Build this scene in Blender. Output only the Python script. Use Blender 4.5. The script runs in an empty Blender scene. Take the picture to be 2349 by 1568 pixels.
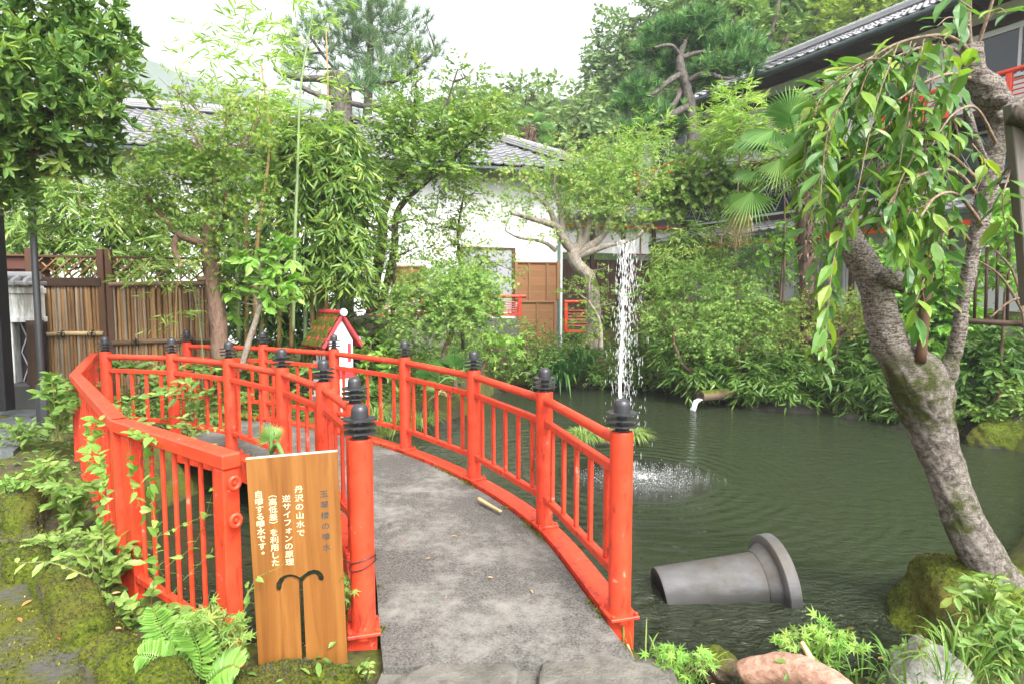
import bpy, math, random
import numpy as np
from mathutils import Vector, Matrix

# ------------------------------------------------------------------ camera, sky, sun, exposure
SC = bpy.context.scene
COL = SC.collection
F, CX, CY, EYE, PITCH = 1400.0, 1174.5, 784.0, 1.60, math.radians(4.3)
cam = bpy.data.cameras.new('camera'); cam.sensor_width = 36.0; cam.lens = F / 2349.0 * 36.0
cam.clip_start = 0.05; cam.clip_end = 3000
camo = bpy.data.objects.new('camera', cam); COL.objects.link(camo)
camo.location = (0, 0, EYE); camo.rotation_euler = (math.pi / 2 - PITCH, 0, 0)
SC.camera = camo

SUN_EL, SUN_AZ = math.radians(48), math.radians(150)   # azimuth from +Y towards +X
w = bpy.data.worlds.new('World'); SC.world = w; w.use_nodes = True
nt = w.node_tree; nt.nodes.clear()
sky = nt.nodes.new('ShaderNodeTexSky'); sky.sky_type = 'NISHITA'; sky.sun_disc = False
sky.sun_elevation = SUN_EL; sky.sun_rotation = SUN_AZ
sky.air_density = 1.0; sky.dust_density = 6.0; sky.ozone_density = 0.6
hs = nt.nodes.new('ShaderNodeHueSaturation'); hs.inputs['Saturation'].default_value = 0.12
hs.inputs['Value'].default_value = 1.0
bg = nt.nodes.new('ShaderNodeBackground'); bg.inputs['Strength'].default_value = 0.15
wo = nt.nodes.new('ShaderNodeOutputWorld')
nt.links.new(sky.outputs[0], hs.inputs['Color']); nt.links.new(hs.outputs[0], bg.inputs['Color'])
nt.links.new(bg.outputs[0], wo.inputs['Surface'])
sl = bpy.data.lights.new('sun', 'SUN'); sl.energy = 1.4; sl.angle = math.radians(16); sl.color = (1, .96, .9)
so = bpy.data.objects.new('sun', sl); COL.objects.link(so)
sd_ = Vector((math.sin(SUN_AZ) * math.cos(SUN_EL), math.cos(SUN_AZ) * math.cos(SUN_EL), math.sin(SUN_EL)))
so.rotation_euler = (-sd_).to_track_quat('-Z', 'Y').to_euler(); so.location = (0, 0, 30)
SC.view_settings.view_transform = 'Standard'; SC.view_settings.look = 'None'
SC.view_settings.exposure = 1.88; SC.view_settings.gamma = 1.0
SC.cycles.use_denoising = True
SC.cycles.max_bounces = 5; SC.cycles.diffuse_bounces = 3; SC.cycles.glossy_bounces = 2
SC.cycles.transmission_bounces = 4; SC.cycles.transparent_max_bounces = 8
SC.cycles.sample_clamp_indirect = 6.0

# ------------------------------------------------------------------ helpers
cP, sP = math.cos(PITCH), math.sin(PITCH)
def ray(u, v):
    a = (u - CX) / F; b = -(v - CY) / F
    return np.array([a, cP + b * sP, -sP + b * cP])
def at(u, v, Y):
    d = ray(u, v); return np.array([0, 0, EYE]) + d * (Y / d[1])
def gz(u, v, z):
    d = ray(u, v); return np.array([0, 0, EYE]) + d * ((z - EYE) / d[2])
def px(p, Y): return p * Y / F
def nz(a):
    a = np.asarray(a, float); return a / np.maximum(np.linalg.norm(a, axis=-1, keepdims=True), 1e-9)
def cr(pts, n):
    """Catmull-Rom through rows of pts, n steps per span."""
    P = np.asarray(pts, float)
    if len(P) < 3:
        t = np.linspace(0, 1, n + 1)[:, None]; return P[0] * (1 - t) + P[-1] * t
    Q = np.vstack([2 * P[0] - P[1], P, 2 * P[-1] - P[-2]]); out = []
    for i in range(1, len(Q) - 2):
        t = np.linspace(0, 1, n, endpoint=False)[:, None]
        p0, p1, p2, p3 = Q[i - 1], Q[i], Q[i + 1], Q[i + 2]
        out.append(.5 * (2 * p1 + (p2 - p0) * t + (2 * p0 - 5 * p1 + 4 * p2 - p3) * t ** 2 + (3 * p1 - p0 - 3 * p2 + p3) * t ** 3))
    out.append(P[-1:]); return np.vstack(out)
def wob(p, f=1.0, s=0.0):
    """cheap smooth noise, about -1..1"""
    p = np.asarray(p, float) * f
    x, y, z = p[..., 0], p[..., 1], p[..., 2]
    return (np.sin(1.7 * x + 2.3 * y + s) + np.sin(2.9 * y - 1.3 * z + 1.7 * s + 1) + np.sin(2.1 * z + 1.9 * x - s + 2) + np.sin(4.3 * x - 3.7 * y + 3.1 * z + 2.2 * s)) / 3.2
ORG = {}
class MB:
    def __init__(s): s.V = []; s.A = []; s.F = []; s.n = 0
    def add(s, v, faces, a=.5):
        v = np.asarray(v, float).reshape(-1, 3)
        s.V.append(v); s.A.append(np.broadcast_to(np.asarray(a, float), (len(v),)))
        for f in (faces if isinstance(faces, list) else [faces]):
            f = np.asarray(f, np.int64)
            if f.ndim == 1: f = f[None]
            if f.size: s.F.append(f + s.n)
        s.n += len(v)
    def build(s, name, mat, parent=None, smooth=False, auto=None):
        V = np.vstack(s.V) if s.V else np.zeros((0, 3))
        o0 = ORG.get(parent.name, np.zeros(3)) if parent else np.zeros(3)
        me = bpy.data.meshes.new(name)
        V = V - o0
        me.vertices.add(len(V)); me.vertices.foreach_set('co', V.astype(np.float32).ravel())
        nl = sum(f.size for f in s.F); nf = sum(len(f) for f in s.F)
        me.loops.add(nl); me.polygons.add(nf)
        me.loops.foreach_set('vertex_index', np.concatenate([f.ravel() for f in s.F]).astype(np.int32))
        cnt = np.concatenate([np.full(len(f), f.shape[1]) for f in s.F])
        me.polygons.foreach_set('loop_start', np.concatenate([[0], np.cumsum(cnt)[:-1]]).astype(np.int32))
        me.polygons.foreach_set('use_smooth', np.full(nf, bool(smooth)))
        at_ = me.attributes.new('v', 'FLOAT', 'POINT'); at_.data.foreach_set('value', np.concatenate(s.A).astype(np.float32))
        me.update(calc_edges=True)
        me.materials.append(mat)
        if auto is not None:
            me.polygons.foreach_set('use_smooth', np.ones(nf, bool))
            try: me.set_sharp_from_angle(angle=math.radians(auto))
            except Exception: pass
        o = bpy.data.objects.new(name, me); COL.objects.link(o)
        if parent: o.parent = parent; ORG[o.name] = o0
        return o
    # ---- shapes
    def box(s, c, size, X=(1, 0, 0), Y=(0, 1, 0), Z=(0, 0, 1), a=.5):
        c = np.asarray(c, float); X, Y, Z = [np.asarray(q, float) * h / 2 for q, h in zip((X, Y, Z), size)]
        v = [c + i * X + j * Y + k * Z for k in (-1, 1) for j in (-1, 1) for i in (-1, 1)]
        s.add(v, np.array([[0, 2, 3, 1], [4, 5, 7, 6], [0, 1, 5, 4], [2, 6, 7, 3], [0, 4, 6, 2], [1, 3, 7, 5]]), a)
    def bbox(s, c, size, X=(1, 0, 0), Y=(0, 1, 0), Z=(0, 0, 1), b=.006, a=.5):
        """box with chamfered edges"""
        c = np.asarray(c, float); A = [np.asarray(q, float) for q in (X, Y, Z)]; h = np.array(size) / 2; b = min(b, h.min() * .6)
        v = []; idx = {}
        for sx in (-1, 1):
            for sy in (-1, 1):
                for sz in (-1, 1):
                    sg = (sx, sy, sz)
                    for ax in range(3):
                        p = c.copy()
                        for k in range(3): p = p + A[k] * sg[k] * (h[k] if k == ax else h[k] - b)
                        idx[sg + (ax,)] = len(v); v.append(p)
        q = []; t = []
        for ax in range(3):
            o1, o2 = [k for k in range(3) if k != ax]
            for sg in (-1, 1):
                f = []
                for (p1, p2) in ((-1, -1), (1, -1), (1, 1), (-1, 1)):
                    g = [0, 0, 0]; g[ax] = sg; g[o1] = p1; g[o2] = p2; f.append(idx[tuple(g) + (ax,)])
                q.append(f)
            for p1 in (-1, 1):
                for p2 in (-1, 1):
                    f = []
                    for (sg, who) in ((-1, o1), (1, o1), (1, o2), (-1, o2)):
                        g = [0, 0, 0]; g[ax] = sg; g[o1] = p1; g[o2] = p2; f.append(idx[tuple(g) + (who,)])
                    q.append(f)
        for sx in (-1, 1):
            for sy in (-1, 1):
                for sz in (-1, 1): t.append([idx[(sx, sy, sz, k)] for k in range(3)])
        s.add(v, [np.array(q), np.array(t)], a)
    def bar(s, p0, p1, wd, ht, up=(0, 0, 1), b=.004, a=.5):
        p0 = np.asarray(p0, float); p1 = np.asarray(p1, float); d = p1 - p0; L = np.linalg.norm(d); d = d / L
        sd = nz(np.cross(d, up)); u = np.cross(sd, d)
        (s.bbox if b else s.box)((p0 + p1) / 2, (L, wd, ht), d, sd, u, **({'b': b, 'a': a} if b else {'a': a}))
    def tube(s, pts, rad, sides=8, caps=True, lump=0.0, lf=6.0, a=.5, flat=1.0, fine=0.0):
        P = np.asarray(pts, float); n = len(P); r = np.broadcast_to(np.asarray(rad, float), (n,))
        T = nz(np.gradient(P, axis=0)); N = np.zeros((n, 3))
        ref = np.array([0, 0, 1.]) if abs(T[0][2]) < .9 else np.array([1., 0, 0])
        N[0] = nz(np.cross(T[0], ref))
        for i in range(1, n):
            q = N[i - 1] - T[i] * np.dot(N[i - 1], T[i]); N[i] = nz(q)
        B = np.cross(T, N); an = np.linspace(0, 2 * math.pi, sides, endpoint=False)
        dirs = np.cos(an)[None, :, None] * N[:, None] + np.sin(an)[None, :, None] * B[:, None] * flat
        rr = r[:, None]
        if lump: rr = rr * (1 + lump * wob(P[:, None] + dirs * .5 * rr[..., None], lf, n) + .5 * lump * wob(P[:, None] + dirs * rr[..., None], lf * 2.7, n + 2) + fine * wob(P[:, None] + dirs * rr[..., None], lf * 6.5, n + 5) + fine * .6 * wob((P[:, None] + dirs * rr[..., None]) * [1, 1, 2.2], lf * 14, n + 7))
        v = (P[:, None] + dirs * rr[..., None] if not lump else P[:, None] + dirs * rr[..., None]).reshape(-1, 3)
        i = np.arange(n - 1)[:, None] * sides; j = np.arange(sides)[None]; k = (j + 1) % sides
        q = np.stack([i + j, i + k, i + sides + k, i + sides + j], -1).reshape(-1, 4)
        fs = [q]
        if caps: fs += [np.arange(sides)[::-1][None], (np.arange(sides) + (n - 1) * sides)[None]]
        s.add(v, fs, a)
    def lathe(s, prof, c=(0, 0, 0), sides=16, X=(1, 0, 0), Y=(0, 1, 0), Z=(0, 0, 1), ph=0.0, a=.5):
        """prof rows (radius, height) up the axis Z"""
        c = np.asarray(c, float); X, Y, Z = [np.asarray(q, float) for q in (X, Y, Z)]
        an = np.linspace(0, 2 * math.pi, sides, endpoint=False) + ph
        v = np.array([c + Z * h + r * (X * math.cos(t) + Y * math.sin(t)) for r, h in prof for t in an])
        n = len(prof); i = np.arange(n - 1)[:, None] * sides; j = np.arange(sides)[None]; k = (j + 1) % sides
        s.add(v, [np.stack([i + j, i + k, i + sides + k, i + sides + j], -1).reshape(-1, 4), np.arange(sides)[::-1][None], (np.arange(sides) + (n - 1) * sides)[None]], a)
    def grid(s, G, a=.5, flip=False):
        n, m = G.shape[:2]; i = np.arange(n - 1)[:, None] * m; j = np.arange(m - 1)[None]
        q = np.stack([i + j, i + j + 1, i + m + j + 1, i + m + j], -1).reshape(-1, 4)
        s.add(G.reshape(-1, 3), q[:, ::-1] if flip else q, a)
    def prism(s, pts, vec, a=.5):
        P = np.asarray(pts, float); n = len(P); v = np.vstack([P, P + np.asarray(vec, float)])
        i = np.arange(n); k = (i + 1) % n
        s.add(v, [np.stack([i, k, k + n, i + n], -1), i[::-1][None], (i + n)[None]], a)
    def rock(s, c, rad, seed=0, rough=.18, sub=4, rot=0.0, flatz=None, a=.5):
        import bmesh
        bm = bmesh.new(); bmesh.ops.create_icosphere(bm, subdivisions=sub, radius=1)
        V = np.array([v.co[:] for v in bm.verts]); Fc = np.array([[v.index for v in f.verts] for f in bm.faces]); bm.free()
        rg = np.random.default_rng(seed)
        for _ in range(9):                       # planar chips give facets
            d = nz(rg.normal(size=3)); h = rg.uniform(.72, .95); t = V @ d
            V = V - np.outer(np.maximum(t - h, 0) * .8, d)
        V = V * (1 + rough * wob(V, 1.5, seed)[:, None] + rough * .35 * wob(V, 4.5, seed + 3)[:, None] + rough * .14 * wob(V, 13, seed + 5)[:, None])
        V = V * np.asarray(rad); ca, sa = math.cos(rot), math.sin(rot)
        V = np.stack([V[:, 0] * ca - V[:, 1] * sa, V[:, 0] * sa + V[:, 1] * ca, V[:, 2]], -1)
        s.add(V + np.asarray(c), Fc, a)
    def fuzz(s, n, size, seed=0, zmin=.15):
        """tiny upright scales over the faces added last, so moss has a pile"""
        V = s.V[-1]; Fq = s.F[-1] - (s.n - len(V)); rg = np.random.default_rng(seed); Fq = Fq[(Fq >= 0).all(1)]
        a_, b_, c_ = V[Fq[:, 0]], V[Fq[:, 1]], V[Fq[:, 2]]; N = np.cross(b_ - a_, c_ - a_); A = np.linalg.norm(N, axis=1); N = nz(N); c0 = V.mean(0)
        N = N * np.sign(np.sum(N * ((a_ + b_ + c_) / 3 - c0 + [0, 0, .02]), 1))[:, None]; A = A * (N[:, 2] > zmin); k = rg.choice(len(A), n, p=A / A.sum()); r1, r2 = rg.random((2, n, 1)); r1 = np.sqrt(r1)
        P = a_[k] * (1 - r1) + b_[k] * r1 * (1 - r2) + c_[k] * r1 * r2
        s.leaves(P - N[k] * size * .2, nz(N[k] * .8 + rg.normal(0, .6, (n, 3))), rg.normal(size=(n, 3)), size * rg.uniform(.4, 1.3, n), T_TINY, .5, 1.1)
    def leaves(s, pos, d, nrm, size, tm, a=.5, wid=1.0):
        tv, fs = tm; pos = np.asarray(pos, float).reshape(-1, 3); n = len(pos)
        if n == 0: return
        d = nz(np.broadcast_to(d, (n, 3))); sd = nz(np.cross(np.broadcast_to(nrm, (n, 3)), d)); nn = np.cross(d, sd)
        sz = np.broadcast_to(np.asarray(size, float), (n,))[:, None, None]
        wd = np.broadcast_to(np.asarray(wid, float), (n,))[:, None, None]
        V = pos[:, None] + sz * (tv[None, :, 0:1] * d[:, None] + wd * tv[None, :, 1:2] * sd[:, None] + tv[None, :, 2:3] * nn[:, None])
        k = len(tv); off = (np.arange(n) * k)[:, None, None]
        s.add(V.reshape(-1, 3), [(f[None] + off).reshape(-1, f.shape[1]) for f in fs], np.repeat(np.broadcast_to(a, (n,)), k))
    def blades(s, base, d0, L, wd, bend, a=.5, seg=5, fold=0.0):
        """arching strap leaves: base (n,3), d0 start direction, bend = droop amount"""
        base = np.asarray(base, float).reshape(-1, 3); n = len(base); d0 = nz(np.broadcast_to(d0, (n, 3)))
        L = np.broadcast_to(L, (n,))[:, None, None]; wd = np.broadcast_to(wd, (n,))[:, None]; bend = np.broadcast_to(bend, (n,))[:, None, None]
        t = np.linspace(0, 1, seg + 1)[None, :, None]
        C = base[:, None] + L * (t * d0[:, None] + bend * t ** 2.2 * (np.array([0, 0, -1.]) + .35 * d0[:, None] * np.array([1, 1, 0])))
        side = nz(np.cross(d0, [0, 0, 1.]) + 1e-4)
        wt = (wd * np.minimum(1, .55 + 1.2 * t[..., 0]) * (1 - t[..., 0] ** 3) ** .8)[..., None] * .5
        up = np.array([0, 0, 1.]) * fold
        V = np.stack([C - side[:, None] * wt + up * wt, C, C + side[:, None] * wt + up * wt], 2)
        m = seg + 1; i = np.arange(seg)
        q = np.concatenate([np.stack([i * 3 + c, i * 3 + c + 1, i * 3 + c + 4, i * 3 + c + 3], -1) for c in (0, 1)])
        off = (np.arange(n) * m * 3)[:, None, None]
        s.add(V.reshape(-1, 3), (q[None] + off).reshape(-1, 4), np.repeat(np.broadcast_to(a, (n,)), m * 3))

# leaf templates: vertices (along, across, out) for a leaf 1 long, then face arrays
T_OVAL = (np.array([[0, 0, 0], [.35, 0, -.05], [.7, 0, -.05], [1, 0, -.14], [.3, .2, .03], [.68, .19, .0], [.3, -.2, .03], [.68, -.19, .0]]),
          [np.array([[1, 2, 5, 4], [1, 6, 7, 2]]), np.array([[0, 1, 4], [2, 3, 5], [0, 6, 1], [2, 7, 3]])])
T_BIG = (np.array([[0, 0, 0], [.12, 0, 0], [.4, 0, -.05], [.7, 0, -.07], [1, 0, -.2], [.2, .17, .02], [.45, .24, .02], [.75, .15, -.03], [.2, -.17, .02], [.45, -.24, .02], [.75, -.15, -.03]]),
         [np.array([[1, 2, 6, 5], [2, 3, 7, 6], [1, 8, 9, 2], [2, 9, 10, 3]]), np.array([[0, 1, 5], [3, 4, 7], [0, 8, 1], [3, 10, 4]])])
T_TINY = (np.array([[0, 0, 0], [.5, .26, .04], [1, 0, -.08], [.5, -.26, .04]]), [np.array([[0, 2, 1], [0, 3, 2]])])
T_BAM = (np.array([[0, 0, 0], [.3, .065, .0], [.3, -.065, .0], [.65, .05, -.06], [.65, -.05, -.06], [1, 0, -.2]]),
         [np.array([[1, 2, 4, 3]]), np.array([[0, 2, 1], [3, 4, 5]])])
def _maple():
    v = [[.42, 0, 0]]; an = [-150, -100, -48, 0, 48, 100, 150]; ln = [.26, .42, .55, .62, .55, .42, .26]; q = []
    for k, (a_, l_) in enumerate(zip(an, ln)):
        t = math.radians(a_); v.append([.42 + l_ * math.cos(t), l_ * math.sin(t), -.10 * l_ / .5])
    for k in range(8):
        a_ = [-175, -125, -74, -24, 24, 74, 125, 175][k]; t = math.radians(a_); r = .17; v.append([.42 + r * math.cos(t), r * math.sin(t), .02])
    for k in range(7): q.append([0, 8 + k, 1 + k, 9 + k])
    return (np.array(v), [np.array(q)])
T_MAPLE = _maple()
def _heart():
    v = [[0, 0, 0], [.5, 0, -.05], [1, 0, -.15], [-.14, .2, .02], [.1, .42, .05], [.5, .3, .02], [-.14, -.2, .02], [.1, -.42, .05], [.5, -.3, .02]]
    return (np.array(v), [np.array([[0, 1, 5, 4], [0, 7, 8, 1]]), np.array([[0, 4, 3], [1, 2, 5], [0, 6, 7], [1, 8, 2]])])
T_HEART = _heart()
T_NEED = (np.array([[0, .012, 0], [0, -.012, 0], [1, 0, -.03]]), [np.array([[0, 1, 2]])])

# ------------------------------------------------------------------ naming
def tag(o, label, cat, group=None, kind=None):
    if label: o['label'] = label
    if cat: o['category'] = cat
    if group: o['group'] = group
    if kind: o['kind'] = kind
    return o
def thing(name, label, cat, loc=(0, 0, 0), group=None):
    o = bpy.data.objects.new(name, None); COL.objects.link(o); o.empty_display_size = .2
    o.location = loc; ORG[o.name] = np.asarray(loc, float)
    return tag(o, label, cat, group)
def struct(o): o['kind'] = 'structure'; return o
def stuff(o, label=None, cat=None): return tag(o, label, cat, None, 'stuff')

# ------------------------------------------------------------------ materials
class NT:
    def __init__(s, name):
        s.m = bpy.data.materials.new(name); s.m.use_nodes = True; s.t = s.m.node_tree; s.t.nodes.clear()
        s.out = s.n('ShaderNodeOutputMaterial')
    def n(s, typ, **kw):
        x = s.t.nodes.new(typ)
        for k, v in kw.items():
            if k in x.bl_rna.properties and k not in ('inputs',): setattr(x, k, v)
        return x
    def l(s, a, b): s.t.links.new(a, b)
    def mix(s, f, a, b, blend='MIX'):
        x = s.n('ShaderNodeMix', data_type='RGBA', blend_type=blend)
        for sock, val in ((x.inputs[0], f), (x.inputs[6], a), (x.inputs[7], b)):
            if hasattr(val, 'is_linked') or hasattr(val, 'links'): s.l(val, sock)
            else: sock.default_value = val if not isinstance(val, tuple) else (*val, 1)[:4]
        return x.outputs[2]
    def ramp(s, f, stops):
        x = s.n('ShaderNodeValToRGB'); cr_ = x.color_ramp
        while len(cr_.elements) < len(stops): cr_.elements.new(.5)
        for e, (p, c) in zip(cr_.elements, stops): e.position = p; e.color = (*c, 1) if isinstance(c, tuple) else (c, c, c, 1)
        s.l(f, x.inputs[0]); return x.outputs[0]
    def coord(s, scale=(1, 1, 1), which='Object'):
        t = s.n('ShaderNodeTexCoord'); m = s.n('ShaderNodeMapping'); m.inputs['Scale'].default_value = scale
        s.l(t.outputs[which], m.inputs[0]); return m.outputs[0]
    def geo(s, scale=(1, 1, 1)):
        t = s.n('ShaderNodeNewGeometry'); m = s.n('ShaderNodeMapping'); m.inputs['Scale'].default_value = scale
        s.l(t.outputs['Position'], m.inputs[0]); return m.outputs[0]
    def noise(s, vec, scale, detail=4, rough=.55, dist=0):
        x = s.n('ShaderNodeTexNoise'); x.inputs['Scale'].default_value = scale; x.inputs['Detail'].default_value = detail
        x.inputs['Roughness'].default_value = rough; x.inputs['Distortion'].default_value = dist
        s.l(vec, x.inputs['Vector']); return x.outputs[0]
    def bump(s, h, strength=.3, dist=.02):
        x = s.n('ShaderNodeBump'); x.inputs['Strength'].default_value = strength; x.inputs['Distance'].default_value = dist
        s.l(h, x.inputs['Height']); return x.outputs[0]
    def math(s, op, a, b=0.0):
        x = s.n('ShaderNodeMath', operation=op)
        for i, q in enumerate((a, b)):
            if hasattr(q, 'links'): s.l(q, x.inputs[i])
            else: x.inputs[i].default_value = q
        return x.outputs[0]
    def princ(s, col, rough=.6, nrm=None, spec=.4, metal=0.0):
        p = s.n('ShaderNodeBsdfPrincipled')
        for nm, q in (('Base Color', col), ('Roughness', rough), ('Specular IOR Level', spec), ('Metallic', metal)):
            if hasattr(q, 'links'): s.l(q, p.inputs[nm])
            else: p.inputs[nm].default_value = (*q, 1) if isinstance(q, tuple) else q
        if nrm is not None: s.l(nrm, p.inputs['Normal'])
        s.l(p.outputs[0], s.out.inputs[0]); return p
def leafmat(name, stops, trans=.35, rough=.42, spec=.45):
    """leaf colours by a per-leaf random value; stops along 0..1"""
    t = NT(name); at_ = t.n('ShaderNodeAttribute'); at_.attribute_name = 'v'
    n = len(stops); c = t.ramp(at_.outputs['Fac'], [(k / (n - 1), tuple(min(.8, z * 1.14) for z in q)) for k, q in enumerate(stops)])
    p = t.princ(c, rough, None, spec)
    tr = t.n('ShaderNodeBsdfTranslucent')
    c2 = t.mix(1.0, c, (1.15, 1.25, .55), 'MULTIPLY'); t.l(c2, tr.inputs[0])
    mx = t.n('ShaderNodeMixShader'); mx.inputs[0].default_value = trans
    t.l(p.outputs[0], mx.inputs[1]); t.l(tr.outputs[0], mx.inputs[2]); t.l(mx.outputs[0], t.out.inputs[0])
    return t.m
def plain(name, col, rough=.6, var=.25, scale=12, bump=.15, spec=.4, metal=0.0, stretch=(1, 1, 1)):
    t = NT(name); g = t.geo(stretch); n1 = t.noise(g, scale, 5, .6); n2 = t.noise(g, scale * .17, 3)
    d = tuple(q * (1 - var) for q in col); l = tuple(min(1, q * (1 + var)) for q in col)
    c = t.mix(t.math('ADD', t.math('MULTIPLY', n1, .5), t.math('MULTIPLY', n2, .5)), d, l)
    t.princ(c, rough, t.bump(n1, bump, .01), spec, metal); return t.m
def bark(name, c0, c1, sc=30, stretch=(1, 1, .35), bump=.8, moss=0.0, mosscol=(.07, .09, .015), dist=.03):
    t = NT(name); g = t.geo(stretch); n1 = t.noise(g, sc, 6, .65, .6); n2 = t.noise(t.geo(), 3.5, 4)
    c = t.mix(t.ramp(n1, [(.3, 0.0), (.7, 1.0)]), c0, c1)
    if moss:
        mk = t.ramp(t.math('ADD', n2, t.math('MULTIPLY', n1, .25)), [(.74 - moss * .25, 0.0), (.82 - moss * .25, 1.0)])
        c = t.mix(mk, c, mosscol)
    t.princ(c, .85, t.bump(n1, bump, dist), .2); return t.m
def mossrock(name, rockc, amount=.5, sc=5.0):
    t = NT(name); g = t.geo(); n1 = t.noise(g, sc, 8, .65); n3 = t.noise(g, sc * 9, 4, .7); n4 = t.noise(g, sc * .6, 3)
    geo = t.n('ShaderNodeNewGeometry'); sx = t.n('ShaderNodeSeparateXYZ'); t.l(geo.outputs['Normal'], sx.inputs[0])
    k = t.math('ADD', t.math('MULTIPLY', sx.outputs[2], .35), n1)
    mk = t.ramp(k, [(.80 - amount * .5, 0.0), (.93 - amount * .5, 1.0)])
    rc = t.mix(t.ramp(n1, [(.3, 0.0), (.7, 1.0)]), tuple(q * .55 for q in rockc), tuple(q * 1.25 for q in rockc))
    mc = t.mix(t.ramp(n3, [(.3, 0.0), (.75, 1.0)]), (.020, .034, .004), (.112, .138, .010))
    mc = t.mix(t.ramp(n4, [(.45, 0.0), (.7, .6)]), mc, (.09, .065, .02))
    c = t.mix(mk, rc, mc)
    h = t.math('ADD', n1, t.math('MULTIPLY', n3, .35))
    t.princ(c, .9, t.bump(h, .9, .035), .15); return t.m

def redpaint(name, col=(.64, .05, .017), worn=.5):
    t = NT(name); g = t.geo(); n1 = t.noise(g, 9, 6, .7); n2 = t.noise(t.geo((1, 1, .3)), 26, 6, .75); n3 = t.noise(g, 60, 3)
    c = t.mix(t.ramp(n1, [(.35, 0.0), (.7, 1.0)]), tuple(q * .8 for q in col), tuple(q * 1.14 for q in col))
    sx = t.n('ShaderNodeSeparateXYZ'); t.l(t.geo(), sx.inputs[0])
    low = t.ramp(sx.outputs[2], [(.0, 1.0), (.35, .25), (.9, .0)])      # scuffs gather near the feet of the posts
    k = t.math('ADD', n2, t.math('MULTIPLY', low, .11 * worn))
    mk = t.ramp(k, [(.57, 0.0), (.65, .8)])
    c = t.mix(mk, c, (.17, .018, .012))
    mk2 = t.ramp(t.math('ADD', n1, t.math('MULTIPLY', n3, .2)), [(.745, 0.0), (.775, .5)])
    c = t.mix(mk2, c, (.70, .30, .22))
    t.princ(c, t.ramp(n1, [(.3, .34), (.7, .6)]), t.bump(n3, .06, .004), .5); return t.m

# ------------------------------------------------------------------ ground, pond
WZ = -.45
POND = np.array([(-3.4, 6.6), (-3.6, 5.7), (-2.95, 4.6), (-2.2, 3.65), (-1.35, 3.0), (-.65, 2.95), (.5, 3.05), (.72, 2.95), (1.31, 3.0), (1.86, 3.1), (2.5, 3.2),
                 (3.0, 3.55), (3.6, 4.3), (4.4, 4.9), (5.6, 6.2), (6.9, 7.6), (6.8, 9.1), (6.41, 10.1), (5.72, 11.0), (4.6, 11.6), (4.06, 12.6), (3.13, 14.1),
                 (1.8, 14.0), (.78, 14.1), (-.3, 14.6), (-.7, 12.2), (-.9, 10.6), (-1.5, 9.6), (-2.4, 8.2)])
def sdist(x, y):
    """signed distance to the shore, positive on land"""
    x = np.asarray(x, float); y = np.asarray(y, float); d = np.full(x.shape, 1e9); ins = np.zeros(x.shape, bool); n = len(POND)
    for i in range(n):
        ax, ay = POND[i]; bx, by = POND[(i + 1) % n]; ex, ey = bx - ax, by - ay
        t = np.clip(((x - ax) * ex + (y - ay) * ey) / (ex * ex + ey * ey), 0, 1)
        d = np.minimum(d, np.hypot(x - ax - t * ex, y - ay - t * ey))
        with np.errstate(divide='ignore', invalid='ignore'):
            c = ((ay > y) != (by > y)) & (x < ex * (y - ay) / (ey if ey else 1e-9) + ax)
        ins ^= c
    return np.where(ins, -d, d)
def sst(a, b, x): t = np.clip((x - a) / (b - a), 0, 1); return t * t * (3 - 2 * t)
def HT(x, y):
    x = np.asarray(x, float); y = np.asarray(y, float); d = sdist(x, y)
    b = -.06 + .28 * sst(-2.5, -4.2, x) * sst(4.0, 6.0, y) + .22 * sst(9, 14, y)
    right = sst(2.2, 4.2, x) * sst(8.5, 10.5, y)
    b = b + right * (1.15 * sst(.3, 3.2, d) + .15)
    b = b + sst(3.0, 5, x) * sst(8, 5, y) * .25 * sst(0, 2, d)
    b = b - .24 * sst(.5, .9, x) * sst(5, 3.4, y)
    b = b + .04 * wob(np.stack([x, y, 0 * x], -1), 1.6) * sst(.2, .8, d) * sst(2.0, 3.0, y)
    far = sst(26, 90, np.hypot(x, y)); b = b + far * 6
    s = sst(-.75, .22, d)
    return -1.25 * (1 - s) + b * s
def spaced(a, b, c, d, st):
    core = np.arange(b, c + 1e-6, st)
    lo = b - np.geomspace(st * 2, b - a, 26)[::-1]; hi = c + np.geomspace(st * 2, d - c, 26)
    return np.concatenate([lo, core, hi])
xs = spaced(-700, -8, 10, 700, .09); ys = spaced(-60, 1.6, 19, 900, .09)
X, Y = np.meshgrid(xs, ys)
m = MB(); m.grid(np.stack([X, Y, HT(X, Y)], -1))
t = NT('soil'); g = t.geo(); n1 = t.noise(g, 4, 8, .65); n2 = t.noise(g, 40, 5, .7); n3 = t.noise(g, 1.3, 4)
c = t.mix(t.ramp(n2, [(.3, 0.0), (.7, 1.0)]), (.030, .024, .016), (.085, .070, .046))
c = t.mix(t.ramp(n1, [(.42, 0.0), (.58, 1.0)]), c, t.mix(n2, (.035, .05, .01), (.13, .15, .025)))
t.princ(c, .95, t.bump(t.math('ADD', n1, t.math('MULTIPLY', n2, .4)), .8, .03), .1); M_SOIL = t.m
struct(m.build('ground', M_SOIL, smooth=True))

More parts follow.
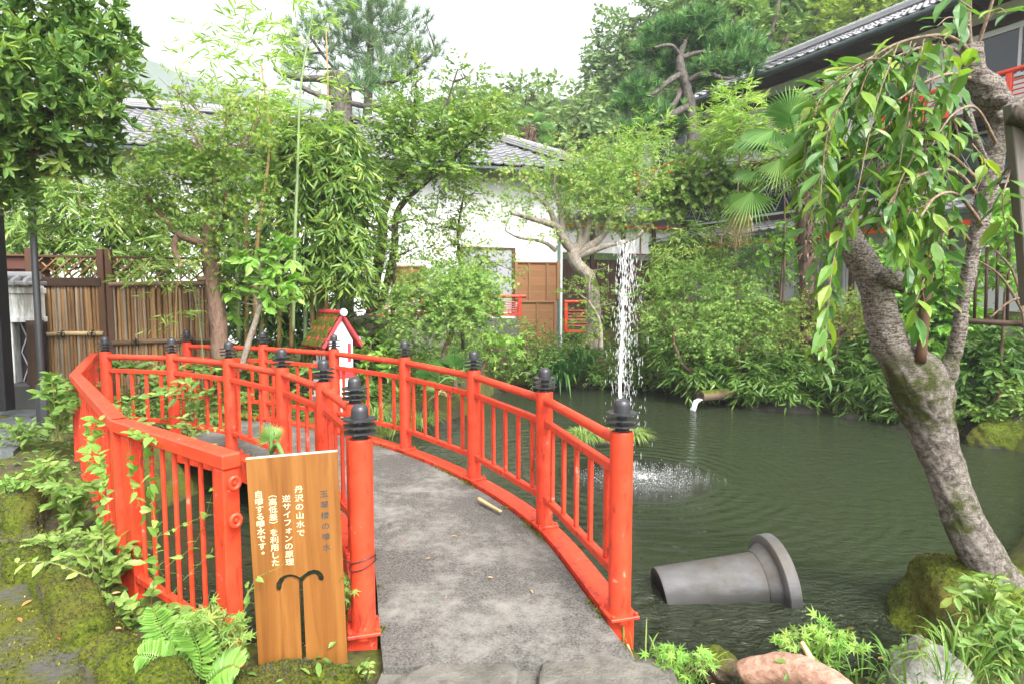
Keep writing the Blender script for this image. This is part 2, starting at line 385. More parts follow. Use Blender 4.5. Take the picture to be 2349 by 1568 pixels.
SPL = gz(1452, 1092, WZ)
t = NT('pond_water'); tc = t.n('ShaderNodeNewGeometry')
sub = t.n('ShaderNodeVectorMath', operation='SUBTRACT'); t.l(tc.outputs['Position'], sub.inputs[0]); sub.inputs[1].default_value = tuple(SPL)
ln = t.n('ShaderNodeVectorMath', operation='LENGTH'); t.l(sub.outputs[0], ln.inputs[0]); dist = ln.outputs['Value']
nw = t.noise(t.geo((1, 1, 1)), 1.1, 3, .5); dd = t.math('ADD', dist, t.math('MULTIPLY', nw, .35))
rings = t.math('SINE', t.math('MULTIPLY', dd, 38.0))
amp = t.math('DIVIDE', .9, t.math('ADD', t.math('POWER', dist, 1.5), .9))
rip = t.math('MULTIPLY', rings, amp)
wn = t.noise(t.geo((1.0, 1.6, 1)), 5.0, 3, .5, .8); wn2 = t.noise(t.geo((1, 1.3, 1)), 16, 3, .5, .4)
near = t.ramp(t.math('MULTIPLY', dist, .5), [(.25, 1.0), (.47, 0.0)])   # the water the jet falls back on is broken up
fz = t.math('MULTIPLY', t.noise(t.geo(), 55, 3, .8), near)
sy = t.n('ShaderNodeSeparateXYZ'); t.l(tc.outputs['Position'], sy.inputs[0])
rough_near = t.ramp(t.math('MULTIPLY', sy.outputs[1], .1), [(.33, 1.0), (.46, 0.0)])   # livelier water by the outflow at the near bank
wn3 = t.noise(t.geo((1, 1.8, 1)), 7, 4, .6, 1.0)
h = t.math('ADD', t.math('MULTIPLY', rip, .014), t.math('MULTIPLY', wn, .026))
h = t.math('ADD', h, t.math('MULTIPLY', wn2, .006)); h = t.math('ADD', h, t.math('MULTIPLY', fz, .10))
h = t.math('ADD', h, t.math('MULTIPLY', t.math('MULTIPLY', wn3, rough_near), .20))
nb = t.bump(h, 1.0, 1.0)
p = t.princ((.031, .040, .021), .03, nb, .5); p.inputs['IOR'].default_value = 1.33
trn = t.n('ShaderNodeBsdfTransparent'); trn.inputs[0].default_value = (.45, .5, .3, 1)
mx = t.n('ShaderNodeMixShader'); mx.inputs[0].default_value = .22
t.l(p.outputs[0], mx.inputs[1]); t.l(trn.outputs[0], mx.inputs[2]); t.l(mx.outputs[0], t.out.inputs[0])
m = MB(); gx = np.linspace(-5, 9, 90); gy = np.linspace(2.6, 16, 90); X, Y = np.meshgrid(gx, gy)
m.grid(np.stack([X, Y, np.full_like(X, WZ)], -1)); struct(m.build('water', t.m, smooth=True))

# ------------------------------------------------------------------ common materials
RED = redpaint('vermilion_paint'); RED2 = redpaint('vermilion_paint_fence', (.66, .05, .016), .2)
BLACKM = plain('black_iron', (.020, .021, .024), .38, .4, 30, .15, .5)
t = NT('finial_iron'); g = t.geo(); n1 = t.noise(g, 55, 4, .7)
c = t.mix(t.ramp(n1, [(.62, 0.0), (.68, 1.0)]), (.028, .029, .034), (.22, .11, .05)); t.princ(c, .36, t.bump(n1, .1, .003), .5); FIN = t.m
t = NT('bridge_concrete'); g = t.geo(); n1 = t.noise(g, 1.3, 6, .65); n2 = t.noise(g, 85, 3, .8); n3 = t.noise(g, 14, 6, .7); n5 = t.noise(t.geo((.4, 3, 1)), 2.2, 5, .7, .5)
c = t.mix(t.ramp(n2, [(.36, 0.0), (.64, 1.0)]), (.038, .036, .032), (.136, .130, .117))
c = t.mix(t.ramp(t.math('ADD', t.math('MULTIPLY', n1, .7), t.math('MULTIPLY', n3, .35)), [(.49, 0.0), (.65, .8)]), c, (.225, .216, .195))
c = t.mix(t.ramp(n5, [(.62, 0.0), (.72, .35)]), c, (.26, .25, .22))
t.princ(c, .9, t.bump(t.math('ADD', n2, t.math('MULTIPLY', n3, .6)), .5, .006), .2); CONC = t.m
WHITE = plain('white_plaster', (.66, .67, .66), .85, .08, 1.6, .05)
t = NT('stained_plaster'); g = t.geo(); n1 = t.noise(t.geo((1, 1, .12)), 9, 6, .7); n2 = t.noise(g, 3, 4)
c = t.mix(t.ramp(t.math('ADD', n1, t.math('MULTIPLY', n2, .3)), [(.62, 0.0), (.78, .8)]), (.70, .72, .70), (.16, .15, .12)); t.princ(c, .85, t.bump(n1, .1, .005), .2); STAIN = t.m
TILE = plain('grey_roof_tile', (.235, .235, .24), .55, .35, 3.2, .1, .4)
TILE2 = plain('weathered_roof_tile', (.19, .19, .20), .5, .4, 2.6, .1, .4)
def woodmat(name, c0, c1, sc=6, stretch=(1, 1, .06), rough=.7, bump=.25, gray=0.0):
    t = NT(name); g = t.geo(stretch); n1 = t.noise(g, sc * 8, 6, .65, .4); n2 = t.noise(g, sc, 4, .6, .6)
    at_ = t.n('ShaderNodeAttribute'); at_.attribute_name = 'v'
    c = t.mix(t.math('ADD', t.math('MULTIPLY', n1, .55), t.math('MULTIPLY', n2, .45)), c0, c1)
    c = t.mix(t.math('MULTIPLY', at_.outputs['Fac'], .7), c, tuple(q * .45 for q in c0), 'MIX')
    t.princ(c, rough, t.bump(n1, bump, .006), .3); return t.m
DARKW = woodmat('dark_brown_wood', (.035, .018, .010), (.085, .045, .026))
BROWNW = woodmat('brown_wood', (.075, .035, .018), (.16, .085, .05))
BOARDW = woodmat('cedar_board', (.19, .085, .034), (.36, .19, .09), 5, (.10, .10, 1.4))
BATTEN = woodmat('cedar_batten', (.22, .11, .045), (.38, .21, .10), 5)
GRAYW = woodmat('weathered_wood', (.10, .085, .07), (.24, .21, .18), 7)
GUTTER = plain('dark_green_gutter', (.035, .05, .052), .35, .3, 8, .05, .5)
PIPEM = plain('green_drainpipe', (.12, .19, .19), .4, .2, 6, .05, .4)
GLASS = NT('dark_glass'); GLASS.princ((.03, .035, .04), .06, None, .6); GLASS = GLASS.m
GREYP = plain('grey_panel', (.30, .30, .33), .5, .08, 5, .03)
ALU = plain('pale_aluminium', (.55, .56, .57), .35, .08, 9, .03, .5)

# ------------------------------------------------------------------ footbridge
HP = .92
def base_at(X, Y, z): return np.array([X, Y, z])
Qd = [(.5306, 2.91), (.2184, 4.05), (-.318, 5.03), (-1.054, 5.96), (-1.99, 6.80), (-3.06, 7.47), (-4.25, 7.95)]
Pd = [(-.698, 2.764), (-.937, 3.60), (-1.353, 4.35), (-1.93, 5.09), (-2.70, 5.79), (-3.53, 6.31), (-4.43, 6.62)]
BZ = [.03, .045, .07, .085, .092, .09, .08]
bridge = thing('footbridge', 'curved vermilion footbridge with concrete deck and black capped posts over the pond', 'footbridge', (0, 5, 0))
outer = np.array([(*q, z) for q, z in zip(Qd, BZ)]); inner = np.array([(*q, z) for q, z in zip(Pd, BZ)])
NS = 10
Oc, Ic = cr(outer, NS), cr(inner, NS)
mid = (Oc + Ic) / 2; acr = nz(Oc - Ic)
ext0 = nz(mid[0] - mid[1]); ext1 = nz(mid[-1] - mid[-2])
def off(line, sgn, dd): return line + acr * sgn * dd
# deck slabs split by thin joints
dm = MB(); cuts = [(-3, 9.0), (9.03, 30), (30.03, 60)]
def lerpline(L, s):
    s = np.clip(np.asarray(s, float), -8, len(L) + 5); i = np.clip(np.floor(s).astype(int), 0, len(L) - 2); f = (s - i)[:, None]
    return L[i] * (1 - f) + L[i + 1] * f
for (a_, b_) in cuts:
    sg = np.linspace(a_, b_, max(6, int((b_ - a_) * 1.5)))
    o_ = lerpline(Oc, sg); i_ = lerpline(Ic, sg); ac = nz(o_ - i_); o_ = o_ - ac * .075; i_ = i_ + ac * .075
    top = np.stack([i_ * (1 - k) + o_ * k + np.array([0, 0, .012 * math.sin(math.pi * k)]) for k in np.linspace(0, 1, 9)], 1) + np.array([0, 0, -.02])
    dm.grid(top); bot = top.copy(); bot[..., 2] -= .16; dm.grid(bot, flip=True)
    for e in (0, -1): dm.grid(np.stack([top[:, e], bot[:, e]], 1), flip=(e == 0))
    for e in (0, -1): dm.grid(np.stack([top[e], bot[e]], 1), flip=(e == -1))
dm.build('deck', CONC, bridge, smooth=False)
for L, sg in ((Oc, 1), (Ic, -1)):
    b = MB(); x0 = off(L, -sg, .062); x1 = off(L, sg, .075)
    zt = np.array([0, 0, .004])
    prof = [x0 + zt, x1 + zt, x1 + np.array([0, 0, -.02]), x1 + np.array([0, 0, -.20]), x0 + np.array([0, 0, -.20])]
    G = np.stack(prof + [prof[0]], 1); b.grid(G, flip=(sg < 0))
    b.add(G[0, :5], [np.arange(5)[None]]); b.add(G[-1, :5], [np.arange(5)[None]])
    b.build('edge_beam', RED, bridge)
for L, sg in ((Oc, 1), (Ic, -1)):          # steel joists below
    b = MB(); c0 = off(L, -sg, .2) + np.array([0, 0, -.27]); b.tube(c0[::4], .07, 4); b.build('joist', DARKW, bridge)
def octo(r, cut=.42):
    k = r * cut; return [(r, -k), (r, k), (k, r), (-k, r), (-r, k), (-r, -k), (-k, -r), (k, -r)]
def add_post(p, dirv, big=1.0):
    dirv = nz(np.array([dirv[0], dirv[1], 0])); sd = np.array([-dirv[1], dirv[0], 0]); p = np.asarray(p, float)
    m = MB(); r = .056 * big
    m.lathe([(r, -.02), (r, HP - .006), (r - .006, HP)], p, 20)
    po = m.build('post', RED, bridge, auto=40)
    q = MB(); q.bbox(p + [0, 0, .012], (.15, .15, .016), dirv, sd, (0, 0, 1), .003)
    for i in (-1, 1):
        for j in (-1, 1): q.lathe([(.011, 0), (.011, .012), (.006, .015)], p + dirv * i * .06 + sd * j * .06 + [0, 0, .02], 6)
    q.build('base_plate', RED, po)
    f = MB(); t_ = p + [0, 0, HP]; f.lathe([(.036, 0), (.036, .012), (.024, .016), (.024, .10)], t_, 12)
    for k, zz in enumerate((.030, .060, .090)):
        R_ = (.072, .074, .074)[k]
        f.prism([t_ + dirv * a_ + sd * b_ + [0, 0, zz - .004] for a_, b_ in octo(R_)], (0, 0, .006))
        f.prism([t_ + dirv * a_ + sd * b_ + [0, 0, zz + .0021] for a_, b_ in octo(R_ * .95)], (0, 0, .002))
    f.lathe([(.040, .095), (.040, .128), (.0375, .141), (.030, .152), (.016, .158), (.001, .160)], t_, 18)
    f.build('finial', FIN, po, auto=35)
    return po
def rail_line(pts):
    for i, p in enumerate(pts):
        a_ = pts[max(i - 1, 0)]; b_ = pts[min(i + 1, len(pts) - 1)]; add_post(p, b_ - a_)
def bay(p, q, nbal):
    d = nz(q - p); e = .052
    m = MB(); m.tube(np.array([p + d * e, (p + q) / 2, q - d * e]) + [0, 0, HP - .055], .029, 14); m.build('top_rail', RED, bridge, auto=50)
    m = MB(); m.bar(p + d * .05 + [0, 0, .715], q - d * .05 + [0, 0, .715], .042, .042); m.build('middle_rail', RED, bridge)
    m = MB(); m.bar(p + d * .05 + [0, 0, .20], q - d * .05 + [0, 0, .20], .046, .042); m.build('bottom_rail', RED, bridge)
    sd = np.array([-d[1], d[0], 0])
    for k in range(nbal):
        c = p + (q - p) * ((k + .8) / (nbal + .6)); m = MB()
        m.bbox(c + [0, 0, (.221 + .694) / 2], (.034, .022, .694 - .221), d, sd, (0, 0, 1), .003); m.build('baluster', RED, bridge)
rail_line(outer); rail_line(inner)
for i in range(6): bay(outer[i], outer[i + 1], 5); bay(inner[i], inner[i + 1], 4)
# wire tied round the near post
m = MB(); tpos = inner[0]; r = .0605
for k in range(2):
    an = np.linspace(0, 2 * math.pi, 40); z = .33 + .02 * k + .022 * np.sin(an + 1.1 + k)
    m.tube(np.stack([tpos[0] + r * np.cos(an), tpos[1] + r * np.sin(an), tpos[2] + z], -1), .0032, 6)
m.tube(cr([tpos + [-r, 0, .33], tpos + [-.10, -.01, .36], tpos + [-.14, .05, .35]], 6), .003, 6)
tag(m.build('wire', BLACKM), 'black wire twisted twice round the near left bridge post beside the sign', 'wire')

# ------------------------------------------------------------------ red barrier on the left bank
C_ = np.array([-1.235, 2.62, 0]); B_ = np.array([-2.19, 3.36, 0]); A_ = np.array([-3.86, 5.36, 0]); E_ = np.array([-5.02, 7.3, 0]); ZT = .92
bar_ = thing('barrier_fence', 'heavy vermilion steel barrier with flat top rail bending along the mossy bank', 'barrier', (-2.19, 3.36, -.1))
def gp(p): return float(HT(p[0], p[1]))
for a_, b_, nb in ((C_, B_, 8), (B_, A_, 13), (A_, E_, 12)):
    d = nz(b_ - a_); sd = np.array([-d[1], d[0], 0]); up = np.array([0, 0, 1.])
    m = MB(); m.bbox((a_ + b_) / 2 + up * (ZT - .035), (np.linalg.norm(b_ - a_) + .05, .085, .07), d, sd, up, .008); m.build('top_rail', RED2, bar_)
    m = MB(); m.bar(a_ + up * .06, b_ + up * .06, .04, .04); m.build('bottom_rail', RED2, bar_)
    for k in range(nb):
        c = a_ + (b_ - a_) * ((k + 1) / (nb + 1)); m = MB(); m.tube([c + up * .04, c + up * .5, c + up * (ZT - .06)], .0115, 8); m.build('bar', RED2, bar_, auto=50)
for p, dd in ((C_, B_ - C_), (B_, A_ - B_), (A_, E_ - A_), (E_, E_ - A_)):
    d = nz(dd); sd = np.array([-d[1], d[0], 0]); m = MB(); zb = -.12
    m.bbox(p + d * .03 + np.array([0, 0, (ZT - .07 + zb) / 2]), (.085, .075, ZT - .072 - zb), d, sd, (0, 0, 1), .006)
    po = m.build('post', RED2, bar_)
    if p is B_:
        m = MB(); m.bbox(p + nz(C_ - B_) * .13 + np.array([0, 0, (ZT - .07 + zb) / 2]), (.10, .05, ZT - .09 - zb), nz(C_ - B_), np.cross([0, 0, 1], nz(C_ - B_)), (0, 0, 1), .004); m.build('stiffener', RED2, bar_)
    if p is C_:
        for zz in (.80, .635):
            m = MB(); c = p + np.array([.035, -.035, zz])
            an = np.linspace(0, 2 * math.pi, 14)
            m.tube(np.stack([c[0] + .0 * an + .006, c[1] - .012 + .026 * np.cos(an) * .6, c[2] + .026 * np.sin(an)], -1) + np.stack([.014 * np.cos(an), 0 * an, 0 * an], -1), .010, 8)
            m.lathe([(.016, -.01), (.016, .02), (.008, .024)], c + [-.01, 0, .0], 8, (0, 0, 1), (0, 1, 0), (1, 0, 0)); m.build('hinge_lug', RED2, po, auto=50)

# ------------------------------------------------------------------ wooden notice board
TL, TR, BL, BR = at(565, 1051.5, 2.60), at(773, 1036, 2.69), at(574, 1501, 2.60), at(779, 1475, 2.69)
SW = float(np.linalg.norm(TR - TL)); SH = float(np.linalg.norm(((TL - BL) + (TR - BR)) / 2)) + .06
sx = nz(TR - TL); sx = nz(np.array([sx[0], sx[1], 0.03])); sup = nz(np.array([-.012, .03, 1.0])); sup = nz(sup - sx * np.dot(sup, sx)); sn = np.cross(sx, sup)
SO = TL - sup * SH                                            # lower left corner of the face
board = thing('notice_board', 'upright wooden notice board with Japanese lettering and a cut-out fountain shape', 'notice board', tuple(SO))
def poly_mesh(name, loops, depth, mat, parent):
    """flat outline(s) in board coordinates, extruded and laid on the board"""
    cu = bpy.data.curves.new(name, 'CURVE'); cu.dimensions = '2D'; cu.fill_mode = 'BOTH'; cu.extrude = depth / 2
    for L in loops:
        sp = cu.splines.new('POLY'); sp.points.add(len(L) - 1); sp.use_cyclic_u = True
        for q, (a_, b_) in zip(sp.points, L): q.co = (a_, b_, 0, 1)
    o = bpy.data.objects.new(name, cu); COL.objects.link(o); bpy.context.view_layer.update()
    me = bpy.data.meshes.new_from_object(o.evaluated_get(bpy.context.evaluated_depsgraph_get())); bpy.data.objects.remove(o)
    return me
def S(u, v):            # normalised photograph position on the board (0..1 across, 0..1 down of 1400 crop px)
    return (u * SW, SH - v * SH)
HH = 1390.0
def bc(x, y): return ((x - 57 - 22 * (y - 90) / HH) / 640 * SW, SH - (y - 112 + 47 * (x - 57) / 643) / HH * (SH - .06))
def arc(cx, cy, r, a0, a1, n=12): return [(cx + r * math.cos(math.radians(a_)), cy + r * math.sin(math.radians(a_))) for a_ in np.linspace(a0, a1, n)]
pts = [bc(*q) for q in ((57, 112), (85, 1640))] + [bc(391, 1640), bc(388, 975)]
pts += [bc(*q) for q in ((376, 962), (345, 948), (312, 946), (285, 958), (268, 985), (262, 1020), (248, 1042), (232, 1038), (226, 1015), (231, 975), (255, 940), (290, 921), (330, 916), (368, 925), (398, 942),
                         (425, 925), (455, 903), (495, 893), (535, 900), (560, 925), (570, 955), (562, 980), (545, 990), (530, 980), (524, 955), (508, 940), (480, 940), (445, 952), (417, 975))]
pts += [bc(421, 1640), bc(722, 1640), bc(700, 65)]
me = poly_mesh('panel', [pts], .022, None, None)
t = NT('sign_wood'); tc = t.n('ShaderNodeTexCoord'); mp = t.n('ShaderNodeMapping'); mp.inputs['Scale'].default_value = (1, .05, 1); t.l(tc.outputs['Object'], mp.inputs[0])
n1 = t.noise(mp.outputs[0], 16, 5, .6, .5); n2 = t.noise(mp.outputs[0], 130, 4, .7, .3); n3 = t.noise(tc.outputs['Object'], 5, 3)
c = t.ramp(n1, [(.30, (.11, .040, .010)), (.45, (.20, .080, .017)), (.6, (.27, .118, .028)), (.72, (.165, .062, .013))])
c = t.mix(t.math('MULTIPLY', n2, .45), c, (.14, .045, .01)); c = t.mix(t.ramp(n3, [(.55, 0.0), (.75, .5)]), c, (.20, .09, .02))
t.princ(c, .38, t.bump(n2, .08, .003), .4); SIGNW = t.m
me.materials.clear(); me.materials.append(SIGNW)
bo = bpy.data.objects.new('panel', me); COL.objects.link(bo); bo.parent = board
BM = Matrix([[sx[0], sup[0], sn[0], 0], [sx[1], sup[1], sn[1], 0], [sx[2], sup[2], sn[2], 0], [0, 0, 0, 1]])
bo.matrix_local = BM
m = MB(); 
def bw(a_, b_, h=0.0): return SO + sx * a_ + sup * b_ + sn * h
p0, p1 = bc(57, 112), bc(700, 65)
m.bar(bw(p0[0], p0[1] + .002), bw(p1[0], p1[1] + .002), .0225, .004, up=tuple(sup), b=0); m.build('top_edge', plain('cut_wood_edge', (.62, .48, .38), .6, .1, 20, .1), board)
def lettering(chars, col0, size, name, mat):
    """chars: list of (character, crop x, crop y) - centre of each"""
    dg = None; mm = MB()
    for ch, cx_, cy_ in chars:
        cu = bpy.data.curves.new('ch', 'FONT'); cu.body = ch; cu.offset = .004; o = bpy.data.objects.new('ch', cu); COL.objects.link(o)
        bpy.context.view_layer.update(); me_ = bpy.data.meshes.new_from_object(o.evaluated_get(bpy.context.evaluated_depsgraph_get()))
        bpy.data.objects.remove(o)
        V = np.array([v.co[:] for v in me_.vertices]); 
        if ch in '（）': V = np.stack([V[:, 1] - .38, -(V[:, 0] - .5), V[:, 2]], -1)
        elif ch == '。': V = V[:] + np.array([.35, .35, 0]) - np.array([.5, .38, 0])
        elif ch == 'ォ': V = V - np.array([.45, .33, 0])
        else: V = V - np.array([.5, .38, 0])
        ox, oy = bc(cx_, cy_); W_ = np.array([bw(ox + a_ * size, oy + b_ * size * .9, .0125) for a_, b_, _ in V])
        W2 = W_ - sn * .004
        for pl in me_.polygons:
            mm.add(W_[list(pl.vertices)], np.arange(len(pl.vertices))[None])
        bpy.data.meshes.remove(me_)
    return mm.build(name, mat, board)
LW = plain('cream_lettering', (.72, .60, .36), .6, .08, 40, .05); LB = plain('blue_lettering', (.012, .045, .055), .6, .3, 60, .05)
def col(txt, x0, y0, x1, y1):
    n = len(txt); return [(ch, x0 + (x1 - x0) * k / (n - 1), y0 + (y1 - y0) * k / (n - 1)) for k, ch in enumerate(txt)]
sz = SW * .098
lt = col('丹沢の山水で', 414, 322, 417, 628) + col('逆サイフォンの原理', 325, 385, 331, 828) + col('（高低差）を利用した', 229, 352, 231, 828) + col('自噴する噴水です。', 134, 350, 145, 760)
lettering(lt, None, sz, 'lettering', LW)
b2 = lettering(col('玉翠楼の噴水', 592, 360, 598, 738), None, sz, 'lettering', LB); b2['label'] = 'blue brush lettering'

# ------------------------------------------------------------------ bamboo screen fence on the left
BAMB = NT('split_bamboo'); at_ = BAMB.n('ShaderNodeAttribute'); at_.attribute_name = 'v'
n1 = BAMB.noise(BAMB.geo((1, 1, .10)), 22, 5, .7); n2 = BAMB.noise(BAMB.geo((1, 1, .3)), 4, 4)
c = BAMB.ramp(at_.outputs['Fac'], [(0, (.13, .065, .025)), (.35, (.25, .135, .05)), (.6, (.34, .20, .085)), (.8, (.31, .25, .18)), (1, (.20, .14, .09))])
c = BAMB.mix(BAMB.ramp(n1, [(.45, 0.0), (.75, .7)]), c, (.075, .05, .03)); BAMB.princ(c, .5, BAMB.bump(n1, .1, .003), .35); BAMB = BAMB.m
PALEB = plain('pale_bamboo', (.46, .34, .17), .4, .2, 14, .05, .4, 0.0, (1, 1, .2))
CORD = plain('black_cord', (.012, .012, .012), .8, .2, 60, .2)
def bamboo_fence(name, label, L0, L1, z0, zmid, z1, seed, rail, ties, mids):
    rg = np.random.default_rng(seed); L0 = np.array(L0, float); L1 = np.array(L1, float); d = nz(L1 - L0); sd = np.cross([0, 0, 1], d); W_ = np.linalg.norm(L1 - L0); up = np.array([0, 0, 1.])
    f = thing(name, label, 'fence', tuple(L0 + up * z0))
    m = MB(); x = .03
    while x < W_ - .03:
        r = rg.uniform(.016, .026); zz = np.linspace(z0 + .02, zmid + .01, 14); lean = rg.normal(0, .006)
        P = L0 + d * (x + r) + up * zz[:, None] + d * (lean * (zz - z0))[:, None] + sd * rg.normal(0, .004); rr = np.full(14, r)
        k0 = rg.integers(0, 4); rr[k0::4] *= 1.12
        m.tube(P, rr, 7, a=rg.random()); x += 2 * r - rg.uniform(.001, .006)
    m.build('bamboo_screen', BAMB, f, smooth=True)
    m = MB(); m.bbox((L0 + L1) / 2 + up * (z0 + zmid) / 2 + sd * .022, (W_ - .08, .012, zmid - z0 - .02), d, sd, up, .003); m.build('backing_board', BROWNW, f)
    for px_, zt in ((0, z1 + .10), (W_, z1 + .10)):
        m = MB(); m.bbox(L0 + d * px_ + up * ((z0 - .1 + zt) / 2), (.075, .075, zt - z0 + .1), d, sd, up, .006); m.build('post', BROWNW, f)
    m = MB(); m.bar(L0 + up * z1, L1 + up * z1, .05, .03); m.build('top_beam', BROWNW, f)
    m = MB()
    if mids == 'board': m.bar(L0 + up * (zmid + .03) - sd * .03, L1 + up * (zmid + .03) - sd * .03, .04, .11)
    else: m.tube(np.array([L0 + up * (zmid + .02) - sd * .04, (L0 + L1) / 2 + up * (zmid + .03) - sd * .04, L1 + up * (zmid + .04) - sd * .04]), [.032, .036, .04], 10)
    m.build('middle_beam', DARKW if mids == 'board' else plain('old_bamboo_pole', (.17, .11, .06), .5, .3, 14), f)
    la = MB(); za, zb = zmid + .09, z1 - .02; hh = zb - za; knots = []
    for sgn in (1, -1):
        for x in np.arange(-hh, W_ + hh, .155):
            xa, xb = (x, x + hh * 1.0) if sgn < 0 else (x + hh * 1.0, x)
            ta, tb = max(min(xa, W_), 0), max(min(xb, W_), 0)
            if abs(ta - tb) < .03: continue
            k = lambda q: za + hh * (q - xa) / (xb - xa)
            la.tube(np.array([L0 + d * ta + up * k(ta) + sd * .012 * sgn, L0 + d * tb + up * k(tb) + sd * .012 * sgn]), .011, 6, a=rg.random() * .6)
    for x in np.arange(.05, W_, .0775):
        for z in np.arange(za + .05, zb, .0775 * 2):
            if rg.random() < .6: knots.append(L0 + d * x + up * (z + (.0775 if int(round(x / .0775)) % 2 else 0)))
    lo = la.build('lattice', BAMB, f, smooth=True)
    for q in knots: kn = MB(); kn.rock(q, (.016, .03, .016), 1, .1, 1); kn.build('cord_knot', CORD, lo)
    m = MB(); zr = rail[1]; m.tube(np.array([L0 + d * .0 + up * zr - sd * .045, (L0 + L1) / 2 + up * (zr + .018) - sd * .045, L1 + up * (zr + .012) - sd * .045]), rail[2], 10); ro = m.build('cross_pole', rail[0], f, smooth=True)
    for x in ties:
        m = MB(); c = L0 + d * x + up * (zr + .012) - sd * .05
        an = np.linspace(0, 2 * math.pi, 12); m.tube(np.stack([c + sd * .042 * math.cos(q) + up * .042 * math.sin(q) + d * .006 * math.sin(3 * q) for q in an]), .008, 6)
        for e in range(3): m.tube(cr([c - sd * .03, c - sd * .05 + up * .02 + d * (e - 1) * .04, c - sd * .045 - up * .07 + d * (e - 1) * .035], 4), .005, 5)
        m.build('cord_tie', CORD, ro)
    return f
fa, fb, fc = at(85, 900, 7.75), at(246, 900, 7.95), at(492, 900, 8.35)
for q in (fa, fb, fc): q[2] = 0
zt = at(150, 588, 7.8)[2]; zm = at(150, 652, 7.8)[2]; zg = .22
bamboo_fence('bamboo_fence', 'bamboo screen with pale cross pole and tan lattice top, left of its neighbour', fa, fb, zg, zm, zt, 3, (PALEB, at(160, 768, 7.8)[2], .030), (.34, .68), 'board')
bamboo_fence('bamboo_fence', 'darker bamboo screen with brown cross poles behind the maple trunk', fb + nz(fc - fb) * .09, fc, zg, zm - .02, zt + .0, 8, (plain('brown_bamboo', (.15, .095, .05), .5, .3, 14), at(360, 785, 8.1)[2], .034), (.28, .95, 1.25), 'pole')

# ------------------------------------------------------------------ far left: white garden wall, posts, lamp
wl = thing('garden_wall', 'stained white garden wall with grey tile coping and dark lattice opening', 'wall', tuple(at(45, 900, 7.2)))
y0 = 7.25
a0, a1 = at(-60, 640, y0), at(82, 640, y0 + .15); zt_ = at(45, 655, y0)[2]; zl = at(45, 740, y0)[2]; zb_ = at(45, 880, y0)[2]
d = nz(np.array([a1[0] - a0[0], a1[1] - a0[1], 0])); sd = np.cross([0, 0, 1], d); up = np.array([0, 0, 1.]); Wd = float(np.linalg.norm((a1 - a0)[:2])); a0[2] = 0
m = MB(); m.bbox(a0 + d * Wd / 2 + up * (zt_ + zl) / 2 + sd * .1, (Wd, .18, zt_ - zl), d, sd, up, .004)
m.bbox(a0 + d * Wd * .29 + up * (zb_ - .1 + zl) / 2 + sd * .1, (Wd * .54, .18, zl - zb_ + .1 - .004), d, sd, up, .004)
m.bbox(a0 + d * Wd / 2 + up * (zl + .03) + sd * .1, (Wd + .02, .22, .06), d, sd, up, .004)
m.bbox(a0 + d * Wd / 2 + up * (zt_ - .06) + sd * .1, (Wd + .02, .23, .07), d, sd, up, .004); m.build('wall', STAIN, wl)
m = MB(); m.box(a0 + d * Wd * .79 + up * (zb_ + zl) / 2 + sd * .16, (Wd * .42, .03, zl - zb_), d, sd, up); m.build('opening', BLACKM, wl)
m = MB()
for k in (0, 1): 
    xa, xb = (.60, .80) if k else (.80, .60)
    for j in range(2):
        q0 = zb_ + (zl - zb_) * j / 2; q1 = zb_ + (zl - zb_) * (j + 1) / 2; m.bar(a0 + d * Wd * xa + up * q0 + sd * .135, a0 + d * Wd * xb + up * q1 + sd * .135, .012, .012, b=0)
m.build('lattice', ALU, wl)
m = MB()
for k in range(int(Wd / .13) + 1):
    c = a0 + d * (k * .13 + .03)
    prof = cr([c - sd * .08 + up * (zt_ - .0), c - sd * .06 + up * (zt_ + .05), c + sd * .1 + up * (zt_ + .10)], 5); m.tube(prof, .035, 6)
m.bbox(a0 + d * Wd / 2 + up * (zt_ + .03) + sd * .1, (Wd, .36, .05), d, sd, up, .01)
m.tube([a0 + up * (zt_ + .12) + sd * .1, a0 + d * Wd + up * (zt_ + .12) + sd * .1], .05, 8); m.build('tile_coping', TILE, wl)
m = MB(); m.bbox(a0 + d * Wd / 2 + up * (zb_ - .25) + sd * .08, (Wd + .05, .3, .5), d, sd, up, .03); m.build('plinth', plain('dark_wet_stone', (.05, .05, .045), .8, .4, 8, .5), wl)
m = MB(); c0, c1 = at(0, 920, 6.9), at(-6, 540, 6.9); m.bbox((c0 + c1) / 2 + np.array([-.0, 0, .1]), (.15, .15, c1[2] - c0[2] + .4), b=.008)
tag(m.build('gate_post', plain('black_gate_post', (.012, .012, .014), .5, .3, 20, .1)), 'thick black post at the left edge beside the white garden wall', 'post')
m = MB(); c0 = at(82, 915, 7.4); c1 = at(80, 735, 7.4); m.tube(cr([c0 - [0, 0, .1], (c0 + c1) / 2 + [.01, 0, 0], c1], 6), [.09] * 13, 10, True, .06, 5)
tag(m.build('wooden_stump', DARKW, smooth=True), 'dark brown timber stump between the white wall and the bamboo screen', 'stump')
m = MB(); c = at(58, 606, 8.6); m.bbox(c, (.5, .5, .17), b=.01); m.bbox(c + [0, 0, .1], (.6, .6, .03), b=.01)
m.bbox(c - [0, 0, 1.1], (.4, .4, 2.1), b=.01)
tag(m.build('shed_box', plain('reddish_brown_box', (.10, .035, .025), .6, .3, 9)), 'reddish brown box standing behind the white wall coping', 'box')
lp = at(103, 1000, 5.85); lp[2] = float(HT(lp[0], lp[1]))
lamp = thing('lamp_post', 'slim black lamp post with thicker base rising into the evergreen crown', 'lamp post', tuple(lp))
m = MB(); m.lathe([(.030, .5), (.030, 2.95), (.02, 2.97)], lp, 14); m.build('pole', BLACKM, lamp, auto=40)
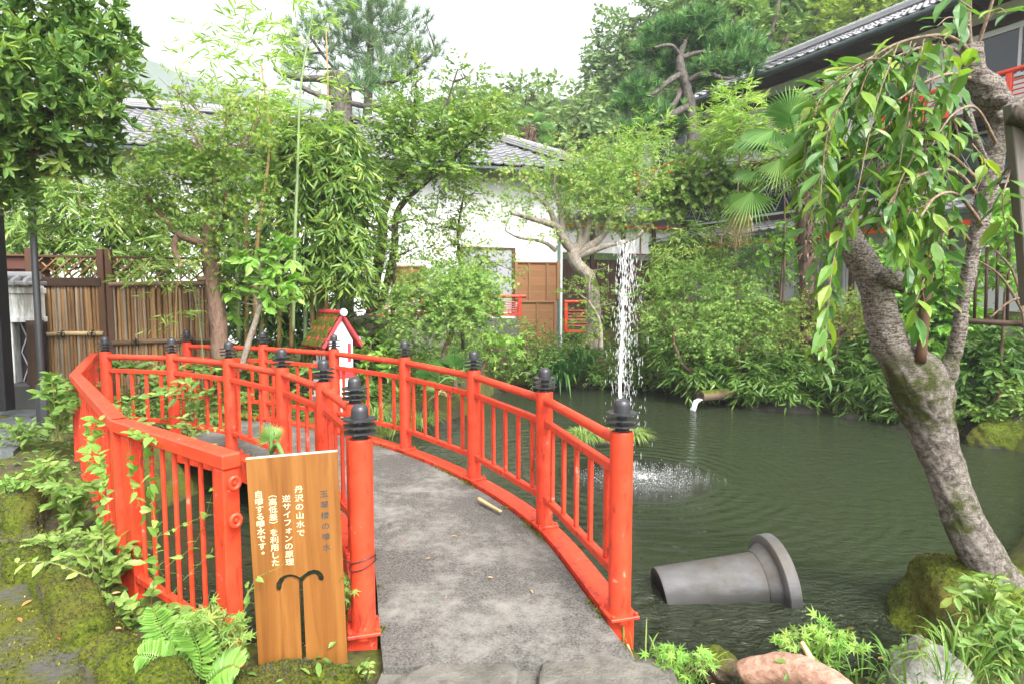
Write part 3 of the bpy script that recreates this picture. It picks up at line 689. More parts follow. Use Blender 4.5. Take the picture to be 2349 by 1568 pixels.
m = MB(); m.lathe([(.062, -.05), (.062, .40), (.05, .44), (.040, .50), (.031, .52)], lp, 8, ph=.3); m.build('base', BLACKM, lamp, auto=25)
m = MB(); m.lathe([(.03, 2.97), (.10, 3.0), (.13, 3.06), (.13, 3.28), (.17, 3.30), (.03, 3.42)], lp, 8); m.build('lantern_head', BLACKM, lamp, auto=25)

# left path and near paving
t = NT('wet_slate'); g = t.geo(); n1 = t.noise(g, 30, 5, .7); v = t.n('ShaderNodeTexVoronoi', feature='DISTANCE_TO_EDGE'); v.inputs['Scale'].default_value = 1.6; t.l(g, v.inputs['Vector'])
c = t.mix(t.ramp(v.outputs['Distance'], [(.01, 0.0), (.03, 1.0)]), (.02, .022, .016), t.mix(n1, (.045, .05, .055), (.15, .16, .17)))
t.princ(c, .45, t.bump(n1, .4, .006), .5); SLATE = t.m
m = MB(); pp = [gz(-140, 1040, .23), gz(30, 1035, .23), gz(96, 985, .23), gz(96, 935, .23), gz(60, 915, .23), gz(-140, 915, .23)]
m.prism([q - [0, 0, .12] for q in pp], (0, 0, .125)); struct(m.build('path', SLATE))
t = NT('mossy_paving'); g = t.geo(); n1 = t.noise(g, 2.2, 6, .65); n2 = t.noise(g, 45, 4, .75); n3 = t.noise(g, 7, 6, .7)
mk = t.ramp(t.math('ADD', t.math('MULTIPLY', n1, .7), t.math('MULTIPLY', n3, .4)), [(.47, 0.0), (.60, 1.0)])
c = t.mix(mk, t.mix(n2, (.03, .029, .026), (.11, .105, .095)), t.mix(t.ramp(n2, [(.3, 0.0), (.7, 1.0)]), (.022, .032, .004), (.115, .12, .010)))
t.princ(c, .9, t.bump(t.math('ADD', n2, n3), .7, .015), .2); MOSSP = t.m
m = MB(); pp = [(-4.4, 1.2), (-1.35, 1.2), (-1.35, 2.25), (-1.62, 2.62), (-2.05, 2.85), (-2.55, 3.35), (-3.15, 3.95), (-3.75, 4.65), (-4.5, 4.9), (-6.5, 4.9), (-6.5, 1.2)]
m.prism([(a_, b_, -.12) for a_, b_ in pp], (0, 0, .15)); struct(m.build('pavement', MOSSP))
FLAG = mossrock('flagstone', (.15, .142, .122), -.42, 7)
rg = np.random.default_rng(5)
m = MB(); m.prism([(a_, b_, -.14) for a_, b_ in ((-.62, 1.4), (.72, 1.4), (.70, 2.62), (.4, 2.665), (.2, 2.69), (-.1, 2.672), (-.35, 2.61), (-.56, 2.60))], (0, 0, .115)); struct(m.build('landing', FLAG))
def flag(pts, label, zt=.012):
    P = np.array(pts, float); n = 40; P = cr(np.vstack([P, P[:1]]), 7)[:-1]; P = P + rg.normal(0, .004, P.shape); c = P.mean(0)
    m = MB(); up = []
    for k, (sc, z) in enumerate(((1.0, -.08), (1.0, zt - .014), (.975, zt - .003), (.93, zt), (.5, zt + .002))): up.append(np.concatenate([c + (P - c) * sc, np.full((len(P), 1), z)], 1))
    G = np.stack(up + [], 0); G = np.concatenate([G, G[:, :1]], 1); m.grid(G, flip=False); m.add(up[-1], [np.arange(len(P))[None]])
    return tag(m.build('flagstone', FLAG, smooth=False), label, 'flagstone', 'flagstones at the bridge end')
flag([(-.44, 2.0), (-.16, 2.1), (.03, 2.45), (-.06, 2.575), (-.3, 2.56), (-.47, 2.42)], 'small pale flagstone at the foot of the deck, left one')
flag([(.12, 2.1), (.6, 2.1), (.66, 2.45), (.52, 2.575), (.26, 2.62), (.12, 2.52)], 'broad flagstone at the foot of the deck, right one')

# hills far behind
HILL = NT('wooded_hill'); g = HILL.geo(); n1 = HILL.noise(g, .25, 8, .7); n2 = HILL.noise(g, .05, 4)
c = HILL.mix(HILL.ramp(n1, [(.3, 0.0), (.7, 1.0)]), (.018, .035, .012), (.07, .11, .03)); HILL.princ(c, .9, HILL.bump(n1, 1, 2.0), .1); HILL = HILL.m
def hill(name, us, vs, D, depth, seed, mat=HILL, label=None):
    U = np.linspace(us[0], us[-1], 120); Vv = np.interp(U, us, vs); rows = []
    for k, f_ in enumerate(np.linspace(0, 1, 26)):
        P = np.array([at(u_, v_, D + depth * f_) for u_, v_ in zip(U, Vv)]); base = 2.0
        top = np.array([at(u_, v_, D + depth)[2] for u_, v_ in zip(U, Vv)])
        z = base + (top - base) * np.sin(f_ * math.pi / 2) ** .9
        P[:, 2] = z; P[:, 2] += .012 * D * wob(P, 12 / D, seed) * f_ + .006 * D * wob(P, 34 / D, seed); rows.append(P)
    m = MB(); m.grid(np.array(rows)); struct(m.build(name, mat, smooth=True))
hill('hill', (-700, 0, 180, 300, 380, 440, 520, 600, 760, 1000, 1300), (300, 190, 135, 135, 165, 200, 205, 225, 260, 300, 330), 650, 300, 1)
hill('hill', (-500, 0, 250, 330, 400, 520, 700, 900, 1200), (300, 240, 215, 225, 240, 262, 280, 300, 320), 380, 160, 4)
hill('hill', (900, 1100, 1300, 1420, 1500, 1650, 1900, 2300, 3000), (270, 235, 250, 190, 60, -60, -160, -220, -250), 42, 30, 7)

# ------------------------------------------------------------------ centre building
UP = np.array([0, 0, 1.])
def tiled(m, e0, e1, n, run, rise, in0=0.0, in1=0.0, tw=.27, cl=.27, seed=0):
    """pantile slope from the eave e0-e1 going back along n by run and up by rise; in0/in1 draw the ends in (hips)"""
    e0 = np.asarray(e0, float); e1 = np.asarray(e1, float); d = nz(e1 - e0); L = np.linalg.norm(e1 - e0); sl = math.hypot(run, rise); nc = int(sl / cl)
    sv = (n * run + UP * rise) / sl; nn = nz(np.cross(d, sv)); nn = nn if nn[2] > 0 else -nn; rg = np.random.default_rng(seed)
    for j in range(nc):
        t0, t1 = j / nc, (j + 1) / nc; a_ = max(in0 * t0, 0); b_ = L - in1 * t0; k = max(2, int((b_ - a_) / tw * 6)); s = np.linspace(a_, b_, k)
        ph = s / tw; w_ = .035 * np.where((ph % 1) < .35, np.sin((ph % 1) / .35 * math.pi), -.25 * np.sin(((ph % 1) - .35) / .65 * math.pi))
        jit = .006 * np.sin(np.floor(ph) * 12.9 + j * 7.7)
        lo = e0 + d * s[:, None] + sv * (t0 * sl - .03) + nn * (w_ + .035 + jit)[:, None]
        hi = e0 + d * s[:, None] + sv * (t1 * sl) + nn * (w_ + jit)[:, None]
        m.grid(np.stack([lo - nn * .03, lo, hi], 0))
def ridge_line(m, p0, p1, r=.12, step=.32):
    p0 = np.asarray(p0, float); p1 = np.asarray(p1, float); d = nz(p1 - p0); L = np.linalg.norm(p1 - p0); sd = nz(np.cross(UP, d)); up = np.cross(d, sd)
    for k, (w_, h) in enumerate(((.40, .0), (.34, .055), (.29, .11))): m.bbox((p0 + p1) / 2 + up * (h + .03), (L, w_, .05), d, sd, up, .012)
    x = 0
    while x < L: e = min(x + step, L); m.tube(np.array([p0 + d * x + up * .15, p0 + d * (e - .02) + up * .15]), [r * 1.0, r * .93], 12); x += step
ER = np.array([1.95, 16.5, 4.95]); EL = np.array([-11.5, 12.92, 4.95]); bd = nz(ER - EL); bn = np.array([-bd[1], bd[0], 0])
hall = thing('inn_hall', 'white plastered inn hall with grey pantile hip roof behind the pond shrubs', 'building', (-2, 16, .1))
RUN, RISE, HIP = 3.2, 1.6, 2.45
m = MB(); tiled(m, EL, ER, bn, RUN, RISE, 0, HIP)
e2 = ER + bn * 6.4; tiled(m, ER, e2, -bd, HIP, RISE, RUN, RUN, seed=2)
roof = m.build('roof', TILE2, hall)
m = MB(); R0 = EL + bn * RUN + UP * RISE; R1 = ER + bn * RUN - bd * HIP + UP * RISE; ridge_line(m, R0, R1); ridge_line(m, R1, ER + UP * .05, .10); 
m.build('ridge_tiles', TILE, roof)
m = MB(); m.bar(EL - UP * .10, ER - UP * .10, .10, .09, b=.02); m.bar(ER - UP * .10, e2 - UP * .10, .10, .09, b=.02); m.build('gutter', GUTTER, hall)
m = MB(); m.prism([EL + UP * -.05, ER - UP * .05, ER + bn * 1.2 + UP * .35, EL + bn * 1.2 + UP * .35], (0, 0, -.05)); m.build('eave_soffit', DARKW, hall)
WO = ER + bn * .75 - bd * .36; WO[2] = 0                                   # right front corner of the wall at ground level
def wp(u, v, o=0.0):
    """where the line of sight meets the front wall, as (along from the corner, height)"""
    d = ray(u, v); p0 = WO - bn * o; t = np.dot(p0 - np.array([0, 0, EYE]), bn) / np.dot(d, bn); P = np.array([0, 0, EYE]) + d * t
    return float(np.dot(P - p0, bd)), float(P[2])
def wbox(m, u0, v0, u1, v1, o, dep, b=.004, a=.5):
    (s0, z1), (s1, z0) = wp(u0, v0, o), wp(u1, v1, o); c = WO + bd * (s0 + s1) / 2 + UP * (z0 + z1) / 2 - bn * o
    m.bbox(c, (abs(s1 - s0), dep, abs(z1 - z0)), bd, bn, UP, b, a); return c
m = MB(); Lw = 12.8; m.box(WO - bd * Lw / 2 + bn * .15 + UP * 2.55, (Lw, .3, 4.9), bd, bn, UP); m.box(WO + bn * 2.65 - bd * .15 + UP * 2.55, (.3, 4.7, 4.9), bd, bn, UP); m.build('wall', WHITE, hall)
m = MB(); wbox(m, 1062, 573, 1176, 712, .012, .03); f = m.build('window', GREYP, hall)
m = MB(); wbox(m, 1056, 566, 1182, 573, .03, .07); wbox(m, 1174, 573, 1182, 720, .03, .07); wbox(m, 1056, 573, 1063, 720, .03, .07); wbox(m, 1116, 573, 1120, 712, .025, .03); m.build('frame', BROWNW, f)
m = MB(); wbox(m, 700, 512, 905, 519, .03, .06); m.build('trim_beam', DARKW, hall)
m = MB(); wbox(m, 760, 560, 850, 640, .012, .03); f = m.build('window', GREYP, hall)
m = MB(); wbox(m, 755, 556, 856, 561, .03, .06); wbox(m, 850, 561, 856, 642, .03, .06); wbox(m, 803, 561, 806, 640, .025, .03); m.build('frame', ALU, f)
def boards(u0, v0, u1, v1, rows, bats, o):
    m = MB(); rg = np.random.default_rng(int(u0))
    for k in range(rows):
        va, vb = v0 + (v1 - v0) * k / rows, v0 + (v1 - v0) * (k + 1) / rows
        (s0, za), (s1, zb) = wp(u0, va, o), wp(u1, vb, o); c = WO + bd * (s0 + s1) / 2 + UP * (za + zb) / 2 - bn * o; tl = .07
        m.bbox(c, (s1 - s0, .02, za - zb + .03), bd, nz(bn + UP * tl), nz(UP - bn * tl), .003, rg.random() * .35)
    p = m.build('board_panel', BOARDW, hall)
    m = MB(); e = 3
    for ub in bats: wbox(m, ub - 1.8, v0, ub + 1.8, v1, o + .035, .03)
    wbox(m, u0 - e, v0 - e, u0 + e, v1, o + .03, .05); wbox(m, u1 - e, v0 - e, u1 + e, v1, o + .03, .05); wbox(m, u0 + e, v0 - e, u1 - e, v0 + 2, o + .03, .05)
    m.build('batten', BATTEN, p)
boards(1184, 603, 1280, 688, 5, (1214, 1255), .05)
boards(1190, 692, 1274, 800, 5, (1232,), .09)
boards(900, 612, 976, 656, 4, (938,), .05)
m = MB(); s, z = wp(1283, 600, .06); P = WO + bd * s - bn * .06; m.tube([P + UP * 0, P + UP * 4.75], .035, 10); m.build('drainpipe', PIPEM, hall, auto=50)
def railing(name, label, p0, p1, h, zb, over, posts, slats, mat=RED):
    """low balustrade: round handrail, posts, thin slats, bottom beam"""
    r = thing(name, label, 'railing', (p0[0], p0[1], zb)); p0 = np.array(p0, float); p1 = np.array(p1, float); d = nz(p1 - p0)
    m = MB(); m.tube([p0 - d * over + UP * (zb + h), p1 + d * over + UP * (zb + h)], .045, 12); m.build('handrail', mat, r, auto=50)
    for k in posts:
        q = p0 + (p1 - p0) * k; m = MB(); m.bbox(q + UP * (zb + h / 2 - .02), (.09, .08, h - .04), d, np.cross(UP, d), UP, .006); m.build('post', mat, r)
    for k in range(slats):
        m = MB(); z = zb + h * (.16 + .6 * (k + .5) / slats); m.tube([p0 + UP * z, p1 + UP * z], .014, 6); m.build('slat', mat, r)
    m = MB(); m.bar(p0 + UP * (zb + .03), p1 + UP * (zb + .03), .07, .08); m.build('bottom_beam', mat, r)
o = .95; (sA, zA), (sB, zB) = wp(848, 680, o), wp(1192, 680, o); zl_ = wp(1192, 724, o)[1]
PA = WO + bd * sA - bn * o; PB = WO + bd * sB - bn * o
railing('balcony_railing', 'vermilion railing with thin slats in front of the centre hall windows', PA, PB, zB - zl_, zl_, .16, (0, .33, .66, 1), 5)
m = MB(); c = (PA + PB) / 2 + UP * ((zl_ - .1) / 2) + bn * .45; m.bbox(c, (np.linalg.norm(PB - PA), .9, zl_ - .08), bd, bn, UP, .01); tag(m.build('veranda_base', plain('grey_foundation', (.14, .13, .12), .85, .3, 4)), 'low grey foundation under the railing of the centre hall', 'foundation')

# covered walkway joining the two buildings
walk = thing('covered_walkway', 'dark timber covered walkway with red beam joining the two white buildings', 'walkway', tuple(WO + bd * 1.5))
m = MB(); W1 = WO + bn * .9
(s0, _), (s1, _) = wp(1286, 650, -.9), wp(1560, 650, -.9); zz = [wp(1300, v, -.9)[1] for v in (520, 560, 604, 700, 790)]
def kbox(m, s0, s1, z0, z1, o, dep, b=.004): m.bbox(W1 + bd * (s0 + s1) / 2 + UP * (z0 + z1) / 2 - bn * o, (s1 - s0, dep, z1 - z0), bd, bn, UP, b)
kbox(m, s0, s1, zz[1] - .25, zz[0] + .4, .0, .1); m.build('upper_wall', WHITE, walk)
m = MB(); 
for k, s in enumerate(np.arange(s0, s1, .16)): kbox(m, s, s + .15, zz[3] - .3, zz[2] + .12, -.05 + .008 * (k % 2), .03)
m.build('board_wall', DARKW, walk)
m = MB(); kbox(m, s0, s1, zz[0] - .02, zz[0] + .06, .22, .12); m.build('red_beam', RED, walk)
m = MB(); 
for s in np.arange(s0 + .9, s1, 1.0): kbox(m, s - .05, s + .05, zz[4], zz[0] - .03, .2, .1)
m.build('post', DARKW, walk)
m = MB(); e0 = W1 + bd * s0 - bn * .55 + UP * (zz[0] + .30); e1 = W1 + bd * (s1 + .2) - bn * .55 + UP * (zz[0] + .30); tiled(m, e0, e1, bn, 1.4, .5); m.build('roof', TILE, walk)
m = MB(); m.bar(e0 - UP * .06, e1 - UP * .06, .08, .07); m.build('gutter', GUTTER, walk)
m = MB(); kbox(m, s0, s1, zz[4] - .5, zz[4] + .02, .1, .3); m.build('foundation', plain('foundation_stone', (.16, .15, .14), .85, .3, 4), walk)
PA = W1 + bd * (s0 + .04) - bn * .35; PB = W1 + bd * (s0 + .86) - bn * .35; z_a, z_b = wp(1300, 762, -.55)[1], wp(1300, 692, -.55)[1]
railing('walkway_railing', 'short red slatted railing low between drainpipe and central maple trunk', PA, PB, z_b - z_a, z_a, .05, (0, 1), 6, RED2)

# ------------------------------------------------------------------ right building, two storeys
RA, RB = np.array([3.38, 20.4, 7.0]), np.array([9.75, 8.2, 7.0]); rd = nz(RB - RA); rn = np.array([-rd[1], rd[0], 0]); Lr = float(np.linalg.norm(RB - RA))
inn = thing('inn_wing', 'two storey white inn wing with grey tile roof and red balconies on the right', 'building', tuple(RA * [1, 1, 0] + rn))
m = MB(); tiled(m, RA, RB, rn, 4.2, 1.95, 0, 0, seed=4); rf = m.build('roof', TILE2, inn)
m = MB(); ridge_line(m, RA + rn * 4.2 + UP * 1.95, RB + rn * 4.2 + UP * 1.95); m.build('ridge_tiles', TILE, rf)
m = MB(); g0 = RA - UP * .10 - rn * .06; g1 = RB - UP * .10 - rn * .06; m.tube([g0, g1], .065, 10); gu = m.build('gutter', GUTTER, inn, auto=50)
m = MB()
for k in np.arange(.4, Lr, .95): m.bbox(g0 + rd * k + UP * .075, (.03, .10, .05), rd, rn, UP, .004)
m.build('bracket', BLACKM, gu)
m = MB(); m.prism([RA - UP * .04, RB - UP * .04, RB + rn * 1.0 + UP * .02, RA + rn * 1.0 + UP * .02], (0, 0, -.05))
for k in np.arange(.2, Lr, .45): m.bar(RA + rd * k - UP * .06, RA + rd * k + rn * 1.0 + UP * .0, .05, .08, b=0)
m.build('eave_soffit', DARKW, inn)
WR = RA + rn * 1.0; WR[2] = 0
def rbox(m, s0, s1, z0, z1, o, dep, b=.004, a=.5): m.bbox(WR + rd * (s0 + s1) / 2 + UP * (z0 + z1) / 2 - rn * o, (s1 - s0, dep, z1 - z0), rd, rn, UP, b, a)
m = MB(); m.box(WR + rd * Lr / 2 + rn * .15 + UP * 3.95, (Lr, .3, 6.7), rd, rn, UP); m.build('wall', WHITE, inn)
m = MB(); rbox(m, 0, Lr, 6.55, 6.72, .03, .06); rbox(m, 0, Lr, 4.72, 4.86, .05, .1); rbox(m, 0, Lr, 3.55, 3.68, .03, .06); m.build('trim_beam', DARKW, inn)
for s in np.arange(.7, Lr - 1.0, 2.3):
    m = MB(); rbox(m, s, s + 1.55, 5.62, 6.42, .012, .03); wn_ = m.build('window', GLASS, inn)
    m = MB()
    for q in (s, s + .75, s + 1.5): rbox(m, q, q + .05, 5.62, 6.42, .03, .05)
    rbox(m, s, s + 1.55, 5.56, 5.62, .03, .06); rbox(m, s, s + 1.55, 6.42, 6.48, .03, .06); m.build('frame', ALU, wn_)
for s in np.arange(.9, Lr - 1.0, 2.6):
    m = MB(); rbox(m, s, s + 1.4, 1.55, 2.75, .012, .03); wn_ = m.build('window', GREYP, inn)
    m = MB()
    for q in (s, s + .68, s + 1.35): rbox(m, q, q + .05, 1.55, 2.75, .03, .05)
    rbox(m, s, s + 1.4, 2.1, 2.14, .03, .04); rbox(m, s, s + 1.4, 1.49, 1.55, .03, .06); rbox(m, s, s + 1.4, 2.75, 2.81, .03, .06); m.build('frame', ALU, wn_)
m = MB(); rbox(m, 0, Lr, 3.75, 4.66, .012, .03); pn = m.build('lattice_band', GLASS, inn)
m = MB()
for s in np.arange(0, Lr - .5, .46):
    m.bar(WR + rd * s + UP * 3.78 - rn * .04, WR + rd * (s + .46) + UP * 4.62 - rn * .04, .018, .012, b=0); m.bar(WR + rd * (s + .46) + UP * 3.78 - rn * .045, WR + rd * s + UP * 4.62 - rn * .045, .018, .012, b=0)
m.build('diamond_bars', ALU, pn)
m = MB(); c0 = WR - rn * 1.05 + UP * 3.18; tiled(m, c0 + rd * .5, c0 + rd * (Lr - .5), rn, 1.05, .36, seed=9); cn = m.build('canopy_roof', TILE, inn)
m = MB(); m.bar(c0 + rd * .5 - UP * .07, c0 + rd * (Lr - .5) - UP * .07, .07, .07); m.build('gutter', GUTTER, cn)
m = MB(); m.bar(c0 + rd * .5 + rn * .1 - UP * .26, c0 + rd * (Lr - .5) + rn * .1 - UP * .26, .10, .10); m.build('red_beam', RED, inn)
for k in np.arange(.6, Lr, 1.9): m = MB(); rbox(m, k, k + .09, .6, 2.9, .92, .09); m.build('veranda_post', DARKW, inn)
m = MB(); rbox(m, 0, Lr, .4, 1.05, .5, 1.0); m.build('foundation', plain('wing_foundation', (.20, .19, .17), .85, .3, 3), inn)
m = MB(); rbox(m, 0, Lr, 4.78, 4.90, .45, .9); m.build('balcony_floor', DARKW, inn)
for (sa, sb, lab) in ((1.0, 3.2, 'far red balcony railing half hidden behind the garden pine'), (8.7, 9.9, 'short piece of red upper balcony railing glimpsed through the weeping cherry leaves'), (10.9, 13.6, 'near red upper balcony railing at the right edge of the inn wing')):
    railing('balcony_railing', lab, WR + rd * sa - rn * .85, WR + rd * sb - rn * .85, .55, 4.9, .18, (0, .33, .66, 1), 4)
m = MB(); p0 = WR + rd * 12.6 - rn * .2; m.tube(cr([g0 + rd * 12.9, g0 + rd * 12.85 - UP * .25, p0 + UP * 6.3, p0 + UP * 5.8, p0 + UP * 5.0], 5), .045, 10); m.build('downpipe', plain('dark_downpipe', (.06, .06, .065), .4), inn, smooth=True)

# ------------------------------------------------------------------ shrine house, rocks, pipes, log
hs_ = at(742, 960, 8.5); hs_[2] = .05; hx = nz(np.array([.72, .70, 0])); hy = np.cross(UP, hx)       # hx across the gable front, hy back
house = thing('shrine_house', 'little white and red model house with mossy roof beside the bamboo', 'model house', tuple(hs_))
hw, hd = .35, .50; zt0 = at(760, 780, 8.5)[2]; pk = at(770, 722, 8.5)[2]
fc_ = hs_ + np.array([.12, .1, 0])
def hpt(a_, b_, z): return fc_ + hx * a_ + hy * b_ + UP * (z - fc_[2])
m = MB(); m.prism([hpt(-hw / 2, -hd / 2, .1), hpt(hw / 2, -hd / 2, .1), hpt(hw / 2, -hd / 2, zt0), hpt(0, -hd / 2, pk - .045), hpt(-hw / 2, -hd / 2, zt0)], hy * hd); m.build('wall', plain('house_white', (.80, .80, .79), .7, .05, 9), house)
HR = plain('faded_red', (.42, .035, .045), .6, .45, 14, .2)
m = MB(); m.bbox(hpt(0, -hd / 2 - .004, zt0 - .45), (hw + .012, .016, .15), hx, hy, UP, .003); m.bbox(hpt(-hw / 2 - .004, 0, zt0 - .45), (.016, hd, .15), hx, hy, UP, .003); m.build('red_band', HR, house)
for q in (-.12, .12): m = MB(); m.bbox(hpt(q, -hd / 2 - .006, zt0 - .17), (.05, .014, .26), hx, hy, UP, .003); m.build('red_stripe', HR, house)
DRED = plain('dark_red', (.14, .012, .014), .6, .3, 9)
for q in (-.19, .19): m = MB(); m.bbox(hpt(-hw / 2 - .005, q, zt0 - .17), (.012, .09, .24), hx, hy, UP, .003); m.build('shutter', DRED, house)
m = MB(); m.bbox(hpt(-hw / 2 - .004, 0, zt0 - .17), (.012, .15, .24), hx, hy, UP, .003); wn_ = m.build('window', GLASS, house)
m = MB()
for q in (-.07, .0, .07): m.bbox(hpt(-hw / 2 - .012, q, zt0 - .17), (.012, .02, .25), hx, hy, UP, .003)
m.build('frame', WHITE, wn_)
m = MB(); ov = .12; 
for sg in (-1, 1):
    sl_ = nz(hx * sg * (hw / 2 + ov) - UP * (pk - zt0 + .09)); nn = nz(np.cross(hy * sg, sl_)); nn = nn if nn[2] > 0 else -nn
    Lr_ = math.hypot(hw / 2 + ov, pk - zt0 + .09); m.bbox(hpt(0, 0, pk) + sl_ * Lr_ / 2, (Lr_, hd + .14, .045), sl_, hy, nn, .008)
rf = m.build('roof', HR, house)
m = MB(); sl_ = nz(-hx * (hw / 2 + ov) - UP * (pk - zt0 + .09)); nn = nz(np.cross(hy, sl_)); nn = nn if nn[2] > 0 else -nn
gx_, gy_ = np.linspace(.01, Lr_ * .98, 26), np.linspace(-(hd + .12) / 2, (hd + .12) / 2, 24); G = np.array([[hpt(0, b_, pk) + sl_ * a_ + nn * (.030 + .016 * wob(np.array([a_ * 20, b_ * 20, 0.]), 1) + .008 * wob(np.array([a_ * 70, b_ * 70, 0.]), 1)) for b_ in gy_] for a_ in gx_])
m.grid(G); m.build('moss', mossrock('roof_moss', (.16, .09, .05), 1.15, 9), rf, smooth=True)
m = MB(); m.tube([hpt(0, -hd / 2 - .05, pk + .03), hpt(0, hd / 2 + .08, pk + .03)], .04, 10); m.build('ridge_pole', HR, rf)
m = MB(); m.lathe([(.001, -.02), (.045, -.02), (.055, 0), (.045, .02), (.001, .022)], hpt(0, -hd / 2 - .09, pk + .035), 16, hx, UP, -hy); m.build('ridge_end', WHITE, rf, auto=50)
m = MB(); m.bbox(hpt(0, 0, .05), (hw + .06, hd + .06, .3), hx, hy, UP, .02); m.build('base_stone', plain('base_concrete', (.3, .3, .28), .9, .3, 8), house)

def rockthing(name, c, rad, seed, mat, label, rot=0.0, rough=.18, sub=5, cat='rock', group=None, fz=0):
    m = MB(); m.rock(c, rad, seed, rough, sub, rot)
    if fz: m.fuzz(fz, .014, seed)
    return tag(m.build(name, mat, smooth=True), label, cat, group)
MR1 = mossrock('mossy_rock', (.12, .11, .09), .8, 4); MR2 = mossrock('kerb_moss', (.12, .105, .08), .70, 5); BOUL = mossrock('tan_boulder', (.36, .31, .23), -.6, 3); GRAYR = mossrock('grey_rock', (.27, .265, .24), .12, 5)
DARKR = mossrock('wet_dark_rock', (.05, .047, .04), .3, 4)
c = at(845, 748, 10.2); rockthing('boulder', c, (.36, .3, .19), 12, BOUL, 'smooth tan boulder with dark underside behind the little shrine house', .2, .08)
c = at(850, 790, 10.3); rockthing('rock', c - [0, 0, .3], (.34, .3, .45), 13, DARKR, 'dark rock directly beneath the tan boulder', .5)
rockthing('mossy_rock', np.array([2.90, 3.75, -.47]), (.54, .45, .43), 21, MR1, 'big moss covered rock at the foot of the leaning cherry trunk', .35, .12, fz=9000)
c = at(2120, 1580, 2.72); rockthing('grey_rock', c, (.21, .17, .24), 31, GRAYR, 'bare grey rock in the grass at the bottom right corner', .2, .12)
c = at(2330, 1000, 8.2); rockthing('mossy_rock', c + [.1, .2, -.12], (.62, .4, .34), 41, MR1, 'moss topped rock at the far right water edge', .2, .12, fz=5000)
c = at(1640, 1525, 3.0); rockthing('dark_rock', c, (.12, .10, .09), 51, mossrock('brown_rock', (.12, .09, .06), .3, 8), 'small brown rock beside the pink log', .2)
c = at(2010, 1475, 3.55); rockthing('dark_rock', c - [0, 0, .1], (.34, .2, .14), 52, DARKR, 'low wet dark rock in the water left of the mossy rock', .0)
def ridge_stone(path, wd, ht, seed, label, zb=.0):
    """long rounded stone swept along a path of (u, v) points lying at ground height"""
    P = cr([gz(u, v, .06) for u, v in path], 14); P[:, 2] = zb; n = len(P); T = nz(np.gradient(P, axis=0)); T[:, 2] = 0; T = nz(T); S_ = np.cross(T, UP); k = 30
    an = np.linspace(0, 2 * math.pi, k, endpoint=False); ca = np.sign(np.cos(an)) * np.abs(np.cos(an)) ** .62; sa = np.sign(np.sin(an)) * np.abs(np.sin(an)) ** .62
    x = np.linspace(0, 1, n); cap = np.clip(np.minimum(x, 1 - x) * n / 5.0, 0, 1) ** .45; cap = np.maximum(cap, .02)
    V = P[:, None] + S_[:, None] * (ca * wd / 2)[None, :, None] * cap[:, None, None] + UP * ((sa * ht)[None, :, None] * cap[:, None, None])
    nrm = nz(V - P[:, None]); q = V.reshape(-1, 3)
    V = V + nrm * (.035 * wob(q, 6, seed) + .018 * wob(q, 17, seed + 2) + .008 * wob(q, 45, seed + 4)).reshape(n, k)[..., None] * np.minimum(cap, 1)[:, None, None]
    m = MB(); i_ = np.arange(n - 1)[:, None] * k; j_ = np.arange(k)[None]; kk = (j_ + 1) % k
    m.add(V.reshape(-1, 3), [np.stack([i_ + j_, i_ + kk, i_ + k + kk, i_ + k + j_], -1).reshape(-1, 4)])
    m.fuzz(4200, .013, seed); tag(m.build('kerb_stone', MR2, smooth=True), label, 'kerb stone', 'mossy kerb stones along the left bank')
ridge_stone([(112, 990), (108, 1040), (96, 1080)], .18, .15, 61, 'farthest mossy kerb stone right in front of the lamp post')
ridge_stone([(94, 1086), (84, 1125), (62, 1165), (40, 1215)], .21, .19, 62, 'tall mossy kerb stone with a dark gap at its near end')
ridge_stone([(-40, 1285), (40, 1290), (90, 1320)], .21, .16, 63, 'mossy kerb stone entering from the left edge of the picture')
ridge_stone([(98, 1330), (150, 1375), (185, 1435), (205, 1475)], .20, .16, 64, 'long mossy kerb stone curving above the bottom left pavement')
ridge_stone([(215, 1490), (275, 1530), (345, 1575), (420, 1625)], .21, .14, 65, 'mossy kerb stone at the bottom edge below the fern')
c = at(665, 1545, 2.50); rockthing('mossy_slab', c + [0, .0, -.05], (.36, .12, .085), 71, MR2, 'mossy slab lying under the wooden notice board', .12, .07, 5, 'rock', fz=6000)
c = at(40, 1300, 3.3)
# shore stones
WETR = mossrock('wet_shore_stone', (.035, .032, .026), -.3, 4)
shore = [(1000, 985, 9.6), (1060, 950, 10.6), (1120, 905, 12.4), (1180, 893, 13.5), (1270, 890, 13.8), (1360, 893, 13.7), (1450, 892, 13.7), (1530, 898, 13.2), (1600, 915, 12.3), (1760, 945, 11.3), (1830, 950, 11.1), (1960, 965, 10.7), (2080, 985, 10.0), (920, 985, 9.2)]
WORDS = ['under the nearest reed clump', 'left of the fatsia stem', 'below the pale fatsia', 'below the azalea mound', 'below the iris leaves', 'right of the iris leaves', 'behind the fountain jet', 'below the left bank maple', 'beside the spouting pipe', 'under the sasa right of the spout', 'under the sasa mid bank', 'at the foot of the gnarled maple', 'under the far right sasa', 'under the bridge rail by the grass']
for k, ((u, v, D), wd) in enumerate(zip(shore, WORDS)):
    c = gz(u, v, WZ - .06); rg = np.random.default_rng(k); s = rg.uniform(.2, .34)
    rockthing('shore_stone', c, (s * 1.4, s * .7, s * .6), 80 + k, WETR, 'dark wet stone at the waterline ' + wd, rg.uniform(-.4, .4), .15, 4, 'stone', 'dark stones along the far shore')

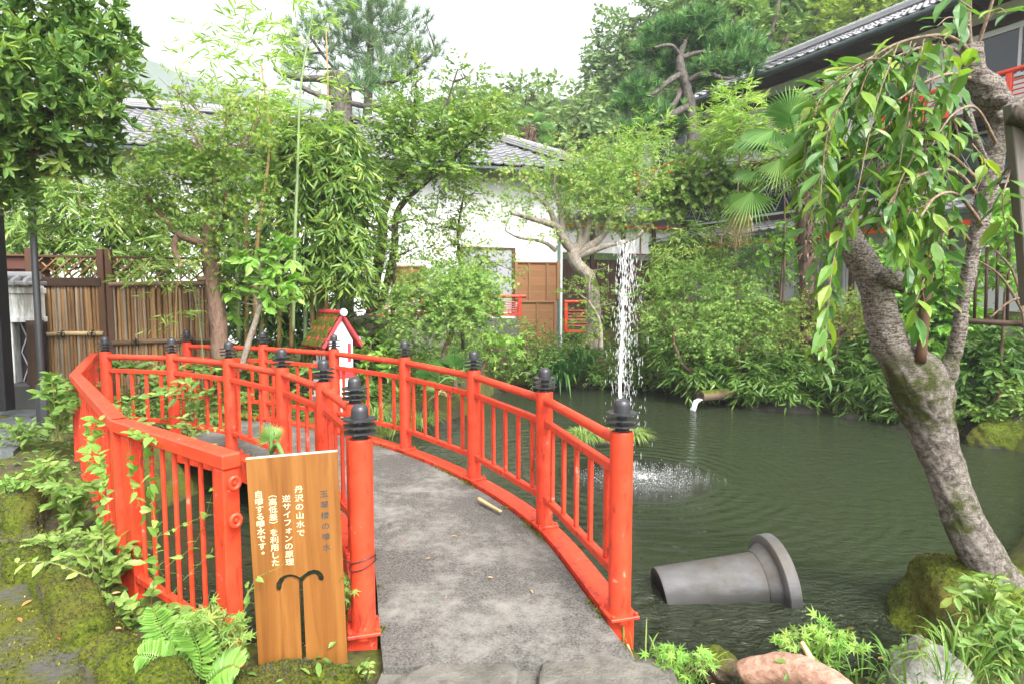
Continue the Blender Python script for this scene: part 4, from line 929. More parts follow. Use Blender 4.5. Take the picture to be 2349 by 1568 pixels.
# concrete pipe lying in the water
pa, pb = np.array([1.03, 4.12, WZ - .045]), np.array([1.76, 4.17, WZ + .05]); pd_ = nz(pb - pa); 
pipe = thing('concrete_pipe', 'short grey concrete drain pipe with flared collar lying half sunk in the pond', 'pipe', tuple(pa))
t = NT('pipe_concrete'); g = t.geo(); n1 = t.noise(t.geo((1, 1, 3)), 5, 6, .65); n2 = t.noise(g, 3, 5, .6); n3 = t.noise(g, 120, 3, .7)
sz_ = t.n('ShaderNodeSeparateXYZ'); t.l(t.geo(), sz_.inputs[0])
c = t.mix(n1, (.05, .05, .052), (.155, .155, .155)); c = t.mix(t.ramp(n2, [(.45, 0.0), (.58, .8)]), c, (.06, .048, .034)); c = t.mix(t.math('MULTIPLY', n3, .2), c, (.2, .2, .2))
wet = t.ramp(t.math('ADD', t.math('MULTIPLY', sz_.outputs[2], 1.0), t.math('MULTIPLY', n1, .05)), [(.0, 1.0), (1.0, .0)])
wt = t.n('ShaderNodeMapRange'); t.l(t.math('ADD', sz_.outputs[2], t.math('MULTIPLY', n1, .10)), wt.inputs[0]); wt.inputs[1].default_value = WZ + .10; wt.inputs[2].default_value = WZ + .17; wt.inputs[3].default_value = .75; wt.inputs[4].default_value = 0
c = t.mix(wt.outputs[0], c, (.035, .034, .032))
t.princ(c, .6, t.bump(t.math('ADD', n1, t.math('MULTIPLY', n3, .4)), .3, .008), .35); PCON = t.m
s_ = nz(np.cross(pd_, UP)); u_ = np.cross(s_, pd_); Lp = np.linalg.norm(pb - pa)
m = MB(); m.lathe([(.155, 0), (.195, 0), (.20, .012), (.20, Lp - .02), (.215, Lp + .0), (.165, Lp + .01), (.155, .02), (.155, 0)], pa, 40, s_, u_, pd_); m.build('barrel', PCON, pipe, auto=40)
m = MB(); m.lathe([(.165, Lp - .03), (.205, Lp - .035), (.225, Lp + .0), (.250, Lp + .035), (.296, Lp + .045), (.306, Lp + .055), (.308, Lp + .125), (.298, Lp + .135), (.20, Lp + .135), (.20, Lp + .02)], pa, 40, s_, u_, pd_); m.build('collar', PCON, pipe, auto=40)
# small pipe that pours into the pond
pa = at(1607, 908, 10.9); pb = pa + np.array([.72, .35, .01]); pd_ = nz(pb - pa); s_ = nz(np.cross(pd_, UP)); u_ = np.cross(s_, pd_)
sp = thing('spout_pipe', 'mossy clay spout pipe pouring water into the pond at the far bank', 'pipe', tuple(pa))
m = MB(); m.lathe([(.075, .0), (.10, 0), (.10, .9), (.075, .9), (.075, .0)], pa, 18, s_, u_, pd_); m.build('barrel', mossrock('clay_pipe', (.17, .12, .08), .35, 6), sp, auto=40)
WAT = NT('falling_water'); WAT.princ((.85, .9, .92), .08, None, .5).inputs['Transmission Weight'].default_value = .45; WAT = WAT.m
m = MB(); 
for k in range(5): m.tube(cr([pa + pd_ * .03 + s_ * (k - 2) * .02 - UP * .055, pa - pd_ * .10 + s_ * (k - 2) * .02 - UP * .09, pa - pd_ * .18 + s_ * (k - 2) * .025 + UP * (WZ - pa[2])], 6), .018, 6, lump=.4, lf=30)
m.build('water_stream', WAT, sp, smooth=True)
pa = at(2078, 968, 9.6); m = MB()
for k in range(3): m.tube(cr([pa + [.05, .1, .02], pa, pa + [-.05 + .02 * k, -.05, WZ - pa[2]]], 5), .015, 6, lump=.4, lf=30)
tag(m.build('trickle', WAT, smooth=True), 'thin trickle of water falling from the bank behind the cherry trunk', 'water')
# peeled pink log
t = NT('peeled_wood'); g = t.geo(); n1 = t.noise(t.geo((.6, 1, 1)), 22, 7, .75, 1.6); n2 = t.noise(g, 9, 4)
c = t.mix(t.ramp(n1, [(.35, 0.0), (.65, 1.0)]), (.24, .115, .08), (.46, .29, .21)); c = t.mix(t.ramp(n2, [(.62, 0.0), (.72, .6)]), c, (.25, .15, .09)); t.princ(c, .6, t.bump(n1, .7, .012), .3); PEEL = t.m
m = MB(); pts = cr([at(1700, 1545, 2.80), at(1722, 1540, 2.78), at(1810, 1535, 2.70), at(1890, 1565, 2.58), at(2000, 1640, 2.38)], 16)
m.tube(pts, np.interp(np.arange(len(pts)), [0, 5, 16, 32, 48, 64], [.040, .052, .060, .076, .072, .06]), 40, True, .06, 8, fine=.02)
lg = thing('driftwood_log', 'pale pink peeled log lying on the near bank at the bottom edge', 'log', tuple(pts[0])); m.build('trunk', PEEL, lg, smooth=True)
m = MB(); q = cr([at(1880, 1540, 2.66), at(1862, 1512, 2.68), at(1838, 1470, 2.72)], 6); m.tube(q, np.linspace(.020, .011, len(q)), 8, True, .06, 9); m.build('branch_stub', PALEB, lg, smooth=True)
def stick(name, pts, r, mat, lab, cat='stick'):
    m = MB(); P = cr(pts, 6); m.tube(P, np.linspace(r, r * .6, len(P)), 8, True, .08, 8); return tag(m.build(name, mat, smooth=True), lab, cat)
stick('bamboo_stick', [gz(1098, 1143, .085), gz(1120, 1156, .075), gz(1149, 1172, .068)], .017, PALEB, 'short pale bamboo stick lying on the deck by the right beam')
stick('dry_twig', [gz(1440, 1478, .03), at(1470, 1545, 2.75), at(1520, 1600, 2.6)], .005, PALEB, 'thin dry stem hanging at the right corner of the deck')
stick('fallen_branch', [at(2190, 1290, 4.4) , at(2230, 1275, 4.2), at(2290, 1285, 4.0)], .04, bark('grey_bark', (.07, .05, .04), (.22, .19, .16)), 'short broken branch poking out behind the cherry trunk over the water', 'branch')
FLEAF = leafmat('fallen_leaf', [(.30, .16, .05), (.45, .30, .14), (.36, .10, .04)], .1)
# fountain
SPC = SPL.copy(); ft = thing('fountain_jet', 'tall white jet of water with falling drops rising from the pond', 'fountain', tuple(SPC))
rg = np.random.default_rng(11); 
DROP = NT('water_drop'); dp = DROP.princ((.93, .95, .95), .12, None, .5); dp.inputs['Transmission Weight'].default_value = .25; DROP = DROP.m
top = at(1432, 560, SPC[1]); bot = at(1417, 1080, SPC[1]); Hh = top[2] - bot[2]
def drops(m, P, rx, rz):
    n = len(P); oc = np.array([[1, 0, 0], [0, 1, 0], [-1, 0, 0], [0, -1, 0], [0, 0, 1], [0, 0, -1.]]) 
    V = P[:, None] + oc[None] * np.stack([rx, rx, rz], -1)[:, None]; f = np.array([[0, 1, 4], [1, 2, 4], [2, 3, 4], [3, 0, 4], [1, 0, 5], [2, 1, 5], [3, 2, 5], [0, 3, 5]])
    m.add(V.reshape(-1, 3), (f[None] + (np.arange(n) * 6)[:, None, None]).reshape(-1, 3))
m = MB(); n = 560; tt = rg.random(n) ** .8; core = bot + (top - bot) * tt[:, None]; rad = .012 + .045 * tt ** 1.5
rad = rad * .62; core[:, 0] += rg.normal(0, 1, n) * rad; core[:, 1] += rg.normal(0, 1, n) * rad
drops(m, core, rg.uniform(.0018, .0045, n), rg.uniform(.010, .040, n))
for k in range(5):
    P = bot + (top - bot) * np.linspace(0, .66 + .05 * k, 60)[:, None]; P[:, 0] += .014 * wob(P * [1, 1, 5], 2.2, k) + .005 * (k - 2); P[:, 1] += .014 * wob(P * [1, 1, 5], 2.2, k + 9)
    m.tube(P, np.linspace(.013, .003, 60) * (1 + .5 * wob(P, 26, k)), 6)
stuff(m.build('jet', DROP, ft))
m = MB(); n = 950; tt = rg.random(n); z = tt ** .75; sprd = .075 + .15 * (1 - z) ** .7; ang = rg.random(n) * 6.283; r = np.abs(rg.normal(0, .62, n)) * sprd + .04 * z
P = np.stack([top[0] + .035 + r * np.cos(ang), top[1] + r * np.sin(ang), bot[2] + (Hh + .05) * z], -1); drops(m, P, rg.uniform(.0013, .0034, n), rg.uniform(.010, .045, n)); stuff(m.build('falling_drops', DROP, ft))
m = MB(); n = 260; ang = rg.random(n) * 6.283; r = np.sqrt(rg.random(n)) * .62; P = np.stack([SPC[0] + .08 + r * np.cos(ang), SPC[1] + .8 * r * np.sin(ang), np.full(n, WZ) + rg.exponential(.03, n)], -1)
drops(m, P, rg.uniform(.002, .004, n), rg.uniform(.003, .008, n)); stuff(m.build('splash', DROP, ft))
m = MB(); n = 1500; ang = rg.random(n) * 6.283; r = np.abs(rg.normal(0, .42, n)); r = r[r < .95]; n = len(r); ang = ang[:n]; P = np.stack([SPC[0] + .12 + r * np.cos(ang), SPC[1] + .75 * r * np.sin(ang), np.full(n, WZ + .001)], -1)
drops(m, P, rg.uniform(.002, .0065, n), rg.uniform(.001, .0025, n)); stuff(m.build('sky_glints', DROP, ft))  # flat white flecks stand in for sky reflections around the splash
# koi
m = MB(); P = cr([gz(1470, 1278, WZ - .085), gz(1530, 1262, WZ - .08), gz(1590, 1272, WZ - .085)], 8); m.tube(P, np.interp(np.linspace(0, 1, len(P)), [0, .15, .4, .75, 1], [.012, .05, .062, .03, .006]), 12, flat=1.2)
tag(m.build('koi', plain('dark_koi', (.02, .021, .022), .5), smooth=True), 'dark carp just under the surface left of the concrete pipe', 'fish')

# ------------------------------------------------------------------ plants
DEN = 2.6
def pt(q):
    return at(*q[:3])
def clump(rg, C, n, shell=.55):
    """n points in an ellipsoid (centre 3, radii 3) crowded towards the outside, with outward directions"""
    d = nz(rg.normal(size=(n, 3))); r = (shell + (1 - shell) * rg.random(n)) * (1 + .28 * wob(d, 2.1, rg.random() * 9)); r = np.where(rg.random(n) < .25, r * rg.random(n), r)
    return C[0] + d * r[:, None] * C[1], d
def foliage(m, rg, clumps, dens, size, tm, per=6, spray=.22, droop=.35, flat=.55, twig=None, tint=(0, 1), gap=.0, wid=1.0, up=.2, alt=.8, shell=.5, whorl=0):
    """leaf sprays through a list of clumps (centre, radii m). dens = sprays per square metre of clump outline"""
    tips = []
    for ci, C in enumerate(clumps):
        R_ = np.asarray(C[1], float); n = max(3, int(DEN * dens * math.pi * R_[0] * R_[2] * (C[2] if len(C) > 2 else 1)))
        P, d = clump(rg, (C[0], R_), n, shell)
        if gap: k = wob(P, 1.0 / max(.12, R_.mean() * .35), ci) > -1 + 2 * gap * .5; P, d = P[k], d[k]
        n = len(P)
        if not n: continue
        ax = nz(d * [1, 1, .5] + rg.normal(0, .45, (n, 3)) + np.array([0, 0, up])); sd = nz(np.cross(ax, [0, 0, 1.]) + rg.normal(0, .15, (n, 3)))
        t = np.linspace(.12, 1, per)[None, :, None]; L = spray * rg.uniform(.6, 1.25, n)[:, None, None]
        Q = P[:, None] + ax[:, None] * t * L + np.array([0, 0, -1.]) * droop * t ** 2 * L
        sg = np.where(np.arange(per) % 2, 1., -1.)[None, :, None]; sg = np.where(np.arange(per)[None, :, None] == per - 1, 0, sg)
        ld = nz(ax[:, None] * .75 + sd[:, None] * sg * alt + rg.normal(0, .22, (n, per, 3)) + np.array([0, 0, -droop]))
        if whorl:
            n2 = np.cross(sd, ax); an = 2 * math.pi * np.arange(per)[None] / 5.0 + rg.random((n, 1)) * 6.28; rad_ = sd[:, None] * np.cos(an)[..., None] + n2[:, None] * np.sin(an)[..., None]
            Q = P[:, None] + ax[:, None] * L * (.75 + .25 * (np.arange(per) / per)[None, :, None]); ld = nz(ax[:, None] * rg.uniform(.35, 1.0, (n, per, 1)) + rad_ * .9 + rg.normal(0, .15, (n, per, 3)))
        if whorl: d = np.broadcast_to(d, P.shape)
        nr = nz(np.array([0, 0, 1.]) * flat * .55 + d[:, None] * (1 - flat * .55) * .7 + rg.normal(0, .5, (n, per, 3)))
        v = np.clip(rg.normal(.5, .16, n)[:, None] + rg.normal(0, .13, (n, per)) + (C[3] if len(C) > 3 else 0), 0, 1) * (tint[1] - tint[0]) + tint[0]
        s = size * rg.uniform(.65, 1.2, (n, per)) * (C[4] if len(C) > 4 else 1)
        m.leaves(Q.reshape(-1, 3), ld.reshape(-1, 3), nr.reshape(-1, 3), s.ravel(), tm, v.ravel(), wid)
        tips.append((C[0], P, Q[:, -1]))
    return tips
def needles(m, rg, clumps, dens, size, per=26, wd=1.0):
    for ci, C in enumerate(clumps):
        R_ = np.asarray(C[1], float); n = max(3, int(1.9 * dens * math.pi * R_[0] * R_[2] * (C[2] if len(C) > 2 else 1))); P, d = clump(rg, (C[0], R_), n, .45)
        ax = nz(d * [.7, .7, .6] + [0, 0, .8] + rg.normal(0, .25, (n, 3)))
        nd = nz(ax[:, None] * .9 + rg.normal(0, .48, (n, per, 3))); base = P[:, None] + ax[:, None] * rg.uniform(0, .5, (n, per, 1)) * size
        v = np.clip(rg.normal(.5, .28, n)[:, None] + rg.normal(0, .08, (n, per)), 0, 1)
        m.leaves(base.reshape(-1, 3), nd.reshape(-1, 3), rg.normal(size=(n * per, 3)), size * rg.uniform(.7, 1.15, n * per), T_NEED, v.ravel(), wd * 1.5)
def C(u, v, D, ru, rv, rd=None, k=1.0, tint=0.0, ls=1.0):
    """clump from photograph outline: centre, half width and half height in photograph px at depth D"""
    a_ = px(ru, D); b_ = px(rv, D); return (at(u, v, D), np.array([a_, (a_ * .8 if rd is None else rd), b_]), k, tint, ls)
def wood(m, path, sides=9, lump=.12, n=8, lf=9, fine=0.0):
    """path rows (u, v, D, radius px); returns smooth points"""
    P = np.array([pt(q) for q in path]); r = np.array([px(q[3], q[2]) for q in path]); S_ = cr(P, n); rr = np.interp(np.linspace(0, len(P) - 1, len(S_)), np.arange(len(P)), r)
    m.tube(S_, rr, sides, True, lump, lf, fine=fine); return S_, rr
def limbs(m, rg, S_, clumps, r0=.022, r1=.006, tip=.85, lower=.25, sides=6):
    for Cc in clumps:
        c = Cc[0]; dd = np.linalg.norm(S_ - c, axis=1) + np.where(S_[:, 2] > c[2] - .02, .6, 0); k = int(np.argmin(dd)); a_ = S_[k]
        if dd[k] < .05: continue
        mid_ = (a_ + c) / 2 + np.array([rg.normal(0, .12), rg.normal(0, .12), rg.normal(-.02, .08)]) * dd[k]
        P = cr([a_, mid_, c], 7); m.tube(P, np.linspace(r0, r1, len(P)), sides, False, .1, 9)
        for _ in range(5):
            e = c + nz(rg.normal(size=3)) * Cc[1] * tip; b_ = P[rg.integers(7, len(P))]; q = cr([b_, (b_ + e) / 2 + rg.normal(0, .06, 3) * Cc[1].mean(), e], 4); m.tube(q, np.linspace(r1 * 1.1, r1 * .35, len(q)), 4, False)
def root_at(p, zb=None): return (p[0], p[1], float(HT(p[0], p[1])) if zb is None else zb)
def tree(name, label, cat, paths, clumps, barkm, leafm, seed, dens, size, tm, group=None, needle=False, limb=(.022, .006), twigs=True, crown='crown', extra=None, nlimb=None, **kw):
    rg = np.random.default_rng(seed); p0 = pt(paths[0][0]); T = thing(name, label, cat, root_at(p0), group); m = MB(); allS = []
    for q in paths: S_, _ = wood(m, q); allS.append(S_)
    if limb: limbs(m, rg, np.vstack(allS), clumps if nlimb is None else clumps[:nlimb], *limb)
    m.build('trunk', barkm, T, smooth=True); m = MB()
    if needle: needles(m, rg, clumps, dens, size, **kw)
    else: foliage(m, rg, clumps, dens, size, tm, **kw)
    if extra: extra(m, rg)
    m.build(crown, leafm, T); return T
G_EVER = leafmat('evergreen_leaf', [(0.036, .09, 0.021), (0.072, .15, 0.032), (0.120, .21, 0.043), (0.252, .33, 0.068)], .3, .5, .25)
G_MAPLE = leafmat('maple_leaf', [(0.060, .13, 0.025), (0.102, .19, 0.034), (0.168, .26, 0.043), (0.276, .33, 0.060)], .33, .5, .3)
G_MAPLEL = leafmat('pale_maple_leaf', [(.13, .24, .06), (.19, .31, .075), (.26, .37, .09), (.42, .40, .14)], .36, .5, .3)
G_BAM = leafmat('bamboo_leaf', [(0.047, .11, 0.018), (0.081, .165, 0.027), (0.149, .235, 0.041), (0.270, .32, 0.072)], .28, .42, .4)
G_BAML = leafmat('young_bamboo_leaf', [(.14, .26, .04), (.20, .33, .06), (.28, .40, .09), (.36, .42, .12)], .45, .45, .35)
G_CHER = leafmat('cherry_leaf', [(0.046, .12, 0.032), (0.075, .17, 0.040), (0.132, .24, 0.040), (0.265, .35, 0.048)], .4, .35, .4)
G_BACK = leafmat('forest_leaf', [(.06, .12, .04), (.09, .16, .05), (.13, .21, .06), (.18, .25, .08)], .4, .55, .25)
G_BACKHAZE = leafmat('hazed_forest_leaf', [(.10, .17, .08), (.14, .21, .095), (.18, .26, .11), (.24, .31, .14)], .35, .6, .2)  # paled leaf colour: distance haze painted into the far trees
G_BACKY = leafmat('yellow_green_leaf', [(.10, .16, .02), (.15, .22, .03), (.20, .27, .04), (.26, .31, .06)], .4, .55, .25)
G_PINE = leafmat('pine_needle', [(.025, .085, .03), (.05, .14, .042), (.10, .22, .06), (.21, .36, .11)], .15, .5, .3)
G_PINEBACKLIT = leafmat('backlit_pine_needle', [(.08, .15, .08), (.12, .20, .10), (.17, .26, .13), (.24, .33, .17)], .35, .5, .3)  # needles lightened so the colour itself carries the backlit look
G_PALM = leafmat('palm_leaf', [(.06, .16, .04), (.10, .22, .055), (.16, .29, .08), (.27, .37, .13)], .35, .35, .45)
G_SHRUB = leafmat('shrub_leaf', [(0.060, .13, 0.027), (0.102, .19, 0.038), (0.162, .26, 0.055), (0.276, .34, 0.085)], .38, .42, .35)
G_BRIGHT = leafmat('bright_leaf', [(.11, .25, .04), (.16, .32, .055), (.24, .39, .08), (.34, .43, .12)], .4, .4, .35)
G_SASA = leafmat('sasa_leaf', [(0.041, .10, 0.018), (0.074, .155, 0.027), (0.121, .22, 0.041), (0.230, .3, 0.072)], .34, .42, .4)
G_GRASS = leafmat('grass_blade', [(0.046, .12, 0.020), (0.092, .19, 0.030), (0.172, .27, 0.060), (0.322, .34, 0.120)], .3, .45, .35)
G_IRIS = leafmat('iris_leaf', [(0.030, .10, 0.025), (0.048, .14, 0.035), (0.084, .18, 0.050), (0.168, .24, 0.060)], .3, .35, .45)
G_DRY = leafmat('dry_leaf', [(.28, .20, .10), (.40, .30, .16), (.5, .4, .24)], .25, .6, .2)
G_RED = leafmat('reddish_leaf', [(.12, .14, .04), (.17, .12, .06), (.24, .14, .10), (.2, .25, .07)], .35, .5, .3)
B_GREY = bark('grey_bark_pale', (.13, .105, .08), (.34, .30, .25), 26, (1, 1, .5), .6, .15)
B_BROWN = bark('brown_bark', (.075, .045, .03), (.21, .14, .10), 30, (1, 1, .4), .6, .1)
B_DARK = bark('dark_bark', (.03, .024, .018), (.10, .08, .06), 28)
B_PINE = bark('pine_bark', (.04, .032, .028), (.17, .15, .135), 20, (1, 1, .6), 1.0)
CULM = NT('bamboo_culm'); at_ = CULM.n('ShaderNodeAttribute'); at_.attribute_name = 'v'; CULM.princ(CULM.ramp(at_.outputs['Fac'], [(0, (.13, .20, .09)), (.4, (.19, .25, .10)), (.6, (.30, .22, .08)), (1, (.34, .19, .08))]), .35, None, .4); CULM = CULM.m

def shrub(name, label, clumps, seed, mat, dens, size, tm, base=None, bk=None, cat='shrub', **kw):
    c0 = clumps[0]; D = c0[0][1]
    T = thing(name, label, cat, root_at(c0[0])); rg = np.random.default_rng(seed); m = MB(); g = np.array(root_at(c0[0]))
    S_ = cr([g - [0, 0, .1], (g + c0[0]) / 2 + rg.normal(0, .05, 3), c0[0]], 6); m.tube(S_, np.linspace(.03, .012, len(S_)), 7, True, .1, 8); limbs(m, rg, S_, clumps, .014, .005); m.build('stem', bk or B_BROWN, T, smooth=True)
    m = MB(); foliage(m, rg, clumps, dens, size, tm, **kw); m.build('foliage', mat, T); return T
# --- left: big evergreen over the lamp
ev = [C(60, 90, 5.6, 130, 120), C(190, 70, 5.7, 90, 90), C(245, 170, 5.6, 65, 70), C(130, 210, 5.2, 110, 90), C(20, 300, 5.3, 110, 100), C(215, 270, 5.5, 60, 60), C(120, 330, 5.4, 110, 70), C(0, 440, 5.5, 80, 80), C(195, 330, 5.6, 50, 40),
      C(10, 180, 5.0, 100, 90), C(120, 0, 5.6, 120, 80), C(-90, 250, 5.5, 120, 260), C(255, 110, 5.8, 35, 40), C(285, 190, 5.6, 24, 26), C(170, 390, 5.7, 40, 30)]
tree('evergreen_tree', 'large glossy leaved evergreen filling the upper left corner above the lamp', 'tree', [[(-95, 960, 5.6, 30), (-90, 600, 5.6, 26), (-50, 350, 5.6, 20), (60, 150, 5.6, 10)], [(-60, 420, 5.6, 14), (60, 330, 5.5, 9), (180, 250, 5.5, 5)]], ev, B_BROWN, G_EVER, 1, 92, .115, T_OVAL, per=8, spray=.15, droop=.1, flat=.6, up=.5, shell=.35, whorl=1, wid=.75)
# --- bamboo grass behind the screens
bb = [C(180, 470, 9.2, 90, 60), C(110, 540, 9.3, 90, 60), C(250, 520, 9.4, 80, 60), C(40, 560, 9.3, 70, 50), C(200, 585, 9.0, 60, 45), C(290, 470, 9.6, 50, 60), C(130, 410, 9.6, 70, 50), C(310, 560, 9.6, 50, 50), C(20, 470, 9.8, 70, 70), C(350, 480, 9.8, 55, 60), C(400, 560, 9.7, 60, 50), C(450, 500, 9.8, 50, 60), C(340, 610, 9.5, 60, 36), C(510, 470, 9.9, 50, 70), C(520, 580, 9.7, 40, 60)]
tree('bamboo_shrub', 'bright green bamboo thicket with drooping leaves behind the bamboo screen', 'bamboo', [[(180, 860, 9.3, 4), (190, 600, 9.3, 3), (180, 420, 9.3, 2)], [(90, 860, 9.4, 4), (100, 600, 9.4, 3), (60, 470, 9.4, 2)], [(265, 850, 9.5, 4), (262, 560, 9.5, 3), (250, 440, 9.5, 2)]], bb, CULM, G_BAM, 2, 62, .20, T_BAM, per=8, spray=.20, droop=.75, flat=.35, limb=(.008, .003), tint=(.15, 1), wid=1.15)
tree('bamboo_shrub', 'deep green bamboo undergrowth filling in behind the bamboo culms and aucuba', 'bamboo', [[(560, 830, 9.9, 4), (560, 640, 9.9, 3)], [(700, 830, 9.9, 4), (700, 640, 9.9, 3)], [(800, 830, 9.9, 4), (800, 660, 9.9, 3)]], [C(555, 650, 9.8, 50, 60), C(620, 730, 9.8, 60, 50), C(690, 700, 9.9, 60, 60), C(750, 750, 9.9, 60, 40), C(815, 720, 10, 45, 50), C(560, 550, 9.9, 45, 60), C(615, 630, 9.9, 50, 60), C(540, 760, 9.7, 50, 40), C(680, 780, 9.7, 70, 30), C(520, 680, 9.7, 30, 60)], CULM, G_SASA, 44, 75, .19, T_BAM, per=8, spray=.2, droop=.6, flat=.4, limb=(.008, .003), tint=(0, .8), wid=1.2)
# --- maple at the screens
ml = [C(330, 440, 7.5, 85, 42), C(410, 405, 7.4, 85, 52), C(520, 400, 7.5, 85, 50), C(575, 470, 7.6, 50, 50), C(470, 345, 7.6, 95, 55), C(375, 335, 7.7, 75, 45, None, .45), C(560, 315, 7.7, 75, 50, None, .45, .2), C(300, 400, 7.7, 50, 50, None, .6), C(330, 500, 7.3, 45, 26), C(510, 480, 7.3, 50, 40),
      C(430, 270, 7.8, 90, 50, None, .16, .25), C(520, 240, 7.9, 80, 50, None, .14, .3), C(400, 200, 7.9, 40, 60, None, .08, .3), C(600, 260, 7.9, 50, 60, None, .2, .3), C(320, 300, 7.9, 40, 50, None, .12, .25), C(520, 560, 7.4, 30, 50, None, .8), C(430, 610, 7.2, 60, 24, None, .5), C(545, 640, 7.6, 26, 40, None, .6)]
def shoots(m, rg): pass
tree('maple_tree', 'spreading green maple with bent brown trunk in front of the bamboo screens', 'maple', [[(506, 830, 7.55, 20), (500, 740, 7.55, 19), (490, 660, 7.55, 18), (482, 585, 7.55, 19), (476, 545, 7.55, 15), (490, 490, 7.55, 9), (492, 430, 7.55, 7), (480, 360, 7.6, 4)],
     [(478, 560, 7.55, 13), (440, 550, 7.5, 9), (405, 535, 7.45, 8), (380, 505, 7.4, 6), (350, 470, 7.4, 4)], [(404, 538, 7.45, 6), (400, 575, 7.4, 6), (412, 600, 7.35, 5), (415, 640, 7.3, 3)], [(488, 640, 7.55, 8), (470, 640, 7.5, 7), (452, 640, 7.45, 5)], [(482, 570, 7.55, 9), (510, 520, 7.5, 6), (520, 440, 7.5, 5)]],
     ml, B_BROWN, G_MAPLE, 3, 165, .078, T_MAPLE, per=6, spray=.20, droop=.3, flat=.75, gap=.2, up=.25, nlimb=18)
# upright light sprigs through the top of the maple
# --- bamboo clump (dense)
bc_ = [C(690, 360, 8.9, 95, 75), C(770, 420, 8.8, 72, 80), C(780, 530, 8.8, 66, 75), C(690, 480, 8.9, 80, 90), C(720, 610, 8.9, 85, 70), C(800, 620, 8.8, 55, 55), C(640, 420, 9.1, 50, 90), C(640, 580, 9.2, 60, 90), C(690, 300, 9.0, 80, 40, None, .8, .2), C(620, 680, 9.2, 60, 60, None, .7), C(830, 650, 8.9, 30, 40), C(810, 470, 8.9, 45, 60), C(822, 440, 8.9, 40, 60), C(815, 560, 8.9, 45, 50), C(770, 330, 8.9, 70, 50), C(730, 300, 9.1, 80, 50), C(640, 330, 9.1, 50, 50, None, .7)]
cul = [[(u, 800, 9.0 + .1 * (k % 3), 5), (u + 2, 560, 9.0, 4.5), (u + dx, 300, 9.0, 3)] for k, (u, dx) in enumerate(((565, -10), (600, 20), (668, -6), (700, 12), (715, -8), (732, 26), (748, 10), (775, 30), (640, -20)))]
def bamboo_thing(label, paths, clumps, seed, dens, leafm, size=.19, group='bamboos by the shrine house', per=9, droop=.8, spray=.2, wid=1.2, **kw):
    rg = np.random.default_rng(seed); p0 = pt(paths[0][0]); T = thing('bamboo', label, 'bamboo', root_at(p0), group)
    for q in paths:
        m = MB(); P = np.array([pt(x) for x in q]); S_ = cr(P, 12); r = np.interp(np.linspace(0, 1, len(S_)), np.linspace(0, 1, len(q)), [px(x[3], x[2]) for x in q]); rr = r.copy(); rr[::4] *= 1.22
        m.tube(S_, rr, 8, True, a=rg.random()); m.build('culm', CULM, T, smooth=True)
    m = MB(); foliage(m, rg, clumps, dens, size, T_BAM, per=per, spray=spray, droop=droop, flat=.35, wid=wid, **kw); m.build('foliage', leafm, T); return T
bamboo_thing('dense dark green bamboo clump with many culms left of the little shrine house', cul, bc_, 4, 62, G_BAM)
# --- tall thin bamboos with sparse pale leaves
tl = [([(672, 760, 8.2, 4.2), (676, 560, 8.2, 4), (683, 380, 8.2, 3.2), (690, 200, 8.2, 2.4), (720, 20, 8.3, 1.5)], [C(690, 300, 8.2, 60, 120, None, .16), C(700, 140, 8.3, 70, 120, None, .16), C(740, 40, 8.3, 60, 60, None, .2)], 'tall blue green bamboo culm rising thin above the dense clump'),
      ([(583, 770, 8.4, 4.5), (590, 560, 8.4, 4), (618, 330, 8.4, 3), (600, 150, 8.5, 2)], [C(600, 200, 8.4, 70, 110, None, .25), C(570, 90, 8.5, 90, 80, None, .22), C(520, 110, 8.5, 80, 60, None, .16)], 'slim bamboo with pale sparse leaves right of the maple crown'),
      ([(548, 780, 8.6, 4.5), (540, 500, 8.6, 4), (520, 280, 8.6, 3), (470, 90, 8.7, 1.6)], [C(480, 120, 8.7, 70, 60, None, .2), C(440, 200, 8.7, 50, 70, None, .18), C(560, 240, 8.6, 70, 60, None, .4), C(640, 60, 8.7, 70, 70, None, .2)], 'leaning bamboo with pale sparse leaves over the maple crown'),
      ([(735, 760, 9.2, 3.4), (742, 500, 9.2, 3), (752, 250, 9.2, 2.2), (748, 60, 9.2, 1.4)], [C(750, 230, 8.5, 40, 110, None, .2), C(640, 300, 8.5, 70, 50, None, .6), C(600, 280, 8.6, 90, 50, None, .5)], 'tan jointed bamboo culm standing against the pollarded pine')]
for k, (pth, cl, lab) in enumerate(tl): bamboo_thing(lab, [pth], cl, 20 + k, 58, G_BAML, size=.17, per=6, droop=.35, spray=.22, up=.5, wid=1.2)
# sprigs of bamboo in front of the screens
bamboo_thing('low bamboo sprigs leaning out in front of the darker bamboo screen', [[(400, 860, 7.6, 1.6), (404, 700, 7.6, 1.4), (412, 570, 7.6, 1)], [(470, 860, 7.7, 1.6), (455, 720, 7.7, 1.2), (425, 600, 7.6, 1)]], [C(370, 600, 7.6, 60, 50, None, .45), C(410, 700, 7.6, 60, 90, None, .22), C(300, 640, 7.6, 50, 40, None, .2), C(450, 560, 7.6, 50, 40, None, .4)], 31, 70, G_BAML, size=.13, per=5, droop=.3, spray=.18, up=.2)
# --- aucuba and its leaning trunk
tree('aucuba_shrub', 'aucuba shrub with broad yellow green leaves beside the bamboo culms', 'shrub', [[(552, 850, 7.5, 7), (572, 780, 7.5, 7), (597, 700, 7.5, 6), (604, 640, 7.6, 4)]], [C(600, 590, 7.6, 62, 32), C(550, 625, 7.7, 40, 35), C(650, 580, 7.7, 40, 30), C(625, 660, 7.6, 45, 36), C(590, 690, 7.4, 32, 26, None, .8), C(540, 690, 7.7, 35, 45)], B_GREY, G_BRIGHT, 5, 30, .17, T_BIG, per=6, spray=.12, droop=.25, flat=.7, limb=(.012, .005), tint=(0, .8), wid=1.0)
